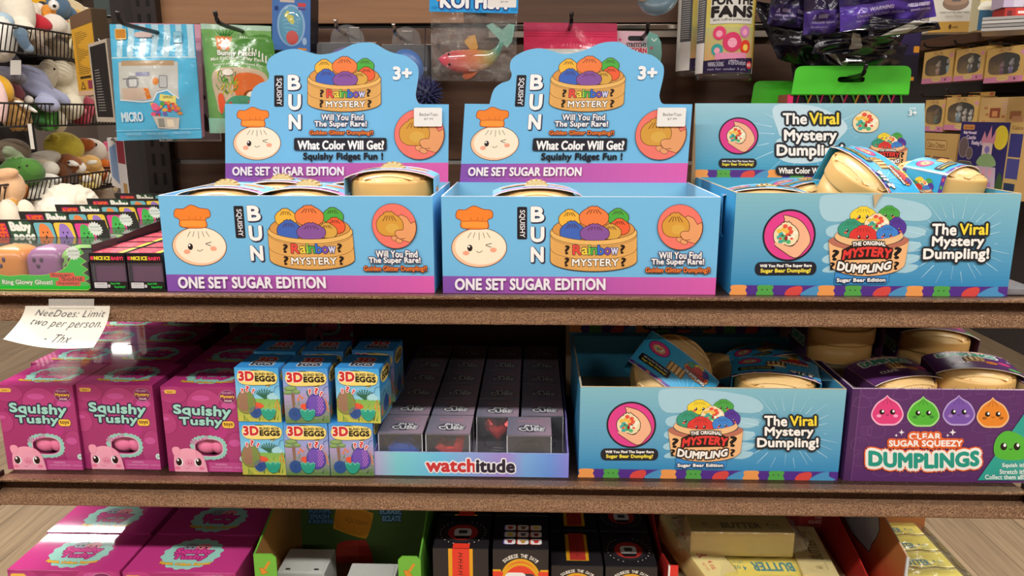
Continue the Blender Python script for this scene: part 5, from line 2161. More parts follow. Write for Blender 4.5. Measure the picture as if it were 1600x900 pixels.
def make_butter(label, group, W=.137, D=.046, Hh=.036, top='#e8d478', face='#e2c877', txt='BUTTER', tcol='#2a7f86', wrap=True, flat=False):
    t = thing('butter_toy', label, 'toy', (0, 0, 0), 0, group)
    m = MB().use('rubber')
    m.box((0, D / 2, Hh / 2), (W, D, Hh), face, .002)
    T = Art(lin(137, 46, W, D))
    T.rect(1, 1, 136, 45, top)
    T.txt(txt, 44, 22, 96, 36, tcol, bold=.045)
    T.txt('4 oz.', 104, 22, 122, 30, tcol, bold=.01)
    T.txt('NET WT.', 106, 34, 122, 38, tcol, bold=0)
    T.txt('AA', 18, 20, 26, 30, tcol, bold=.02)
    T.txt('100% SQUEEZY', 18, 34, 38, 37, tcol, bold=0)
    T.line([(50, 14), (92, 14)], .6, '#b9a24a')
    m.art(T, (-W / 2, 0, Hh), (1, 0, 0), (0, 1, 0), (0, 0, 1), m='rubber', lift=.0002)
    m.build('butter_stick', t)
    if wrap:
        m = MB().use('wrap')
        e = .0014
        rnd = random.Random(len(bpy.data.objects))

        def sh(u, v):
            # tube of film round the stick, flaring into crimped ends
            x = (u - .5) * (W + .034)
            k = max(0, (abs(x) - W / 2) / .017)
            a = 2 * PI * v
            c, s_ = math.cos(a), math.sin(a)
            q = max(abs(c) / (D / 2 + e), abs(s_) / (Hh / 2 + e))
            y, z = c / q, s_ / q
            y = y * (1 + .12 * k)
            z = z * (1 - .75 * k) + .004 * k * math.sin(a * 3 + x * 300)
            wob = .0006 * math.sin(a * 7 + x * 180)
            return Vector((x, D / 2 + y + wob, Hh / 2 + z + wob + e))
        m.grid(sh, 30, 32, '#efe9d6')
        m.build('film_wrapper', t)
    return t


bt = make_butter('wrapped pale butter stick lying on top of the others in the red tray', 'butter sticks in the red tray', tcol='#6a5a2a', top='#b39c52', face='#dcc27a')
bt.location = (.280, .078, Z3 + .0975)
bt2 = make_butter('yellow butter stick with upside-down teal lettering, front of the red tray', 'butter sticks in the red tray', face='#e6cf62', W=.14, D=.062, Hh=.036, top='#ead65c')
bt2.location, bt2.rotation_euler = (.318, .083, Z3 + .0585), (0, 0, PI)
bt3 = make_butter('butter stick with red lettering leaning at the left end of the red tray', 'butter sticks in the red tray', tcol='#c2382a', top='#e3d08a')
bt3.location, bt3.rotation_euler = (.203, .098, Z3 + .0675), (0, R(8), R(-72))
bt4 = make_butter('cream butter stick lying lengthwise at the right side of the red tray', 'butter sticks in the red tray', tcol='#8a7a3a', top='#d9c688')
bt4.location, bt4.rotation_euler = (.3995, .095, Z3 + .0605), (0, R(3), R(84))
insert_tray(rt_, RW, RD, .0565)
copy_thing(bt, (.290, .140, Z3 + .075), 0, 'shadowed butter stick behind the topmost one in the red tray')

# ---- open tray of yellow butter packs at the right end, its side printed with a table knife
kt = thing('display_tray', 'open tray of yellow butter packs with a table knife printed on its side', 'tray', (.5315, .010, Z3 + .0004))
KW, KD = .139, .22
m = MB().use('card')
xk = -KW / 2
m.prism([(.0, 0), (KD, 0), (KD, .19), (.10, .165), (.0, .142)], 'x', xk, xk + .002, '#c9a88a')
A = Art(lambda x, y: (KD - (atx(x, y, .5315 + xk).y - .010), atx(x, y, .5315 + xk).z - Z3 - .0004))
n = 14
red, tan_ = H('#d8281f'), H('#b5703f')
for i in range(n):
    v0, v1 = .004 + .136 * i / n, .004 + .136 * (i + 1) / n
    t_ = min(1, max(0, (i - 4) / 8))
    c = tuple(a + (b - a) * t_ for a, b in zip(red, tan_))

    def lim(v):
        return KD
    A.p.append(([(0, v0, A.z), (min(lim(v0), KD), v0, A.z), (min(lim(v1), KD), v1, A.z), (0, v1, A.z)], [(0, 1, 2, 3)], c))
A.p.append(([(0, .14, A.z), (KD, .14, A.z), (KD, .142, A.z), (KD - .1, .165, A.z), (0, .19, A.z)], [(0, 1, 2, 3, 4)], tan_))
A.z += 8e-6
A.clip = None
kn = [(1316, 800), (1372, 800), (1374, 828), (1369, 840), (1362, 850), (1358, 862), (1346, 848), (1330, 830)]
A.poly(kn, '#aab0b6', '#1c1614', 1.2)
m.art(A, (xk, KD, 0), (0, -1, 0), (0, 0, 1), (-1, 0, 0))
m.bb(xk - .0004, xk + .0024, -.0004, .0022, 0, .142, '#c9cdd0')
m.build('printed_side', kt)
m = MB().use('milky')
m.prism([(.0, 0), (KD, 0), (KD, .06), (.0, .06)], 'x', KW / 2 - .0014, KW / 2, '#a3966a')
m.build('clear_side', kt)
MB().use('card').bb(-KW / 2 + .002, KW / 2 - .0014, 0, .002, 0, .06, '#d8281f').build('front_panel', kt)
MB().use('card').bb(-KW / 2 + .002, KW / 2 - .0014, KD, KD + .002, 0, .1, '#b5703f').build('rear_panel', kt)
MB().use('matte').bb(-KW / 2 + .003, KW / 2 - .003, .003, KD - .001, .0004, .003, '#9a8a58').build('base_panel', kt)
bq = make_butter('', 'yellow butter packs in the tray with the printed knife', W=.1, D=.043, Hh=.028, top='#e6d65a', face='#e3d36a', tcol='#2f7d88')
br = make_butter('', 'yellow butter packs in the tray with the printed knife', W=.1, D=.043, Hh=.028, top='#e6d65a', face='#e3d36a', tcol='#d8533c')
order = ['frontmost', 'second', 'third', 'fourth', 'rearmost']
for k in range(5):
    y = .022 + .0425 * k
    for lay in range(2):
        z = Z3 + .0044 + lay * .0325
        if lay == 0:
            continue
        src = br if k in (0, 1) and lay else bq
        lab = ('yellow butter pack, %s of the row in the knife-printed tray' % order[k]) if lay else 'lower yellow butter pack at the front of the knife-printed tray'
        loc = (.5335, y, z if lay else z)
        if not src['label']:
            src.location, src['label'] = loc, lab
        else:
            copy_thing(src, loc, 0, lab)
MB().use('matte').bb(-KW / 2 + .004, KW / 2 - .004, .004, KD - .004, .0032, .035, '#9a8a58').build('inner_tray', kt)


# ================================================================== left end of the top shelf
def blob_face(A, x, y, rx, ry, c, bg):
    A.rr(x - rx * 1.35, y - ry * 1.2, x + rx * 1.35, y + ry * 1.15, rx * .35, bg)
    A.blob([(x - rx, y + ry), (x - rx * .9, y - ry * .1), (x - rx * .5, y - ry * .95), (x, y - ry * 1.1), (x + rx * .6, y - ry * .8), (x + rx * .95, y), (x + rx, y + ry)], c)
    for s_ in (-1, 1):
        A.ell(x + s_ * rx * .3, y - ry * .15, rx * .1, ry * .12, '#2a1a14', n=8)
    A.ell(x, y + ry * .25, rx * .12, ry * .14, '#2a1a14', n=8)


def boo_header(w, h):
    A = Art(lin(340, 80, w, h))
    A.rect(0, 0, 340, 80, '#2c2a26')
    A.rr(8, 10, 62, 74, 4, '#e0307e')
    A.txt('NEE', 12, 14, 58, 40, '#f0632e', '#8a1446', 1.5, .06)
    A.txt('DOH', 12, 44, 58, 70, '#f0632e', '#8a1446', 1.5, .06)
    A.rr(68, 4, 138, 78, 14, '#35533c')
    A.txt('Baby', 74, 8, 132, 40, '#eef0e6', '#3f6b48', 2, .06)
    A.txt('BOOS', 78, 44, 136, 70, '#eef0e6', '#3f6b48', 2, .06)
    blob_face(A, 170, 42, 20, 28, '#e98543', '#6fb7bd')
    blob_face(A, 228, 42, 20, 28, '#9b7ac4', '#eac646')
    blob_face(A, 288, 44, 20, 28, '#47b34f', '#e0418f')
    pts = []
    for i in range(32):
        a = 2 * PI * i / 32
        r_ = 22 if i % 2 else 17
        pts.append((318 + r_ * math.cos(a), 26 + r_ * math.sin(a)))
    A.poly(pts, '#dfe3da')
    A.txt('GLOW', 304, 18, 332, 24, '#7a857c', bold=.01)
    A.txt('IN THE DARK', 303, 28, 333, 33, '#7a857c', bold=.0)
    return A


def make_boo():
    W, Hh, D = .171, .0545, .055
    t = thing('window_box', '', 'toy box', (0, 0, 0), 0, 'ghost toy window boxes')
    m = MB().use('card')
    m.bb(-W / 2, W / 2, 0, D, 0, .002, '#23211f')
    m.bb(-W / 2, W / 2, D - .0015, D, .002, Hh, '#2a3a2c')
    A = Art(lin(171, 54.5, W, Hh))
    top = smooth_line([(0, 38), (14, 36.5), (30, 38.5), (48, 36), (66, 38.5), (84, 37), (104, 37.5), (124, 34), (138, 26), (146, 12), (150, 4)], 4)
    jag = [(156, 4), (160, 10), (154, 14), (162, 20), (155, 24), (163, 30), (156, 34), (165, 40), (157, 44), (166, 50), (160, 54.5)]
    A.poly(top + [(171, 4), (171, 54.5), (0, 54.5)], '#22262a')
    A.poly(top + jag + [(0, 54.5)], '#22c53a', '#d9e86a', .4)
    A.txt('Atomic Ring Glowy Ghost!', 30, 43, 118, 50, '#dff0d4', '#2a7a34', .5, .04)
    for (x0, y0, x1, y1) in ((116, 34, 146, 40), (126, 38, 158, 45), (122, 44, 152, 50)):
        A.rr(x0, y0, x1, y1, 1.5, '#e8502e')
    A.txt('Super', 118, 35, 142, 39.5, '#7a2414', bold=.04)
    A.txt('Solid', 130, 39.2, 154, 43.8, '#7a2414', bold=.04)
    A.txt('Squishy!', 125, 45, 150, 49, '#7a2414', bold=.04)
    pts = [(148 + (9 if i % 2 else 7) * math.cos(2 * PI * i / 28), 10 + (9 if i % 2 else 7) * math.sin(2 * PI * i / 28)) for i in range(28)]
    A.poly(pts, '#e3ece2')
    A.txt('GLOWS', 142, 6.5, 154, 9, '#7a857c', bold=.01)
    A.txt('IN THE DARK', 142, 11, 154, 13, '#7a857c', bold=0)
    m.prism([(x / 171 * W - W / 2, (54.5 - y) / 54.5 * Hh) for x, y in top + [(171, 4), (171, 54.5), (0, 54.5)]], 'y', 0, .001, '#22262a')
    m.art(A, (-W / 2, 0, 0))
    for sx in (-1, 1):
        m.bb(sx * W / 2 - .0005, sx * W / 2 + .0005, 0, D, 0, Hh, '#22201f')
    m.build('carton', t)
    m = MB().use('clear')
    m.add([(-W / 2, -.0003, .004), (W / 2, -.0003, .004), (W / 2, -.0003, Hh - .006), (-W / 2, -.0003, Hh - .006), (W / 2, .006, Hh), (-W / 2, .006, Hh), (W / 2, D, Hh), (-W / 2, D, Hh)],
          [(0, 1, 2, 3), (3, 2, 4, 5), (5, 4, 6, 7)], '#d9dcd6')
    m.build('clear_window', t)
    for x, c, n_ in ((-.027, '#d6893e', 0), (.019, '#95628f', 1), (.0535, '#82b65a', 2)):
        m = MB().use('plastic')
        w_ = .0225 if n_ < 2 else .0125
        zb, zt = (.004, .051) if n_ < 2 else (.014, .050)

        def gh(u, v, x=x, w_=w_, zb=zb, zt=zt):
            ca, sa = math.cos(2 * PI * u), math.sin(2 * PI * u)
            z = zb + (zt - zb) * v
            k = 1.0 if v < .6 else max(0.0, 1 - ((v - .6) / .4) ** 2.4) ** .5
            return Vector((x + w_ * k * math.copysign(abs(ca) ** .45, ca), .028 + .0235 * k * math.copysign(abs(sa) ** .45, sa), z))
        m.grid(gh, 32, 16, c)
        for s_ in (-1, 1):
            m.ell((x - .004 + s_ * .0045, .0045, .035), (.0022, .0012, .0034), '#4a2a4a', nu=10, nv=6)
        m.ell((x - .004, .0045, .0275), (.0026, .0012, .003), '#4a2a4a', nu=10, nv=6)
        m.build('ghost_toy', t)
    m = MB().use('card')
    HW, HH = .150, .034
    m.add([(-W / 2, D - .001, Hh), (W / 2, D - .001, Hh), (W / 2 - .003, D + .008, Hh + .002), (-W / 2 + .003, D + .008, Hh + .002)], [(0, 1, 2, 3)], '#2c2a26')
    A = boo_header(HW, HH)
    m.prism([(-HW / 2 - .006, Hh - .012), (HW / 2 + .006, Hh - .012), (HW / 2 - .002, Hh - .012 + HH), (-HW / 2 - .012, Hh - .012 + HH)], 'y', D + .0002, D + .0012, '#2c2a26')
    A.p = [([(u + .007 * (1 - v / HH) - .004, v, w_) for u, v, w_ in pts], tr, c) for pts, tr, c in A.p]
    m.art(A, (-HW / 2 - .003, D + .0002, Hh - .012))
    m.build('header_flap', t)
    return t


boo = make_boo()
BX = -.6085
labs = ['ghost toy window box at the front left end of the top shelf', 'second ghost toy window box, behind the front one', 'third ghost toy window box from the front, only its header showing',
        'fourth ghost toy window box from the front, only its header showing', 'rearmost ghost toy window box on the top shelf']
for k in range(5):
    loc = (BX - .004 * (k > 0), .034 + .0815 * k, Z1 + .0004)
    if k == 0:
        boo.location, boo['label'] = loc, labs[0]
    else:
        copy_thing(boo, loc, 0, labs[k])

# ---- tray of small dark boxes
mt_ = thing('display_tray', 'black tray with orange patterned rim holding small dark toy boxes', 'tray', (-.4815, .0285, Z1 + .0004))
m = MB().use('card')
MWt, MDt = .0925, .275
m.bb(-MWt / 2, MWt / 2, 0, MDt, 0, .0012, '#1f1c1e')
m.build('base_panel', mt_)
m = MB().use('card')
prof = [(.001, 0), (MDt, 0), (MDt, .062), (.12, .056), (.03, .049), (.001, .034)]
m.prism(prof, 'x', -MWt / 2, -MWt / 2 + .0012, '#262224')
S = Art(lambda x, y: (x, y))
for k in range(6):
    y0 = .03 + k * .042
    S.blob([(MDt - y0, .043), (MDt - y0 - .012, .042), (MDt - y0 - .016, .05), (MDt - y0 - .004, .052)], '#d8772e')
    S.blob([(MDt - y0 - .02, .045), (MDt - y0 - .03, .045), (MDt - y0 - .03, .052), (MDt - y0 - .022, .051)], '#a8306c')
m.art(S, (-MWt / 2, MDt, 0), (0, -1, 0), (0, 0, 1), (-1, 0, 0))
m.build('side_panel', mt_)
m = MB().use('card')
m.bb(-MWt / 2, MWt / 2, MDt - .0012, MDt, .0012, .062, '#262224')
m.build('rear_panel', mt_)


def make_mini(W=.0428, Hh=.0435, D=.0398):
    t = thing('toy_box', '', 'toy box', (0, 0, 0), 0, 'small dark boxes in the black tray')
    m = MB().use('satin')
    m.bb(-W / 2, W / 2, .0005, D, 0, .0009, '#1e1a1e')
    m.bb(-W / 2, W / 2, D - .0008, D, .0009, Hh, '#1e1a1e')
    for sx in (-1, 1):
        m.bb(sx * (W / 2 - .0004) - .0004, sx * (W / 2 - .0004) + .0004, .0005, D, .0009, Hh, '#2a2029')
    A = Art(lin(100, 102, W, Hh))
    for (y0, y1) in ((0, 26), (80, 102)):
        m.bb(-W / 2, W / 2, 0, .0006, (102 - y1) / 102 * Hh, (102 - y0) / 102 * Hh, '#1f1b1e')
    A.rect(0, 0, 100, 26, '#1f1b1e')
    A.rect(0, 80, 100, 102, '#1f1b1e')
    A.rr(3, 8, 12, 18, 2, '#e0405a')
    A.txt('NICE', 14, 8, 38, 18, '#f0dc3c', bold=.06)
    A.txt('ICE', 42, 8, 58, 18, '#f0dc3c', bold=.06)
    A.txt('BABY!', 62, 9, 94, 18, '#ee3f5a', bold=.06)
    A.rr(6, 82, 42, 98, 1, '#d8d5d6')
    A.txt('WARNING', 12, 85, 36, 89, '#6a6668', bold=0)
    A.txt('not for ages under 3', 8, 92, 40, 95, '#6a6668', bold=0)
    A.ell(47, 92, 4, 5, '#c9c6c8', n=10)
    A.txt('Super Solid', 52, 82, 78, 89, '#2fc04a', bold=.04)
    A.txt('Squishy!', 62, 91, 92, 99, '#2fc04a', bold=.04)
    m.art(A, (-W / 2, 0, 0), m='satin')
    m.build('carton', t)
    m = MB().use('clear')
    z0, z1 = .22 * Hh, .75 * Hh
    m.add([(-W / 2 + .0006, .0003, z0), (W / 2 - .0006, .0003, z0), (W / 2 - .0006, .0003, z1), (-W / 2 + .0006, .0003, z1)], [(0, 1, 2, 3)], '#c9c0cc')
    m.build('clear_window', t)
    m = MB().use('rubber')
    m.box((0, D / 2, Hh * .46), (W * .86, D * .8, Hh * .72), '#5a3050', .003)
    m.build('jelly_cube', t)
    m = MB().use('satin')
    m.bb(-W / 2, W / 2, 0, D, Hh, Hh + .0006, '#2a2226')
    T = Art(lin(100, 93, W, D))
    T.rect(5, 10, 78, 88, '#e8586a')
    rnd = random.Random(5)
    for _ in range(14):
        x, y = rnd.uniform(8, 70), rnd.uniform(14, 84)
        T.rr(x, y, min(x + rnd.uniform(6, 16), 77), min(y + 8, 87), 2, rnd.choice(('#f07a84', '#dc4056', '#f59a98')))
    T.poly([(80, 10), (95, 10), (95, 88), (80, 88)], '#f0e05a')
    m.art(T, (-W / 2, 0, Hh + .0006), (1, 0, 0), (0, 1, 0), (0, 0, 1), m='satin')
    m.build('lid', t)
    return t


mini = make_mini()
ords = ['front', 'second', 'third', 'fourth', 'fifth', 'rear']
for c in range(2):
    for r in range(6):
        loc = (-.4815 - .0225 + .0445 * c, .0302 + .0408 * r, Z1 + .0017)
        lab = 'small dark box with pink lid, %s of the %s row in the black tray' % (ords[r], ('left', 'right')[c])
        if c == 0 and r == 0:
            mini.location, mini['label'] = loc, lab
        else:
            copy_thing(mini, loc, 0, lab)

# ---- handwritten note
nt_ = thing('paper_note', 'handwritten white paper note taped to the front edge of the top shelf', 'sign', at(106, 478, -.0125))
o = Vector(nt_.location)
TLn, TRn, BRn, BLn = at(40, 478, -.0135), at(172, 478, -.0135), at(146, 543, -.034), at(5, 530, -.030)


def note_pt(u, v, d=0.0):
    p = (TLn * (1 - u) + TRn * u) * (1 - v) + (BLn * (1 - u) + BRn * u) * v
    y = p.y + .010 * math.sin(PI * v) * .9 - .004 * math.sin(PI * u) * v
    return Vector((p.x, y - d, p.z - .004 * math.sin(PI * u) * v)) - o


m = MB().use('matte')
m.grid(lambda u, v: note_pt(u, v), 20, 14, '#e9e6da')
A = Art(lambda x, y: (x / 100, y / 60), maxedge=.04, eps=2e-5)
for st, x0, y0, x1, y1 in (('NeeDoes: Limit', 14, 7, 94, 18), ('two per person.', 12, 25, 94, 37), ('- Thx', 40, 43, 68, 53)):
    A.txt(st, 0, 0, 0, 0, '#3f3f45', bold=-.012, quad=[(x0 + 3, y0), (x1 + 3, y0), (x1, y1), (x0, y1)], space=1.1)
m.art(A, deform=lambda u, v, d: note_pt(u, v, d + .0005), m='ink')
m.build('paper', nt_)
m = MB().use('milky')
T0, T1, T2, T3 = at(76, 467, -.0050), at(147, 467, -.0050), at(147, 482, -.0142), at(76, 482, -.0142)
m.add([T0 - o, T1 - o, T2 - o, T3 - o], [(0, 1, 2, 3)], '#b9b2a8')
m.build('tape', nt_)


# ================================================================== merchandise hanging on the back panel
def hook(px, py, Yb, label, metal='blackmetal', reach=.05, kink=.016, col='#1c1a1b'):
    """peg hook: base plate on the panel, arm through the item, tip turned up; (px,py) = where it carries the item"""
    p = at(px, py, Yb)
    t = thing('peg_hook', label, 'hook', (p.x, YB + .004, p.z), 0, 'hooks of the back panel')
    m = MB().use(metal)
    L = YB + .004 - Yb
    m.tube(smooth_line([(0, 0, 0), (0, -L * .5, 0), (0, -L, 0), (0, -L - reach * .7, .001), (0, -L - reach, .004), (0, -L - reach - .006, kink)], 4), .0031, col, 8)
    m.build('arm', t)
    MB().use(metal).bb(-.009, .009, -.0035, .0018, -.018, .016, col, .001).build('base_plate', t)
    return t


class Sheet:
    """hanging flat thing given by four photographed corners at depth Y, bulged like a filled bag"""

    def __init__(s, TL, TR, BR, BL, Y, bulge=0.0, wob=0.0, seed=0, flatv=0.12):
        s.c = [at(*q, Y) for q in (TL, TR, BR, BL)]
        s.o = (s.c[0] + s.c[1]) / 2
        s.b, s.w, s.s, s.fv = bulge, wob, seed, flatv

    def pt(s, u, v, d=0.0, side=1):
        a, b, c, e = s.c
        p = (a * (1 - u) + b * u) * (1 - v) + (e * (1 - u) + c * u) * v
        vv = min(1, max(0, (v - s.fv) / (1 - s.fv)))
        k = s.b * (max(0, math.sin(PI * u)) ** .8) * (max(0, math.sin(PI * vv)) ** .9)
        w = s.w * noise.noise(Vector((u * 4 + s.s, v * 5, s.s * 1.7))) * min(1, 6 * u, 6 * (1 - u))
        return Vector((p.x, p.y - side * k - side * d + w, p.z)) - s.o

    def art(s, W=100, Hh=100):
        a = Art(lambda x, y: (x / W, y / Hh), maxedge=.035 if s.b or s.w else None)
        if s.b or s.w:
            a.eps = 3.5e-5
        return a

    def shell(s, m, col, n=40, back=True, u0=0, u1=1, v0=0, v1=1):
        m.grid(lambda a, b: s.pt(u0 + (u1 - u0) * a, v0 + (v1 - v0) * b), n, n, col)
        if back:
            m.grid(lambda a, b: s.pt(u0 + (u1 - u0) * a, v0 + (v1 - v0) * b, .0004, -1), n, n, col)


# ---- blue striped pouch
sh = Sheet((172, 38), (303, 38), (316, 216), (184, 220), .30, .016, .004, 1)
t = thing('toy_pouch', 'blue striped zip pouch with a clear window, leftmost on the back panel', 'pouch', sh.o)
m = MB().use('bag')
sh.shell(m, '#4db4dd')
A = sh.art(146, 180)
A.rect(0, 0, 146, 180, '#57b7de')
for i in range(7):
    x = 3 + i * 20.5
    A.poly([(x + 8, 0), (x + 19, 0), (x + 19, 48), (x + 13.5, 53), (x + 8, 48)], '#b3d8e6')
A.rect(0, 50, 146, 52, '#b9dbe6')
A.poly([(14, 58), (118, 58), (118, 116), (100, 100), (84, 104), (76, 116), (60, 118), (14, 116)], '#c4c6bf')
A.rect(20, 56, 112, 64, '#b59a78')
A.ell(42, 90, 12, 11, '#8e9093')
A.rr(36, 84, 50, 96, 2, '#cfd2d0')
A.line([(22, 84), (54, 84)], 1.2, '#54565a')
A.rect(20, 98, 72, 116, '#cdb9a6')
A.poly([(62, 98), (70, 100), (74, 114), (66, 116)], '#d97a2a')
A.rr(88, 80, 100, 98, 2, '#b9bcbc', '#4a5058', .8)
A.ell(82, 88, 5, 6, '#d8863a')
A.rect(48, 74, 72, 80, '#8f93b0')
A.line([(14, 116), (58, 120), (76, 118), (84, 106), (100, 102), (118, 116)], 2.2, '#dfeaf0')
A.poly([(88, 108), (114, 112), (112, 124), (86, 118)], '#e6dd7c')
A.txt('SERIES', 92, 111, 108, 115, '#6a6238', bold=.02)
rnd = random.Random(11)
for k in range(26):
    A.ell(rnd.uniform(74, 116), rnd.uniform(122, 142), rnd.uniform(2, 5), rnd.uniform(2, 4), rnd.choice(('#e0577a', '#d98f3a', '#57a24a', '#7d5fb0', '#e3b04a', '#d84a44')), n=9)
A.ell(78, 128, 6, 6, '#e86a8c')
A.poly([(72, 142), (114, 146), (110, 164), (78, 162)], '#c9c3b4')
A.rect(80, 146, 90, 160, '#8d8f86')
A.rect(94, 148, 104, 160, '#e8dcc0')
A.txt('MICRO', 14, 136, 54, 150, '#cfe6f0', bold=.05)
A.rr(110, 12, 124, 28, 1.5, '#8fc7dc', '#5f94ac', .8)
A.txt('14+', 112, 17, 122, 23, '#466f84', bold=.02)
A.rr(10, 8, 28, 22, 1.5, '#c98a3a', '#e7d08a', 1)
A.rr(44, 12, 74, 20, 4, '#d8c4c0')
A.line([(0, 164), (146, 164)], .8, '#9fd2e6')
A.txt('- MINI FOOD -  - MICRO BUILD -  - MINI FOOD -', 16, 168, 132, 172, '#a8d8ea', bold=0)
m.art(A, deform=lambda u, v, d: sh.pt(u, v, d + .0016), m='bag')
m.build('pouch', t)
hook(238, 49, .285, 'black peg hook carrying the blue striped pouch', reach=.085)

# ---- pink pouch behind it, cow-spot pouch, white card
sh2 = Sheet((190, 36), (314, 38), (320, 214), (196, 214), .345, .012, .003, 2)
t = thing('toy_pouch', 'translucent pink pouch hanging behind the blue striped one', 'pouch', sh2.o)
m = MB().use('bag')
sh2.shell(m, '#cf8f9f')
A = sh2.art()
A.rect(0, 0, 100, 100, '#d495a2')
A.rect(0, 12, 100, 16, '#c07a8a')
A.rect(78, 36, 96, 72, '#b5a0a6')
m.art(A, deform=lambda u, v, d: sh2.pt(u, v, d + .0016), m='bag')
m.build('pouch', t)
sh3 = Sheet((216, 50), (322, 58), (344, 218), (216, 218), .385, .012, .003, 3)
t = thing('toy_pouch', 'grey pouch with black cow spots hanging behind the pink one', 'pouch', sh3.o)
m = MB().use('bag')
sh3.shell(m, '#8f8488')
A = sh3.art(128, 160)
A.rect(0, 0, 128, 160, '#968b8e')
for pts in ([(92, 76), (104, 80), (116, 92), (112, 98), (98, 94)], [(104, 122), (110, 118), (116, 130), (114, 146), (107, 144)], [(84, 24), (96, 28), (98, 44), (88, 40)], [(60, 100), (80, 96), (82, 116), (64, 120)]):
    A.blob(pts, '#2b2829')
m.art(A, deform=lambda u, v, d: sh3.pt(u, v, d + .0016), m='bag')
m.build('pouch', t)
c0, c1 = at(242, 150, .42), at(346, 221, .42)
t = thing('product_card', 'white hang card with an age mark, lowest behind the pink pouch', 'card', ((c0.x + c1.x) / 2, .42, c0.z))
m = MB().use('card')
W, Hh = c1.x - c0.x, c0.z - c1.z
m.bb(-W / 2, W / 2, 0, .0015, -Hh, 0, '#c9c3bd')
A = Art(lin(104, 71, W, Hh))
A.rect(2, 58, 22, 70, '#d9d6cf')
A.txt('12+', 4, 60, 18, 69, '#2a2a2c', bold=.04)
A.rect(22, 58, 30, 70, '#3f9a7a')
A.rect(78, 54, 90, 68, '#3a5f94')
m.art(A, (-W / 2, 0, -Hh))
m.build('card', t)
hook(262, 120, .416, 'black peg hook hidden behind the pink pouch, carrying the white card', reach=.01)

# ---- green garden pouch
sh4 = Sheet((314, 37), (424, 41), (428, 208), (330, 208), .315, .016, .004, 4)
t = thing('toy_pouch', 'green pouch with a carrot house and play pieces behind its clear window', 'pouch', sh4.o)
m = MB().use('bag')
sh4.shell(m, '#5f9a58')
A = sh4.art(110, 170)
A.rect(0, 0, 110, 170, '#74a860')
A.blob([(50, 30), (80, 16), (110, 18), (110, 60), (60, 56)], '#4f8a3e')
A.rect(0, 0, 110, 8, '#a9c8b4')
A.poly([(22, 18), (48, 18), (44, 40), (26, 40)], '#d97a3a')
A.ell(36, 32, 5, 8, '#d9d4cc')
for k in range(6):
    A.poly([(30 + k * 2, 18), (20 + k * 7, 6), (34 + k * 2, 18)], '#3d7a3a')
for i in range(8):
    A.line([(72 + i * 5, 34 + i * i * .35), (72 + i * 5, 42 + i * i * .45)], 2.2, '#e3e3da')
A.txt('Bunny Patch', 26, 40, 86, 50, '#e9ede2', '#5a7a4a', 1, .04)
A.txt('Mini KidDough... Play Pack', 14, 52, 100, 59, '#e3ead8', bold=.02, arc=3)
A.txt('Sensory and Sculpt Pretend Play', 18, 61, 98, 66, '#d9e4cc', bold=.01, arc=3)
A.blob([(16, 76), (50, 66), (100, 74), (106, 120), (100, 140), (30, 140), (20, 120)], '#c9b59a')
A.blob([(52, 84), (70, 74), (96, 80), (102, 104), (96, 122), (60, 118)], '#dc6f38')
A.ell(80, 112, 12, 11, '#8d4a24')
A.ell(82, 112, 9, 9, '#ece2cc')
rnd = random.Random(21)
for k in range(46):
    x, y = rnd.uniform(26, 56), rnd.uniform(78, 110)
    A.line([(x, y), (x + rnd.uniform(-6, 6), y - rnd.uniform(4, 10))], 1.4, rnd.choice(('#4f9a3e', '#6fb84a', '#a8c24a', '#3a7a34', '#e0c040')))
A.ell(44, 74, 9, 5, '#e9e4d6')
A.blob([(24, 112), (32, 108), (36, 130), (26, 138)], '#e2603c')
A.blob([(34, 128), (50, 112), (80, 112), (96, 130), (96, 150), (34, 150)], '#4f9c78')
for x, y in ((46, 122), (60, 130), (78, 120), (52, 140), (74, 138)):
    A.ell(x, y, 3, 2.4, '#c2584c', n=8)
A.rect(0, 146, 110, 170, '#8fc4ac')
m.art(A, deform=lambda u, v, d: sh4.pt(u, v, d + .0016), m='bag')
m.build('pouch', t)
hook(373, 47, .30, 'black peg hook carrying the green garden pouch', reach=.075)

# ---- blue maze card
c0, c1 = at(418, -6, .375), at(486, 79, .375)
t = thing('blister_card', 'blue boxed game card with an oval maze, yellow piece and red ball', 'toy box', ((c0.x + c1.x) / 2, .375, c1.z), 0, rot=(0, R(4), R(-8)))
W, Hh = c1.x - c0.x, c0.z - c1.z
m = MB().use('satin')
m.bb(-W / 2, W / 2, 0, .03, 0, Hh, '#3f64a6', .0008)
m.bb(W / 2 - .0002, W / 2 + .0004, .001, .029, .001, Hh - .001, '#20202c')
A = Art(lin(68, 86, W, Hh))
A.rect(0, 0, 68, 86, '#4a74b4')
A.ell(34, 46, 25, 33, '#8fb3d6', n=36)
A.ell(34, 46, 21, 30, '#4f9fc4', n=36)
for k in range(5):
    A.line([(18 + k * 2, 40 + k * 5), (30, 36 + k * 7), (48 - k, 42 + k * 5)], 1.1, '#7ec2dc', sm=True)
for x, y, r_ in ((26, 30, 4), (33, 35, 6), (28, 26, 3), (36, 40, 4)):
    A.ell(x, y, r_, r_, '#d8cf4a', n=12)
A.ell(36, 65, 11, 11, '#d8433c', n=20)
A.rr(46, 10, 60, 16, 1, '#c9484e')
A.rr(46, 18, 60, 21, 1, '#5a4a8c')
A.rr(14, 6, 40, 10, 1, '#c9b9b0')
A.ell(8, 20, 4, 4, '#2a3f7a')
A.ell(58, 70, 4, 6, '#9db6d4')
A.rr(46, 81, 62, 84.5, 1, '#d8863a')
m.art(A, (-W / 2, 0, 0), m='satin')
m.build('carton', t)
m = MB().use('clear')
m.ell((0, 0, Hh * .465), (W * .31, .009, Hh * .36), '#dfe6ea', nu=28, nv=16)
m.build('clear_dome', t)

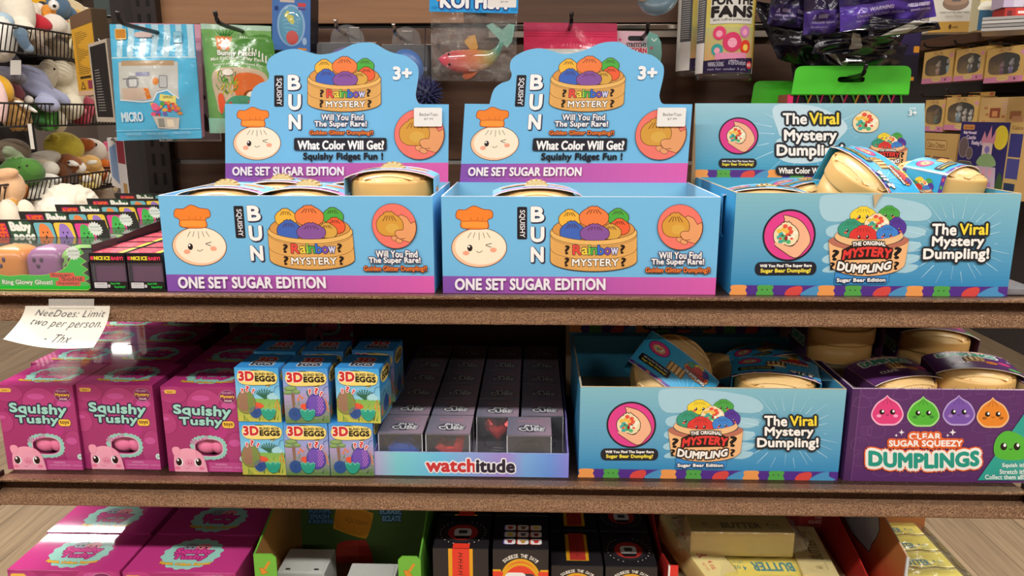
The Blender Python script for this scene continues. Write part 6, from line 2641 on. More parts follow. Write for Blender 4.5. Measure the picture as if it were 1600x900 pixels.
# ---- two clear clamshell packs
for k, (x0, x1, y0, yt, colr, lab) in enumerate(((498, 592, 66, 44, '#6a5a9a', 'clear clamshell pack with a violet toy, left of the pair on chrome hooks'),
                                               (597, 676, 69, 50, '#2f6fc0', 'clear clamshell pack with a blue toy, right of the pair on chrome hooks'))):
    Y = .395
    c0, c1 = at(x0, y0, Y), at(x1, y0 + 105, Y)
    t = thing('clamshell_pack', lab, 'toy pack', ((c0.x + c1.x) / 2, Y, c0.z))
    W, Hh = c1.x - c0.x, c0.z - c1.z
    m = MB().use('card')
    m.bb(-W / 2, W / 2, 0, .0015, -Hh, 0, '#2b2a31')
    m.bb(-W / 2, W / 2, -.0004, .0016, -.0014, 0, '#a8a29c')
    m.build('backing_card', t)
    m = MB().use('clear')
    m.prism(smooth_line([(-W * .30, 0), (-W * .24, .018), (0, .026), (W * .24, .018), (W * .30, 0)], 6), 'y', -.001, .0012, '#cfd4d8')
    m.box((.0, -.015, -Hh / 2), (W * .94, .028, Hh * .97), '#cfd4d8', .008)
    m.build('clear_shell', t)
    m = MB().use('plastic')
    m.ell((0, -.012, -Hh * .38), (W * .36, .011, Hh * .30), colr, nu=28, nv=16)
    m.lathe([(W * .40, 0), (W * .42, .003), (W * .40, .006)], '#8d86a8' if k == 0 else '#9fb4d4', (0, -.008, -Hh * .40), 28, sx=1, sy=.3)
    m.build('squishy_toy', t)
    hx = (x0 + x1) / 2 + (2 if k == 0 else -3)
    hook(hx - 8, yt + 8, Y, 'chrome peg hook of the %s clamshell pack' % ('left' if k == 0 else 'right'), 'chrome', .05, .014, '#c9c4be')

# ---- navy spiky ball
p = at(664, 147, .34)
t = thing('spiky_ball', 'navy blue rubber ball with soft spikes between the two bun header cards', 'toy', p)
m = MB().use('rubber')
m.ell((0, 0, 0), (.017, .017, .019), '#1f2346')
rnd = random.Random(5)
N_ = 90
for i in range(N_):
    z = 1 - 2 * (i + .5) / N_
    a = i * 2.39996
    d = Vector((math.sqrt(1 - z * z) * math.cos(a), math.sqrt(1 - z * z) * math.sin(a), z))
    q = d.cross(Vector((.3, .2, .9))).normalized() * .004
    m.tube([d * .016, d * .023 + q * .3, d * .029 + q], [.0022, .0016, .0005], '#262b58', 6)
m.build('ball', t)
m = MB().use('rubber').tube([(0, 0, .018), (.001, 0, .05), (-.001, .03, .1), (0, .116, .105)], .0008, '#1a1a22', 5)
m.build('loop', t)

# ---- koi bag
sh = Sheet((672, -26), (809, -22), (806, 128), (674, 126), .335, .018, .012, 6, .3)
t = thing('toy_bag', 'clear crinkled bag with a pink to teal jelly fish toy under a blue header card', 'toy bag', sh.o)
m = MB().use('film')
sh.shell(m, '#c9cdc9', 40, v0=.26)
m.build('clear_bag', t)
m = MB().use('satin')
hd = Sheet((671, -30), (811, -27), (809, 21), (671, 18), .326, .0)
ho = hd.o - sh.o
m.grid(lambda u, v: hd.pt(u, v) + ho, 2, 2, '#2a9be0', False)
m.grid(lambda u, v: hd.pt(u, v, -.0014) + ho, 2, 2, '#2a9be0', False)
A = hd.art(140, 48)
A.rect(0, 0, 140, 48, '#2f9fe2')
for k in range(10):
    A.ell(8 + k * 14, 42 + (k % 3) * 2, 6, 3, '#2388cc', n=10)
A.txt('KOI FISH', 18, 20, 122, 41, '#f1f4f6', '#2a3f7a', 2.4, .06)
A.poly([(10, 24), (18, 22), (18, 30), (12, 32)], '#e88a3a')
A.rr(92, 20, 137, 39, 2, '#e9e6e2')
A.txt('$9.99', 112, 29, 124, 32, '#8a8680', bold=.02)
m.art(A, deform=lambda u, v, d: hd.pt(u, v, d + .0003) + ho, m='satin')
m.build('header_card', t)


def ctube(m, pts, ry, rz, cols, n=14):
    vs, fs, cc = [], [], []
    k = len(pts)
    for i, p in enumerate(pts):
        p = Vector(p)
        tn = (Vector(pts[min(i + 1, k - 1)]) - Vector(pts[max(i - 1, 0)])).normalized()
        up = Vector((0, 1, 0)).cross(tn).normalized()
        for j in range(n):
            a = 2 * PI * j / n
            vs.append(p + up * (rz[i] * math.cos(a)) + Vector((0, 1, 0)) * (ry[i] * math.sin(a)))
    for i in range(k - 1):
        for j in range(n):
            fs.append((i * n + j, i * n + (j + 1) % n, (i + 1) * n + (j + 1) % n, (i + 1) * n + j))
            cc.append(H(cols[i]) if isinstance(cols[i], str) else cols[i])
    fs.append(tuple(range(n)))
    cc.append(H(cols[0]) if isinstance(cols[0], str) else cols[0])
    m.add(vs, fs, cc, True)


def K(x, y, dy=0.0):
    p = at(660 + x / 6.43, y / 6.43, .333)
    return (p.x - sh.o.x, p.y - sh.o.y + dy, p.z - sh.o.z)


def mixc(a, b, k):
    return tuple(p + (q - p) * k for p, q in zip(H(a), H(b)))


grad_c = [(0, '#e8567a'), (.3, '#e8645e'), (.48, '#e8894e'), (.62, '#b9b060'), (.78, '#4f9f8a'), (1, '#6fb8a8')]


def gcol(k):
    for (a, c), (b, d) in zip(grad_c, grad_c[1:]):
        if a <= k <= b:
            return mixc(c, d, (k - a) / (b - a))
    return H(grad_c[-1][1])


m = MB().use('gel')
px = 1 / 6.43 * .00098
spine = smooth_line([(165, 590), (215, 600), (300, 610), (400, 620), (520, 610), (640, 590), (720, 545), (770, 480), (800, 420)], 3)
rad = smooth_line([(8, 0), (58, 0), (96, 0), (112, 0), (108, 0), (86, 0), (52, 0), (32, 0), (26, 0)], 3)
ctube(m, [K(*q) for q in spine], [r[0] * px * .62 for r in rad], [r[0] * px for r in rad], [gcol(i / len(spine)) for i in range(len(spine))], 18)
m.build('jelly_fish', t)
fish = bpy.data.objects[-1] if False else t.children[-1]
m = MB().use('gel')
for base, tips, c in ((( 800, 430), [(640, 260), (700, 230), (800, 300), (870, 240), (930, 250), (900, 420), (850, 480)], '#8fc4b4'),
                      ((440, 700), [(400, 770), (440, 800), (500, 780), (560, 720)], '#e8784e'), ((480, 500), [(420, 420), (470, 360), (530, 350), (560, 470), (540, 510)], '#e0a850')):
    pts = [K(*base)] + [K(*q) for q in tips]
    n = len(pts)
    vs = [Vector(q) + Vector((0, -.0015, 0)) for q in pts] + [Vector(q) + Vector((0, .0015, 0)) for q in pts]
    fs = [(0, i, i + 1) for i in range(1, n - 1)] + [(n, n + i, n + i + 1) for i in range(1, n - 1)] + [(i, (i + 1) % n, n + (i + 1) % n, n + i) for i in range(n)]
    m.add(vs, fs, c)
m.build('fins', t)
m = MB().use('gloss')
for q in ((278, 650), (270, 545)):
    x, y, z = K(*q)
    m.ell((x, y - .0085 if q[1] > 600 else y - .0065, z), (.0019, .0019, .0019), '#16100f', nu=10, nv=8)
m.build('eyes', t)
hook(742, -14, .33, 'black peg hook above the frame, carrying the jelly fish bag', reach=.02)

# ---- pink zip pouch, rainbow card, bubble toy
sh = Sheet((818, 35), (964, 37), (966, 200), (820, 200), .405, .01, .003, 7, .2)
t = thing('toy_pouch', 'bright pink zip pouch hanging behind the middle bun header card', 'pouch', sh.o)
m = MB().use('bag')
sh.shell(m, '#d8365e')
A = sh.art(148, 165)
A.rect(0, 0, 148, 165, '#dd3a62')
A.rect(0, 0, 148, 14, '#b8405e')
for y in (12, 16, 20):
    A.rect(0, y, 148, y + 1.2, '#c22f54')
A.rect(30, 40, 118, 130, '#d8dad6')
m.art(A, deform=lambda u, v, d: sh.pt(u, v, d + .0016), m='bag')
m.build('pouch', t)
hook(890, 44, .40, 'black peg hook carrying the bright pink pouch', reach=.055)
Y = .41
hp = [(963, 48), (1014, 50), (1027, 54), (1033, 66), (1034, 84), (1031, 108), (1022, 128), (1020, 190), (963, 190)]
o = at(1000, 48, Y)
t = thing('product_card', 'pink to mint rounded hang card beside the bright pink pouch', 'card', o)
m = MB().use('satin')
q = [at(x, y, Y) for x, y in hp]
m.prism([(p.x - o.x, p.z - o.z) for p in q], 'y', 0, .0015, '#8fb8b0')
A = Art(lambda x, y: (at(x, y, Y).x - o.x, at(x, y, Y).z - o.z))
A.poly([(963, 48), (1006, 49), (1000, 80), (996, 190), (963, 190)], '#dcb2be')
A.poly([(1006, 49), (1014, 50), (1010, 80), (1006, 190), (996, 190), (1000, 80)], '#b9b6bc')
A.poly([(1012, 50), (1027, 54), (1033, 66), (1034, 84), (1031, 108), (1022, 128), (1020, 190), (1006, 190), (1010, 80)], '#74aa9f')
A.rr(981, 56, 1007, 64, 4, '#2e2c30')
A.txt('STRETCHY', 979, 67, 1010, 74, '#4a464c', bold=.05)
A.txt('UNICORN', 972, 75, 1010, 83, '#d03a52', '#f0e2e4', 1, .06)
for x, y in ((969, 62), (1018, 75)):
    A.poly([(x + (3.6 if i % 2 == 0 else 1.5) * math.sin(PI * i / 5), y - (3.6 if i % 2 == 0 else 1.5) * math.cos(PI * i / 5)) for i in range(10)], '#d0486a')
A.line([(1018, 60), (1022, 64), (1026, 60)], 1.6, '#dfe9e6', sm=True)
A.ell(1022, 62, 5.5, 6, '#5d95a2') if False else None
m.art(A, (0, 0, 0), m='satin')
m.build('card', t)
hook(1004, 58, .406, 'black peg hook carrying the pink to mint card', reach=.05)
Y = .30
p = at(1028, -4, Y)
t = thing('bubble_toy', 'pale blue rounded toy with a white cat motif hanging at the upper edge', 'toy', p)
m = MB().use('milky')
m.ell((0, 0, 0), (.029, .018, .024), '#6f9db4', rot=(0, R(-14), 0))
m.build('bubble', t)
m = MB().use('plush')
m.ell((-.022, -.010, .004), (.013, .010, .011), '#e9dcc8')
m.ell((-.004, -.017, .008), (.012, .006, .008), '#e6e2da')
for dx in (-.033, -.018):
    m.lathe([(.0045, 0), (.003, .005), (0, .010)], '#d9a86a', (dx, -.010, .004), 10)
m.build('cat_motif', t)
m = MB().use('rubber').ell((-.0245, -.020, -.002), (.004, .002, .003), '#d98a92')
m.build('pink_nose', t)
MB().use('rubber').tube([(0, 0, .022), (0, .05, .06), (0, .168, .06)], .0009, '#d8d4cc', 5).build('loop', t)

# ---- two tins
def make_tin(px, pyb, Y, label, rz, first=None):
    p = at(px, pyb, Y)
    if first:
        return copy_thing(first, (p.x, Y, p.z), R(rz), label)
    r, h = .0405, .135
    t = thing('toy_tin', label, 'tin', (p.x, Y, p.z), R(rz), 'round tins hanging on the back panel')
    m = MB().use('satin')
    m.lathe([(r, .010), (r, h)], '#b9b6ae', n=48, cols=['#c9c6bc', '#c9c6bc'])
    A = Art(lambda x, y: (x / 100, y / 128), maxedge=.03, eps=1.5e-5)
    # unrolled label: x 0..100 = quarter turn either side of the front
    A.grad(0, 0, 78, 60, '#d0ae4a', '#c9c06a', 8, True)
    A.grad(0, 60, 78, 112, '#b9b87a', '#d09a6a', 8, True)
    A.rect(78, 0, 100, 112, '#b89a3a')
    A.rect(84, 4, 98, 60, '#241f22')
    for j in range(9):
        A.rect(85, 64 + j * 4, 98, 66 + j * 4, '#6a5a24')
    A.rect(-22, 0, 0, 80, '#55565a')
    for j in range(24):
        A.rect(-20, 3 + j * 3.1, -3, 4.2 + j * 3.1, '#a9a8a6')
    A.rect(-22, 80, 0, 122, '#d9d6d0')
    A.rr(8, 18, 70, 56, 1, '#cfccc4')
    A.txt('KPOP', 30, 4, 58, 10, '#c9482c', bold=.05)
    A.txt('TEMPORARY', 20, 11, 66, 16, '#c9582c', bold=.03)
    A.txt('FOR THE', 10, 20, 69, 31, '#2a2628', bold=.06)
    A.txt('FANS', 10, 34, 69, 47, '#2a2628', bold=.09)
    A.txt('dark coffret pobet pootu', 12, 49, 66, 53, '#5a5658', bold=.01)
    # generic round blob friends
    for x, y, rr_, c in ((22, 68, 9, '#d8466e'), (58, 66, 8, '#c97ab0'), (40, 80, 13, '#cf3f66'), (60, 86, 9, '#d8402f'), (20, 90, 8, '#3f9a94')):
        A.ell(x, y, rr_, rr_, c, n=18)
        A.ell(x, y + 1, rr_ * .5, rr_ * .5, '#e9a0b4' if c != '#d8402f' else '#ecc85a', n=12)
    A.rect(18, 94, 62, 106, '#d88aa8')
    A.poly([(0, 104), (78, 100), (78, 122), (0, 122)], '#2a2140')
    A.txt('WARNING: CHOKING', 8, 106, 30, 112, '#cfcbd8', bold=0)
    A.txt('ATTENTION small parts', 36, 104, 62, 112, '#cfcbd8', bold=0)
    A.txt('not for under 3 yrs', 8, 114, 62, 118, '#a8a4b8', bold=0)
    A.ell(70, 110, 6, 5, '#d8353c', n=16)
    A.txt('MATTEL', 65.5, 108, 74.5, 112, '#f0d4d0', bold=.03)

    def wrap(u, v, d):
        a = -PI / 2 + (u - .42) * 2.5
        rr_ = r + .0003 + d
        return Vector((rr_ * math.cos(a), rr_ * math.sin(a), h - v * 1.06 * (h - .010) - .0))
    A.p = [([(u, min(v, .943), w_) for u, v, w_ in pts], tr, c) for pts, tr, c in A.p]
    m.art(A, deform=wrap, m='gloss')
    m.build('label_tube', t)
    m = MB().use('clear')
    m.lathe([(r * .97, .010), (r, .008), (r, .001), (r * .9, 0), (0, 0)], '#8d8680', n=40)
    m.build('clear_base', t)
    m = MB().use('satin')
    m.lathe([(r, h), (r * 1.02, h + .001), (r * 1.02, h + .006), (0, h + .007)], '#2a2528', n=40)
    m.bb(-.012, .012, -.001, .001, h + .006, h + .03, '#c9c6c0')
    m.build('lid', t)
    return t


tin = make_tin(1129, 127, .335, 'round toy tin with yellow label and pink figures, in front of the other tin', 4)
make_tin(1096, 122, .405, 'shadowed round toy tin behind the front one with pink figures', 22, tin)
hook(1129, -16, .335, 'black peg hook above the frame, carrying the tins', reach=.06)

# ---- pile of purple polybags
def polybag(quad, Y, label, seed, top, band, text=True, bulge=.022, flip=0, label_patch=None):
    sh = Sheet(*quad, Y, bulge, .012, seed, .05)
    t = thing('toy_bag', label, 'toy bag', sh.o, 0, 'dark purple bags on the back panel')
    m = MB().use('darkbag')
    sh.shell(m, top, 40)
    A = sh.art(100, 100)
    A.rect(0, 62, 100, 100, band)
    if text:
        A.poly([(14, 76), (18, 68), (22, 76)], '#b9a8dc')
        A.poly([(16, 75), (18, 71), (20, 75)], band)
        A.txt('WARNING:', 26, 69, 48, 75, '#c9b9e6', bold=.03)
        A.txt('CHOKING HAZARD - Small parts.', 14, 79, 64, 84, '#c2b2e0', bold=.01)
        A.txt('Not for children under 3 yrs.', 14, 87, 52, 91, '#b4a4d4', bold=0)
        A.txt('ATTENTION:', 66, 69, 92, 75, '#c9b9e6', bold=.03)
        A.txt('DANGER', 70, 80, 94, 84, '#c2b2e0', bold=.01)
    m.art(A, deform=lambda u, v, d: sh.pt(u, v, d + .002), m='darkbag')
    m.build('bag', t)
    return t, sh


polybag([(1212, -40), (1262, -40), (1258, 46), (1198, 38)], .335, 'dark purple bag with a warning text, leftmost of the purple bags', 11, '#231d33', '#2f2556')
polybag([(1258, -40), (1318, -40), (1322, 52), (1254, 55)], .315, 'dark purple bag with a bright purple band, middle of the purple bags', 12, '#241c3a', '#45307e')
t, shp = polybag([(1310, -50), (1448, -50), (1462, 26), (1312, 50)], .285, 'purple bag with a wavy bright band and white top, foremost of the purple bags', 13, '#2f2358', '#4f3596', bulge=.03)
m = MB().use('matte')
A = shp.art()
A.poly([(42, 40), (97, 34), (99, 52), (80, 60), (60, 62), (48, 60)], '#dfe0e6')
A.txt('HELLO FRIEND', 68, 70, 90, 76, '#d4c8ee', bold=.04)
A.txt('small parts', 70, 80, 90, 84, '#b4a4d4', bold=.02)
m.art(A, deform=lambda u, v, d: shp.pt(u, v, d + .004), m='satin')
m.build('printed_patch', t)
for quad, Y, lab, seed, patch in (([(1175, 0), (1300, 20), (1330, 120), (1215, 92)], .36, 'crumpled black bag sagging below the leftmost purple bag', 21, [(52, 58), (62, 52), (86, 74), (90, 86), (80, 84)]),
                                  ([(1290, 30), (1420, 40), (1398, 86), (1268, 84)], .325, 'crumpled black bag with pale strips below the middle purple bag', 22, [(30, 40), (42, 42), (52, 84), (40, 86)]),
                                  ([(1360, 26), (1466, 34), (1470, 46), (1356, 62)], .27, 'black bag bottom with a pale barcode label, under the foremost purple bag', 23, [(14, 92), (56, 16), (80, 14), (46, 96)]),
                                  ([(1230, 60), (1420, 70), (1400, 112), (1245, 160)], .39, 'black crumpled bag hanging lowest, behind the green hang card', 24, [(24, 30), (36, 26), (44, 44), (40, 60)])):
    shb = Sheet(*quad, Y, .024, .016, seed, .02)
    t = thing('toy_bag', lab, 'toy bag', shb.o, 0, 'crumpled black bags on the back panel')
    m = MB().use('darkbag')
    shb.shell(m, '#161320', 40)
    A = shb.art()
    A.poly(patch, '#a9a79c')
    if seed == 23:
        for j in range(9):
            k = j / 9
            A.line([(24 + 44 * k * .7 + 6, 78 - 56 * k), (42 + 44 * k * .7 + 6, 80 - 56 * k)], 1.2, '#5a564e')
    m.art(A, deform=lambda u, v, d: shb.pt(u, v, d + .003), m='satin')
    m.build('bag', t)
hook(1290, -30, .29, 'black peg hook above the frame, carrying the purple bags', reach=.05)
for x, y0, y1, Y, lab in ((1415, 40, 92, .40, 'narrow violet boxed toy with orange corner, right of the black bags'),):
    c0, c1 = at(1395, 42, Y), at(1432, 128, Y)
    t = thing('toy_box', lab, 'toy box', ((c0.x + c1.x) / 2, Y, c1.z))
    W, Hh = c1.x - c0.x, c0.z - c1.z
    m = MB().use('satin')
    m.bb(-W / 2, W / 2, 0, .03, 0, Hh, '#1c1626', .001)
    A = Art(lin(37, 86, W, Hh))
    A.rect(1, 4, 36, 44, '#2a1f48')
    A.ell(8, 26, 4, 4, '#b8323a')
    A.rr(29, 30, 36, 40, 1, '#d8902a')
    A.rect(28, 78, 33, 84, '#c98a2a')
    m.art(A, (-W / 2, 0, 0), m='satin')
    m.build('carton', t)

# ---- neon net packs on green hang cards
def make_net(c0, c1, Y, label, shade=1):
    o = Vector(((c0.x + c1.x) / 2, Y, c0.z))
    W = c1.x - c0.x
    t = thing('net_pack', label, 'toy pack', o, 0, 'green-headed neon net packs')
    hc = .0405
    r = .010
    m = MB().use('card')
    g = '#4fce2e'
    out = [(-W / 2, -hc), (-W / 2 + .003, -r)] + [(-W / 2 + .003 + r - r * math.cos(R(a)), -r + r * math.sin(R(a))) for a in range(15, 91, 15)] + [(W / 2 - r + r * math.sin(R(a)), -r + r * math.cos(R(a))) for a in range(0, 91, 15)] + [(W / 2, -hc)]
    hx, hz, hw_, hh = .0, -.0195, .020, .0042
    hole = [(hx + hw_ * math.copysign(abs(math.cos(2 * PI * i / 48)) ** .35, math.cos(2 * PI * i / 48)), hz + hh * math.copysign(abs(math.sin(2 * PI * i / 48)) ** .6, math.sin(2 * PI * i / 48))) for i in range(48)]
    ring = []
    for (x, z) in hole:
        dx, dz = x - hx, z - hz
        k = 1e9
        n = len(out)
        for i in range(n):
            (x0, z0), (x1, z1) = out[i], out[(i + 1) % n]
            ex, ez = x1 - x0, z1 - z0
            den = dx * ez - dz * ex
            if abs(den) < 1e-12:
                continue
            tt = ((x0 - hx) * ez - (z0 - hz) * ex) / den
            ss = ((x0 - hx) * dz - (z0 - hz) * dx) / den
            if tt > 0 and -1e-6 <= ss <= 1 + 1e-6:
                k = min(k, tt)
        ring.append((hx + dx * k, hz + dz * k))
    for cx, cz in ((-W / 2, -hc), (W / 2, -hc)):
        i = min(range(48), key=lambda j: (ring[j][0] - cx) ** 2 + (ring[j][1] - cz) ** 2)
        ring[i] = (cx, cz)
    for yy in (0, .0016):
        m.add([(x, yy, z) for x, z in ring] + [(x, yy, z) for x, z in hole], [(i, (i + 1) % 48, 48 + (i + 1) % 48, 48 + i) for i in range(48)], g)
    m.add([(x, 0, z) for x, z in ring] + [(x, .0016, z) for x, z in ring], [(i, (i + 1) % 48, 48 + (i + 1) % 48, 48 + i) for i in range(48)], '#8fdc78')
    m.build('hang_card', t)
    m = MB().use('satin')
    m.bb(-W / 2 + .004, W / 2 - .006, .004, .05, -.17, -hc - .001, '#17141a')
    m.build('carton', t)
    m = MB().use('satin')
    m.bb(-W / 2, W / 2, .001, .055, -hc - .0012, -hc, g)
    m.bb(-W / 2 - .004, -W / 2 + .004, .003, .05, -.17, -hc - .0005, '#e8356e')
    m.build('pink_side', t)
    cols_ = ('#e8356e', '#5fd84a', '#eea23a', '#a9dca0')
    rnd = random.Random(6)
    for i in range(18):
        m = MB().use('rubber')
        x = -W / 2 + .012 + (W - .024) * i / 17
        dx = (.035 if i % 2 else -.035) * rnd.uniform(.5, 1)
        yy = .0030 - .0016 * (i % 3) - .0005
        m.tube([(x, yy, -hc - .001), (min(max(x + dx, -W / 2), W / 2), yy, -.11), (x, yy, -.17)], .0013, cols_[i % 4], 6)
        m.build('elastic_band', t)
    return t


net = make_net(at(1240, 103, .34), at(1425, 103, .34), .34, 'bright green hang card over a neon elastic net pack, in front of the other one')
c0, c1 = at(1172, 127, .42), at(1342, 127, .42)
copy_thing(net, ((c0.x + c1.x) / 2, .405, c0.z), 0, 'shadowed green hang card behind the bright green one')
hook(1327, 121, .339, 'black peg hook carrying the bright green hang card', reach=.05)


# ================================================================== plush toys on the wire rack to the left
FX = -1.92                      # front of the baskets


def pl(px, py, dx=0.0):
    return atx(px, py, FX - .13 + dx)


rack = thing('wire_rack', 'black wire basket rack of plush toys at the far left', 'rack', (FX - .2, 2.2, 1.0))
ro = Vector(rack.location)
m = MB().use('dark_paint')
m.bb(-.28, -.26, -.75, .62, .05, .86, '#2a2321')
m.build('rear_panel', rack)
m = MB().use('blackmetal')
for y in (-.7, .6):
    m.tube([(-.25, y, .05), (-.25, y, 1.999)], .005, '#1d1a1a', 8)
m.build('hanging_post', rack)
TIERS = [(1.672, 1.768), (1.402, 1.487), (1.122, 1.197), (.86, .93)]
for zb, zt in TIERS:
    m = MB().use('blackmetal')
    c = '#1b1817'
    for y0, y1 in ((-.62, -.02), (.0, .6)):
        xf, xb = .2, -.2
        for z, ins in ((zt, 0), (zb, .02)):
            m.tube([(xf - ins, y0 + ins, z - ro.z), (xf - ins, y1 - ins, z - ro.z), (xb, y1 - ins, z - ro.z), (xb, y0 + ins, z - ro.z)], .0042, c, 6, True, False)
        n = 22
        for i in range(n + 1):
            y = y0 + (y1 - y0) * i / n
            m.tube([(xf, y, zt - ro.z), (xf - .02, y0 + .02 + (y1 - y0 - .04) * i / n, zb - ro.z)], .0022, c, 5)
            m.tube([(xf - .02, y0 + .02 + (y1 - y0 - .04) * i / n, zb - ro.z), (xb, y, zb - ro.z)], .0018, c, 4)
    m.build('wire_basket', rack)


def plush(name, label, balls, eyes=(), noses=(), tagpx=None, voxel=.0075, fuzz=.0, mt='plush', cat='plush toy', extra=None):
    """balls: (px, py, rx, ry, colour[, depth offset, rotation]) read off the photograph, at the rack's distance"""
    P = []
    for b in balls:
        px, py, rx, ry, c = b[:5]
        d = b[5] if len(b) > 5 else 0.0
        rot = b[6] if len(b) > 6 else 0.0
        p = pl(px, py, d)
        k = (p - CAMP).length / FPX * 1.02
        P.append((p, rx * k, ry * k, H(c), R(rot)))
    o = sum((p[0] for p in P), Vector()) / len(P)
    t = thing(name, label, cat, o, 0, 'plush toys on the wire rack')
    view = (o - CAMP).normalized()
    rgt = view.cross(Vector((0, 0, 1))).normalized()
    up = rgt.cross(view)
    vs, fs = [], []
    for p, rx, ry, c, rot in P:
        b = len(vs)
        u_ = rgt * math.cos(rot) - up * math.sin(rot)
        v_ = rgt * math.sin(rot) + up * math.cos(rot)
        rd = min(rx, ry) * .9
        nu, nv = 20, 12
        for i in range(nv + 1):
            th = PI * i / nv
            for j in range(nu):
                ph = 2 * PI * j / nu
                vs.append(p - o + u_ * (rx * math.sin(th) * math.cos(ph)) + v_ * (ry * math.cos(th)) + view * (rd * math.sin(th) * math.sin(ph)))
        fs += [(b + i * nu + j, b + i * nu + (j + 1) % nu, b + (i + 1) * nu + (j + 1) % nu, b + (i + 1) * nu + j) for i in range(nv) for j in range(nu)]
    me = bpy.data.meshes.new('raw')
    me.from_pydata(vs, [], fs)
    ob = bpy.data.objects.new('raw', me)
    COL.objects.link(ob)
    md = ob.modifiers.new('remesh', 'REMESH')
    md.mode = 'VOXEL'
    md.voxel_size = voxel
    ms = ob.modifiers.new('smooth', 'SMOOTH')
    ms.iterations = 4
    ms.factor = .5
    dg = bpy.context.evaluated_depsgraph_get()
    ev = ob.evaluated_get(dg)
    nm = bpy.data.meshes.new_from_object(ev)
    bpy.data.objects.remove(ob)
    bpy.data.meshes.remove(me)
    m = MB().use(mt)
    V = [v.co.copy() for v in nm.vertices]
    cc = []
    F = [tuple(f.vertices) for f in nm.polygons]
    inv = []
    for p, rx, ry, c, rot in P:
        u_ = rgt * math.cos(rot) - up * math.sin(rot)
        v_ = rgt * math.sin(rot) + up * math.cos(rot)
        inv.append((p - o, u_, v_, rx, ry, min(rx, ry) * .9, c))
    for f in F:
        ctr = sum((V[i] for i in f), Vector()) / len(f)
        best, bc = 1e9, None
        for q, u_, v_, rx, ry, rd, c in inv:
            d = ctr - q
            k = (d.dot(u_) / rx) ** 2 + (d.dot(v_) / ry) ** 2 + (d.dot(view) / rd) ** 2
            if k < best:
                best, bc = k, c
        cc.append(bc)
    if fuzz:
        V = [v + v.normalized() * fuzz * noise.noise(v * 60) for v in V]
    m.add(V, F, cc, True)
    bpy.data.meshes.remove(nm)
    m.build('plush_body', t)
    for part, lst in (('eye', eyes), ('nose', noses)):
        for e in lst:
            px, py, r_, c = e[:4]
            d = e[4] if len(e) > 4 else .03
            p = pl(px, py, d)
            k = (p - CAMP).length / FPX
            q = MB().use('gloss' if part == 'eye' else 'rubber')
            q.ell(p - o - view * .0, (r_ * k, r_ * k, r_ * k), c, nu=12, nv=8)
            q.build(part, t)
    if tagpx:
        x0, y0, x1, y1 = tagpx
        q = MB().use('card')
        pts = [pl(x0, y0, .1) - o, pl(x1, y0, .1) - o, pl(x1, y1, .1) - o, pl(x0, y1, .1) - o]
        q.add(pts + [v + view * .002 for v in pts], [(0, 1, 2, 3), (4, 5, 6, 7), (0, 1, 5, 4), (2, 3, 7, 6)], '#e6e2da')
        q.build('swing_tag', t)
    return t


W_, CR = '#efe4d0', '#ead9b4'
plush('plush_bear', 'cream and taupe plush animal at the upper left corner', [(4, 22, 22, 34, '#9a8672', -.05), (27, 20, 20, 32, W_, .02), (36, 48, 14, 14, W_, .06), (44, 52, 10, 9, '#f2e8d8', .07)])
plush('plush_bear', 'white plush with pale blue head at the left edge, upper basket', [(-2, 62, 20, 28, '#e9e4da', .05), (3, 34, 14, 12, '#a9c0cf', .05)])
plush('plush_bear', 'small denim blue plush hanging over the upper basket rim', [(33, 54, 9, 9, '#5f7484', .13), (37, 66, 7, 12, '#56697c', .14, -20), (45, 76, 7, 6, '#7d92a6', .15)], tagpx=(16, 94, 33, 117))
plush('plush_bear', 'cream plush wearing a bright red scarf, upper basket', [(48, 20, 12, 14, '#efe2cc', -.02), (58, 34, 18, 10, '#c9303c', .05, 22), (64, 40, 8, 6, '#c9303c', .06), (56, 52, 12, 12, '#d9c6ae', .03), (58, 66, 9, 9, '#b9a894', .06)])
plush('plush_duck', 'yellow plush bird with a dark beak at the upper edge', [(54, 2, 14, 12, '#f0b428', -.08), (60, 16, 8, 10, '#efe6d6', -.04, 30)], noses=((66, 8, 5, '#2f2a28', -.03),))
plush('plush_bird', 'slate blue plush bird with big white eye and orange beak', [(86, 10, 18, 16, '#5c7892', -.03), (100, 26, 18, 16, '#5f7c98', -.05, 30), (76, 18, 9, 9, '#f0a03c', .0), (72, 24, 6, 7, '#ee9a34', .01)],
      eyes=((84, 8, 6.5, '#f4f2ee', .045), (85, 9.5, 2.2, '#241f1e', .065)))
plush('plush_bunny', 'round white plush animal beside the chick in the upper basket', [(84, 38, 15, 13, '#f3e9da', .04), (98, 44, 9, 12, '#efe4d0', .05), (74, 50, 10, 9, '#f1e6d4', .05)])
plush('plush_chick', 'pale yellow plush chick with orange beak at the right of the upper basket', [(118, 48, 16, 15, '#f2e3ae', .03), (122, 74, 13, 20, '#f0dfa8', .03), (117, 70, 8, 9, '#f5eac0', .08), (104, 33, 3, 3, '#e06a36', .05)],
      eyes=((122, 50, 1.6, '#2a2422', .07),), noses=((131, 50, 3, '#e8623a', .06), (134, 88, 4, '#dd6038', .07)))
plush('plush_bear', 'fluffy light blue plush at the right end of the upper basket', [(138, 44, 18, 18, '#a9c8dc', -.08), (150, 52, 12, 14, '#b5d0e0', -.08)], fuzz=.006)
plush('plush_duck', 'cream plush with yellow stripes behind the blue bird', [(112, 12, 18, 10, '#efd9ac', -.12, 20), (130, 20, 18, 8, '#f0e0b8', -.12, 8), (118, 20, 10, 4, '#eebf6a', -.09, 8)])
plush('plush_bear', 'grey-beige plush sunk in the upper basket behind the wires', [(84, 78, 20, 14, '#9a8a74', .0), (96, 84, 9, 12, '#d9cfae', .02), (60, 80, 14, 10, '#8d8072', .0)])
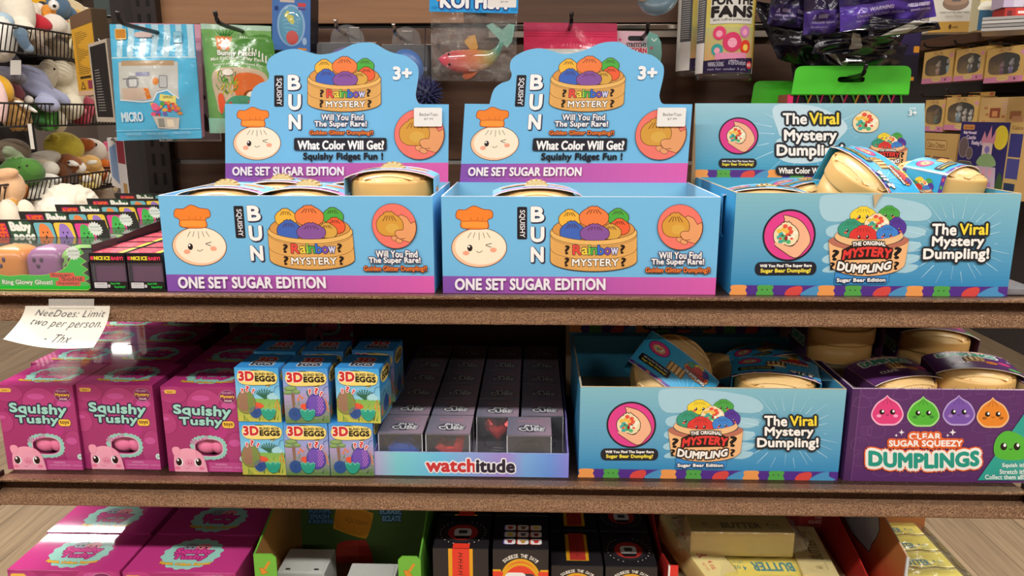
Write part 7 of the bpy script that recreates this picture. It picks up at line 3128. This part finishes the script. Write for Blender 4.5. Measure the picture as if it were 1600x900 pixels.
# second tier
plush('plush_elephant', 'dark grey plush at the left edge of the second basket', [(8, 98, 18, 14, '#57545e', .0), (10, 116, 16, 10, '#66636e', .06, 10), (28, 122, 10, 9, '#6c6974', .07)])
plush('plush_elephant', 'lavender grey plush lying with both feet towards the aisle', [(42, 128, 28, 20, '#9a9cb8', .0, 20), (62, 142, 26, 10, '#a3a6c2', .06, 30), (74, 162, 15, 11, '#a9acc8', .10, 20), (86, 150, 20, 9, '#a9acc8', .07, 32), (96, 154, 9, 8, '#b4b7cf', .08), (50, 112, 18, 7, '#8f91aa', .02, 20)])
plush('plush_bunny', 'cream lop-eared plush bunny sitting in the second basket', [(96, 114, 15, 16, '#ece0c4', .02), (74, 118, 12, 22, '#d9ccb0', .0, 12), (98, 150, 24, 30, '#ece0c4', -.02), (118, 124, 9, 26, '#e3d5b6', .02, -14), (112, 166, 14, 18, '#eee3c8', .05), (92, 190, 10, 14, '#e9dcc0', .06)], eyes=((85, 108, 1.5, '#2a2422', .055),))
plush('plush_bird', 'mustard yellow plush with a pink face at the left edge', [(2, 138, 13, 18, '#e0a92e', .05, -20), (0, 158, 9, 28, '#eec9c2', .08)])
plush('plush_bear', 'maroon plush behind the lavender grey feet', [(22, 146, 12, 16, '#8a4a52', .0, -20)])
plush('plush_dog', 'curly tan plush dog in the second basket', [(22, 178, 15, 22, '#b98f56', .05), (38, 182, 9, 18, '#a9824e', .04), (10, 170, 10, 12, '#b08a54', .03)], fuzz=.012, noses=((19, 152, 4.5, '#5a3a2a', .05),))
plush('plush_cactus', 'green ribbed plush plant in the second basket', [(60, 178, 10, 22, '#2f5a34', .03), (70, 182, 7, 20, '#3f7a3c', .06), (78, 182, 6, 20, '#579a44', .08), (85, 181, 6, 19, '#4c8a40', .06)], noses=((91, 188, 5, '#4a3428', .06),))
plush('plush_flower', 'coral pink plush at the right end of the second basket', [(133, 168, 14, 16, '#c25a68', -.02), (128, 186, 12, 10, '#b84e5e', .0), (146, 160, 8, 8, '#c9a08a', -.04)], noses=((131, 174, 4, '#e0808c', .03),))
plush('plush_bunny', 'small white plush with an upright ear behind the tan dog', [(45, 156, 6, 6, '#efe6da', .05), (40, 166, 16, 4, '#f1ece2', .11, 32)])
# third tier
plush('plush_lemon', 'round plain yellow plush at the back of the third basket', [(100, 230, 24, 20, '#d8c548', -.08, 12), (84, 214, 5, 5, '#c9b040', -.08)])
plush('plush_fox', 'round plush with rust brown top and white belly', [(140, 236, 21, 17, '#ece0d0', -.08), (130, 226, 15, 9, '#b0602e', -.055), (150, 228, 7, 5, '#f0e8dc', -.05)], eyes=((149, 226, 2.6, '#2a2220', -.025),))
plush('plush_flower', 'pink knobbly plush at the right of the third basket', [(166, 226, 5, 5, '#d8587e', -.1), (174, 224, 5, 5, '#e0658a', -.1), (181, 228, 5, 5, '#d8587e', -.1), (162, 234, 6, 6, '#cf4f76', -.1), (178, 234, 7, 6, '#b9a890', -.08), (170, 244, 10, 9, '#e6d0c2', -.09)])
plush('plush_bunny', 'floppy grey-beige plush lying across the third basket', [(62, 250, 26, 11, '#b0a596', -.03, -14), (80, 246, 9, 9, '#c4bbb0', .0), (70, 262, 18, 9, '#c2b094', .0, 10), (80, 264, 10, 10, '#e6ddcc', .03)])
plush('plush_fruit', 'round green plush fruit with sleepy face and pale leaf tuft', [(34, 270, 27, 19, '#4a7a34', .05), (46, 264, 16, 14, '#568a3c', .08), (20, 242, 12, 8, '#8fa07a', .03, 20), (14, 236, 8, 7, '#9aa888', .03)], eyes=((30, 262, 1.6, '#22301c', .15), (42, 259, 1.6, '#22301c', .15)))
plush('plush_bear', 'brown plush ball rim behind the green fruit', [(18, 236, 22, 16, '#8a7a66', -.1)])
plush('plush_horse', 'brown plush horse head with a white blaze', [(110, 256, 16, 12, '#9a5f36', .02, 20), (104, 250, 10, 9, '#8a5230', .02), (124, 262, 9, 8, '#f1e9dc', .05), (116, 256, 7, 4, '#f1e9dc', .06, 20), (96, 248, 6, 5, '#b98a60', .0), (92, 272, 14, 16, '#6a4026', .0)], eyes=((107, 254, 1.8, '#1f1816', .07),))
plush('plush_lion', 'peach yellow plush cub with white paws', [(140, 256, 15, 12, '#f0bf74', .0), (144, 254, 8, 4, '#f6ecd8', .05, -8), (134, 276, 10, 8, '#eab86c', .04, 20), (135, 280, 7, 6, '#f5ecdc', .08), (150, 282, 8, 10, '#f3e2b8', .05), (124, 250, 6, 5, '#eab66a', -.02), (148, 268, 12, 12, '#eeba70', .0)])
plush('plush_tiger', 'orange plush tiger with dark stripes and white belly', [(160, 256, 8, 8, '#ea7a2a', -.04), (172, 258, 8, 7, '#e0702a', -.05), (160, 276, 10, 10, '#c9622c', -.02), (168, 282, 8, 12, '#efe6d8', .0), (182, 278, 10, 10, '#b9562a', -.04)])
plush('plush_bear', 'white plush with a tag behind the wires of the third basket', [(64, 290, 18, 18, '#e6e0d2', .06), (76, 280, 16, 8, '#ebe6da', .06, 8), (50, 302, 12, 12, '#d9d4c6', .06)], tagpx=(62, 293, 72, 308))
plush('plush_bear', 'peach square-faced plush with orange feet at the left edge', [(12, 292, 20, 24, '#edbf92', .10), (8, 272, 16, 8, '#e6b488', .12, -10), (38, 298, 6, 11, '#d98a3e', .10), (16, 318, 9, 7, '#e0a03c', .12)], eyes=((8, 293, 2.2, '#3a2418', .17),))
plush('plush_bear', 'large fluffy white plush in front of the third basket', [(104, 316, 38, 24, '#f6ecd8', .16), (88, 330, 26, 20, '#f8efde', .18), (128, 314, 16, 18, '#f1e6d0', .15), (120, 345, 34, 24, '#f4e8d2', .14)], fuzz=.008)
plush('plush_bear', 'cream plush legs at the left edge below the wires', [(14, 342, 14, 26, '#efe2ca', .14), (38, 342, 16, 26, '#efe2ca', .14), (26, 352, 24, 18, '#ecdec4', .12)])
plush('plush_bunny', 'fuzzy taupe plush with a lavender ear beside the big white one', [(162, 308, 15, 18, '#a89480', .02), (176, 288, 6, 14, '#b9a8bc', .0, 20), (178, 296, 5, 10, '#cbb48e', .01, 30)])
plush('plush_shell', 'plush with yellow and orange stripes under the peach cub', [(136, 292, 13, 8, '#e0c878', .04), (128, 300, 9, 6, '#d0a858', .03)])
p = pl(48, 208, .14)
t = thing('price_strip', 'narrow white paper tag hanging below the second basket', 'tag', p)
MB().use('card').bb(-.007, .007, -.001, .001, -.06, .035, '#dcd6cc').build('paper', t)

# ---- boxed goods standing between the rack and the shelving unit
def slab_box(name, label, pts, Y0, thick, front, side, cat, artf=None, mt='satin', grp=None):
    """upright box; pts = two lower and two upper corners of its visible face in the photograph with their depths"""
    (xa, ya, Ya), (xb, yb, Yb) = pts[0], pts[1]
    A_, B_ = at(xa, ya, Ya), at(xb, yb, Yb)
    top = pts[2]
    hgt = at(top[0], top[1], top[2]).z - A_.z
    t = thing(name, label, cat, A_, math.atan2(B_.y - A_.y, B_.x - A_.x), grp)
    W = math.hypot(B_.x - A_.x, B_.y - A_.y)
    m = MB().use(mt)
    m.bb(0, W, 0, thick, 0, hgt, side, .0015)
    m.bb(0.001, W - .001, -.0006, 0, .001, hgt - .001, front)
    if artf:
        A = Art(lin(100, 100, W, hgt))
        artf(A)
        m.art(A, (0, -.0006, 0), m=mt)
    m.build('carton', t)
    return t


def art_yellow(A):
    for i in range(22):
        A.rect(14, 22 + i * 2.4, 14 + 60 * (.6 + .4 * math.sin(i * 7)), 22.9 + i * 2.4, '#8a6a2a')
    A.rect(0, 0, 100, 16, '#6a4e38')
    A.poly([(16, 92), (40, 92), (28, 82)], '#3a2a16')
    A.poly([(21, 91), (35, 91), (28, 85)], '#c9962e')
    A.rect(52, 82, 80, 92, '#8a3a4a')
    A.rr(18, 76, 70, 79, 1, '#3a2a16')
    A.rect(0, 94, 100, 100, '#c9a88a')


def art_black(A):
    A.rect(0, 0, 100, 100, '#b9ac9a')
    A.rect(8, 4, 92, 94, '#262322')
    for i in range(16):
        A.rect(20, 34 + i * 3.4, 20 + 50 * (.5 + .5 * abs(math.sin(i * 3.1))), 35 + i * 3.4, '#8a8580')


slab_box('toy_box', 'tall yellow-backed box with a warning triangle left of the blue striped pouch', ((124, 150, .95), (158, 158, .80), (168, 12, .80)), 0, .03, '#c9962e', '#5a4a3a', 'toy box', art_yellow)
slab_box('toy_box', 'white-edged box with a black text panel half behind the blue striped pouch', ((152, 190, .72), (182, 196, .60), (182, 60, .6)), 0, .03, '#b9ac9a', '#8a8078', 'toy box', art_black)


def art_dark(A):
    A.rect(0, 0, 100, 100, '#1f1d22')
    A.rect(8, 10, 92, 96, '#2a2a34')
    A.rr(26, 30, 70, 74, 6, '#3a3430')


def art_blue(A):
    A.rect(0, 0, 100, 100, '#cfc9c4')
    A.poly([(10, 20), (90, 6), (90, 96), (10, 80)], '#6f88ac')


def art_red(A):
    A.rect(0, 0, 100, 100, '#b9b4b2')
    A.rect(6, 4, 94, 34, '#7a2a34')
    A.rect(40, 60, 84, 100, '#a07a44')


slab_box('toy_box', 'dark boxed toy with a shiny front below the blue striped pouch', ((206, 330, .72), (238, 330, .55), (214, 215, .70)), 0, .03, '#24222a', '#8d8a88', 'toy box', art_dark)
slab_box('toy_box', 'narrow pale box with a red top panel beside the dark boxed toy', ((193, 330, .86), (206, 330, .80), (196, 215, .84)), 0, .03, '#b9b4b2', '#9a9490', 'toy box', art_red)
slab_box('toy_box', 'pale blue pictured box beside the plush tiger', ((176, 290, 1.02), (196, 312, .92), (186, 216, .98)), 0, .03, '#cfc9c4', '#a8a29c', 'toy box', art_blue)
slab_box('toy_box', 'dark grey poster-fronted box high up beside the left slotted post', ((150, 34, 1.0), (222, 42, .75), (160, -40, .98)), 0, .03, '#3a4644', '#8a827a', 'toy box')

ep = thing('end_panel', 'dark end panel of the shelving unit behind the hanging boxes on the left', 'panel', (-.705, .50, 0))
MB().use('dark_paint').bb(-.012, .012, 0, .62, 0, 2.1, '#2a2423').build('panel', ep)
for px, py, Y, lab in ((150, 24, .86, 'black peg hook carrying the tall yellow-backed box'), (170, 70, .64, 'black peg hook carrying the white-edged black box'), (190, 225, .84, 'black peg hook carrying the narrow pale box'),
                       (222, 225, .62, 'black peg hook carrying the dark boxed toy'), (188, 226, .96, 'black peg hook carrying the pale blue box'), (190, 6, .88, 'black peg hook carrying the poster-fronted box')):
    q = at(px, py, Y)
    hk = thing('peg_hook', lab, 'hook', (-.717, Y + .02, q.z), 0, 'hooks of the end panel')
    MB().use('blackmetal').tube([(0, 0, 0), ((q.x + .717) * .5, 0, 0), (q.x + .717 - .02, 0, 0), (q.x + .717 - .03, 0, .012)], .003, '#17130f', 7).build('arm', hk)

# ================================================================== boxed dolls' house toys on the wall rack to the right
GX = 1.80
right = thing('wall_rack', 'dark brown wall rack with a shelf of boxed toys at the far right', 'rack', (GX + .2, 2.6, .0))
m = MB().use('dark_paint')
m.bb(.02, .06, -1.6, 1.6, .48, 2.6, '#2c2320')
m.build('rear_panel', right)
m = MB().use('back_laminate')
zs = atx(1500, 52, GX).z
m.bb(-.2, .02, -1.6, 1.0, zs - .045, zs, '#4a3428', .002)
m.build('shelf_board', right)
m = MB().use('blackmetal')
for y in (-1.5, 1.5):
    m.bb(.06, .1, y - .02, y + .02, 0, 2.6, '#1d1a1a')
m.build('post', right)


def doll(m, x, y, z, s, fur, dress):
    m.ell((x, y, z + .030 * s), (.013 * s, .011 * s, .022 * s), dress, nu=14, nv=9, f=lambda d: 1.15 if d.z < -.3 else .9)
    m.ell((x, y - .001, z + .062 * s), (.014 * s, .0125 * s, .013 * s), fur, nu=16, nv=10)
    for sx in (-1, 1):
        m.ell((x + sx * .0075 * s, y, z + .078 * s), (.004 * s, .003 * s, .009 * s), fur, nu=10, nv=6)
        m.ell((x + sx * .0055 * s, y - .0118 * s, z + .064 * s), (.0014 * s, .001 * s, .0016 * s), '#221a18', nu=8, nv=5)
        m.ell((x + sx * .014 * s, y - .004 * s, z + .036 * s), (.0045 * s, .0045 * s, .010 * s), fur, nu=8, nv=6)
    m.ell((x, y - .0125 * s, z + .059 * s), (.004 * s, .003 * s, .003 * s), fur, nu=8, nv=5)
    m.ell((x, y - .015 * s, z + .060 * s), (.0012 * s, .001 * s, .001 * s), '#7a4a40', nu=6, nv=4)


def critter_box(px0, px1, pyt, pyb, label, dolls, s=1.0, hang=True):
    """window box facing the aisle (towards -X); corners read at the rack's front plane"""
    a, b = atx(px0, pyt[0], GX - .02), atx(px1, pyt[1], GX - .02)
    zb = atx(px0, pyb, GX - .02).z
    W, Hh, D = abs(a.y - b.y), a.z - zb, .07
    # local: x along the front from far to near, -y towards the aisle
    t = thing('doll_box', label, 'toy box', ((a.x), (a.y + b.y) / 2, zb), -PI / 2, 'boxed animal dolls on the right rack')
    m = MB().use('satin')
    cream, pink = '#d8b26a', '#d488ac'
    n = 40
    hole = []
    cx, cz = W * -.02, Hh * .52
    for i in range(n):
        an = 2 * PI * i / n
        x = math.copysign(abs(math.cos(an)) ** .5, math.cos(an)) * W * .40
        z = math.copysign(abs(math.sin(an)) ** .5, math.sin(an)) * Hh * .30
        if math.sin(an) > .2:
            z += Hh * .03 * math.cos(3 * x / W * PI)
        hole.append((cx + x, cz + z))
    ring = []
    for x, z in hole:
        dx, dz = x - cx, z - cz
        k = min(((W / 2 - cx) / dx) if dx > 1e-9 else ((-W / 2 - cx) / dx) if dx < -1e-9 else 1e9, ((Hh - cz) / dz) if dz > 1e-9 else (-cz / dz) if dz < -1e-9 else 1e9)
        ring.append((cx + dx * k, cz + dz * k))
    for c in ((-W / 2, 0), (W / 2, 0), (W / 2, Hh), (-W / 2, Hh)):
        i = min(range(n), key=lambda j: (ring[j][0] - c[0]) ** 2 + (ring[j][1] - c[1]) ** 2)
        ring[i] = c
    fs = [(i, (i + 1) % n, n + (i + 1) % n, n + i) for i in range(n)]
    m.add([(x, 0, z) for x, z in ring] + [(x, 0, z) for x, z in hole], fs, cream)
    A = Art(lin(1, 1, 1, 1))
    A.mp = lambda x, y: (x, y)
    A.rect(-W / 2, 0, W / 2, Hh * .16, pink)
    A.ell(0, Hh * .11, W * .16, Hh * .07, '#e0c486')
    A.txt('Family Set', -W * .1, Hh * .13, W * .1, Hh * .09, '#8a6a4a', bold=.01)
    A.rr(-W * .18, Hh * .875, W * .16, Hh * .955, Hh * .02, '#d9b878', '#9a5a3a', Hh * .008)
    A.txt('Calico Critters', -W * .15, Hh * .94, W * .13, Hh * .89, '#8a4a30', bold=.03)
    A.ell(W * .42, Hh * .80, W * .05, Hh * .06, '#dc94b8')
    A.rr(W * .28, Hh * .05, W * .32, Hh * .12, 0.001, '#5a3a3a')
    m.art(A, (0, 0, 0), (1, 0, 0), (0, 0, 1), (0, -1, 0), m='satin')
    for x0, x1, y0, y1, z0, z1, c in ((-W / 2, -W / 2 + .001, 0, D, 0, Hh, '#c9a05a'), (W / 2 - .001, W / 2, 0, D, 0, Hh, '#c9a05a'), (-W / 2, W / 2, D - .001, D, 0, Hh, '#26262a'),
                                     (-W / 2, W / 2, 0, D, 0, .001, pink), (-W / 2, W / 2, 0, D, Hh - .001, Hh, '#d9b36a')):
        m.bb(x0, x1, y0, y1, z0, z1, c)
    if hang:
        m.bb(-W * .34, W * .42, D - .003, D - .001, Hh, Hh * 1.13, '#d0a85e')
        for x in (-W * .26, W * .34):
            m.bb(x - W * .05, x + W * .05, D - .0036, D - .003, Hh * 1.02, Hh * 1.11, '#b0604a')
    m.build('carton', t)
    m = MB().use('clear')
    m.add([(x, .0004, z) for x, z in hole], [tuple(range(n))], '#d9dcd8')
    m.build('clear_window', t)
    nd = len(dolls)
    for i, (fur, dress, k) in enumerate(dolls):
        m = MB().use('plush')
        doll(m, W * (-.36 + .72 * (i + .5) / nd), D * .42, .003 + Hh * .16, Hh * .66 / .087 * min(1.0, k / 1.25), fur, dress)
        m.build('animal_doll', t)
    if hang:
        hk = thing('peg_hook', '', 'hook', (GX + .22, (a.y + b.y) / 2, zb + Hh * 1.08), 0, 'hooks of the right rack')
        q = MB().use('blackmetal')
        L = .22 + .02
        q.tube(smooth_line([(0, 0, 0), (-L * .5, 0, 0), (-L - .02, 0, .0), (-L - .06, 0, .004), (-L - .07, 0, .02)], 4), .004, '#17130f', 7)
        q.build('arm', hk)
        hk['label'] = 'black peg hook above ' + label.replace(' of the upper row', ' upper box').replace(' of the lower row', ' lower box').replace('doll box with a', 'the box of')
    return t


critter_box(1445, 1493, (82, 72), 131, 'doll box with a fawn and a blue-dressed animal, left of the upper row', (('#cdb8a6', '#c9967a', 1.0), ('#b9b4ac', '#9fc0c8', 1.25)), 1.1)
critter_box(1495, 1542, (78, 66), 127, 'doll box with two grey-dressed animals, middle of the upper row', (('#d9cfb4', '#6a6470', 1.2), ('#d6d0c6', '#8a8490', 1.2)), 1.15)
critter_box(1543, 1606, (77, 64), 130, 'doll box with violet-dressed animals, right of the upper row', (('#a87a8a', '#8a4a7a', .85), ('#b9b4bc', '#7a6aa0', .95), ('#d9d4d4', '#4a4454', .9)), 1.2)
critter_box(1447, 1479, (156, 152), 205, 'doll box with two green and pink animals, left of the lower row', (('#8a6a4a', '#5f7a62', 1.1), ('#c09080', '#b07a80', .9)), 1.0)
critter_box(1480, 1532, (152, 149), 203, 'doll box with a white family, middle of the lower row', (('#e6e0d4', '#8fb0c0', 1.25), ('#ece4d8', '#d0c0b4', .9), ('#ece4d8', '#c9c4b4', .85), ('#e9e2d6', '#b9c4c4', 1.0)), 1.1)

# square play-set box, card-backed set, castle box, shelf goods
def flat_box(px0, px1, pyt, pyb, X, label, artf, D=.09, front='#c9a05a', name='toy_box', zfix=None, ry=-PI / 2):
    a, b = atx(px0, pyt, X), atx(px1, pyt, X)
    zb = atx(px0, pyb, X).z if zfix is None else zfix
    W, Hh = abs(a.y - b.y), a.z - zb
    t = thing(name, label, 'toy box', (X, (a.y + b.y) / 2, zb), ry)
    m = MB().use('satin')
    m.bb(-W / 2, W / 2, 0, D, 0, Hh, front, .002)
    A = Art(lin(100, 100, W, Hh))
    artf(A)
    m.art(A, (-W / 2, 0, 0), m='satin')
    m.build('carton', t)
    return t


def art_square(A):
    A.rect(0, 0, 62, 100, '#c2a06a')
    A.rect(62, 0, 100, 100, '#b08e58')
    A.rect(24, 34, 48, 66, '#8a4a34')
    A.rect(30, 44, 42, 62, '#c98a5a')
    for x, y in ((10, 30), (14, 52), (52, 58), (8, 76), (40, 82)):
        A.rr(x, y, x + 8, y + 8, 1, '#a8704a')
    A.rect(70, 44, 94, 70, '#8a5a3a')
    A.rect(76, 60, 98, 76, '#a87a5a')
    for k in range(5):
        A.line([(48 + k * 2, 16 + k * 9), (62, 14 + k * 9)], 2, '#c9a0b4')


def art_cardset(A):
    A.rect(0, 0, 100, 100, '#caa566')
    A.rr(14, 12, 72, 26, 3, '#d4b274', '#8a4a30', 1.2)
    A.txt('Calico Critters', 18, 15, 68, 24, '#8a5a30', bold=.02)
    for x0, x1 in ((2, 30), (38, 84)):
        A.rect(x0, 38, x1, 90, '#7a5548')
        A.rect(x0, 72, x1, 90, '#c07a80')
        for k in range(5):
            A.rect(x0 + 3 + k * (x1 - x0) / 6, 46 + (k % 2) * 8, x0 + 7 + k * (x1 - x0) / 6, 70, ('#d9c0a0', '#a84a44', '#5a6a4a', '#c9a05a')[k % 4])


def art_castle(A):
    A.rect(0, 0, 100, 100, '#2f2a66')
    A.rr(4, 4, 24, 11, 1.5, '#c98a4a')
    A.txt('Calico Critters', 6, 5.5, 22, 9.5, '#8a4a24', bold=.02)
    A.txt('Baby Mermaid', 6, 13, 28, 18, '#d9c6e0', bold=.05)
    A.txt('Castle', 12, 19, 28, 24, '#d9c6e0', bold=.05)
    A.txt('Floating Fun', 22, 26, 42, 33, '#d9c6e0', bold=.04)
    A.ell(68, 20, 11, 16, '#e6cf3c')
    A.ell(9, 36, 8, 14, '#6a5a5c', '#a89aa0', .8)
    A.ell(20, 44, 5, 8, '#6a5a5c', '#a89aa0', .8)
    A.rr(2, 56, 26, 98, 4, '#5a5450', '#a09484', 1)
    # a plain tower play-set drawn generically
    A.poly([(38, 24), (42, 12), (46, 22), (52, 4), (54, 22), (60, 10), (60, 26), (50, 36), (40, 30)], '#d08aa4')
    A.rect(41, 28, 57, 46, '#d9c2c4')
    A.ell(49, 37, 4, 5, '#8a7ac0')
    A.blob([(34, 56), (40, 46), (50, 42), (60, 46), (66, 56), (58, 60), (42, 60)], '#8fb07a')
    A.poly([(32, 100), (34, 60), (66, 60), (70, 100)], '#c9b4c8')
    for x in (38, 48, 58):
        A.ell(x, 68, 3.4, 6, '#e6a8c0')
        A.rr(x - 4, 80, x + 4, 100, 3, '#b98ac0')
    A.blob([(68, 100), (70, 76), (74, 66), (80, 80), (80, 100)], '#3a5a34')
    A.rect(80, 0, 100, 100, '#c9a866')
    A.txt('Calico', 83, 4, 99, 9, '#8a5a30', bold=.02)
    A.rect(82, 14, 100, 44, '#3a3a7a')
    A.rect(82, 46, 100, 72, '#4a4a8a')
    A.rect(82, 78, 98, 98, '#2a3a5a')
    A.rect(84, 88, 96, 98, '#7a9a6a')


flat_box(1534, 1604, 153, 200, GX - .06, 'square cream play-set box with room pictures, right of the lower row', art_square, .1, '#b9945c')
flat_box(1442, 1498, 207, 300, GX - .03, 'cream box with two room pictures below the lower row', art_cardset, .06, '#b9945c')
flat_box(1503, 1602, 190, 300, GX - .12, 'dark blue box with a pink tower play set and yellow moon', art_castle, .12, '#b9945c')


def art_white(A):
    A.rect(0, 0, 100, 100, '#d9d4c8')
    A.rect(0, 86, 100, 100, '#c49a4a')
    A.ell(50, 62, 26, 9, '#8a7260', '#6a5548', .8)
    A.ell(50, 59, 24, 6, '#a88a74')
    A.poly([(42, 60), (44, 30), (40, 6), (66, 6), (58, 30), (60, 60)], '#6a6460')
    A.txt('HARRY POTTER (FIRST YEAR)', 20, 73, 80, 76, '#5a544c', bold=.02)
    A.txt('Harry Potter', 32, 77, 68, 83, '#a8a298', bold=.01)
    A.ell(44, 93, 3, 3.4, '#5a3a1c')
    A.txt('studio', 49, 91.5, 60, 95, '#5a3a1c', bold=.03)


def art_yel(A):
    A.rect(0, 0, 100, 100, '#d9d0b0')
    A.rect(0, 0, 100, 30, '#e2d68a')
    A.rr(20, 0, 80, 12, 3, '#7a5a3a')
    A.rect(0, 34, 100, 56, '#e0c83a')
    A.blob([(0, 62), (30, 56), (60, 58), (100, 52), (100, 70), (0, 70)], '#e9e4d2')
    A.rect(0, 70, 100, 100, '#3a627c')


def facing(px0, px1, pyt, pyb, Y, label, artf, D=.1, front='#d9d4c8', rz=0.0):
    a, b = at(px0, pyt, Y), at(px1, pyt, Y)
    zb = at((px0 + px1) / 2, pyb, Y).z
    W, Hh = (b.x - a.x), a.z - zb
    t = thing('toy_box', label, 'toy box', ((a.x + b.x) / 2, Y, zb), rz)
    m = MB().use('satin')
    m.bb(-W / 2, W / 2, 0, D, 0, Hh, front, .002)
    A = Art(lin(100, 100, W, Hh))
    artf(A)
    m.art(A, (-W / 2, 0, 0), m='satin')
    m.build('carton', t)
    return t


facing(1466, 1539, -70, 50, 2.40, 'white boxed statuette with a tan base strip, on the right rack shelf', art_white, .1, '#cfc9bc', R(-8))
facing(1541, 1574, -60, 47, 2.12, 'yellow and blue box beside the white statuette box', art_yel, .08, '#c9c09a', R(-8))
for k, (px0, px1, pyt, pyb, c, lab) in enumerate(((1574, 1604, -30, 11, '#b9a8c0', 'pale box stacked on the red one at the upper right corner'), (1572, 1604, 12, 33, '#a8322e', 'red box at the upper right corner, under the pale one'))):
    def ar(A, c=c, k=k):
        A.rect(0, 0, 100, 100, c)
        A.rect(50, 0, 100, 100, '#c9403a' if k else '#c9c0d0')
        A.rr(12, 20, 34, 60, 4, '#6a2a2c' if k else '#8a6a9a')
        A.rr(60, 24, 94, 44, 4, '#f0d8d0')
    facing(px0, px1, pyt, pyb, 1.95, lab, ar, .1, c, R(-8))
p = [at(1560, 36, 1.86), at(1604, 24, 1.72)]
t = thing('magazine_stack', 'thin stack of flat grey packs lying on the right rack shelf', 'stack', ((p[0] + p[1]) / 2))
for k in range(4):
    m = MB().use('satin')
    m.box((.0, 0, -.004 - .011 * k), (.16, .2, .009), ('#8a8784', '#a09c98', '#7a7774', '#938f8b')[k], .001, (0, 0, R(-30)))
    m.build('flat_pack', t)

# the glittery pad and red strip right of the teal box on the top shelf
p = at(1588, 452, .10)
t = thing('glitter_pad', 'silver glitter pad at the right end of the top shelf behind the teal box', 'toy', (.567, .13, Z1 + .0006))
m = MB().use('foil')
m.box((0, 0, .004), (.036, .19, .008), '#a9a8ae', .002)
m.build('pad', t)
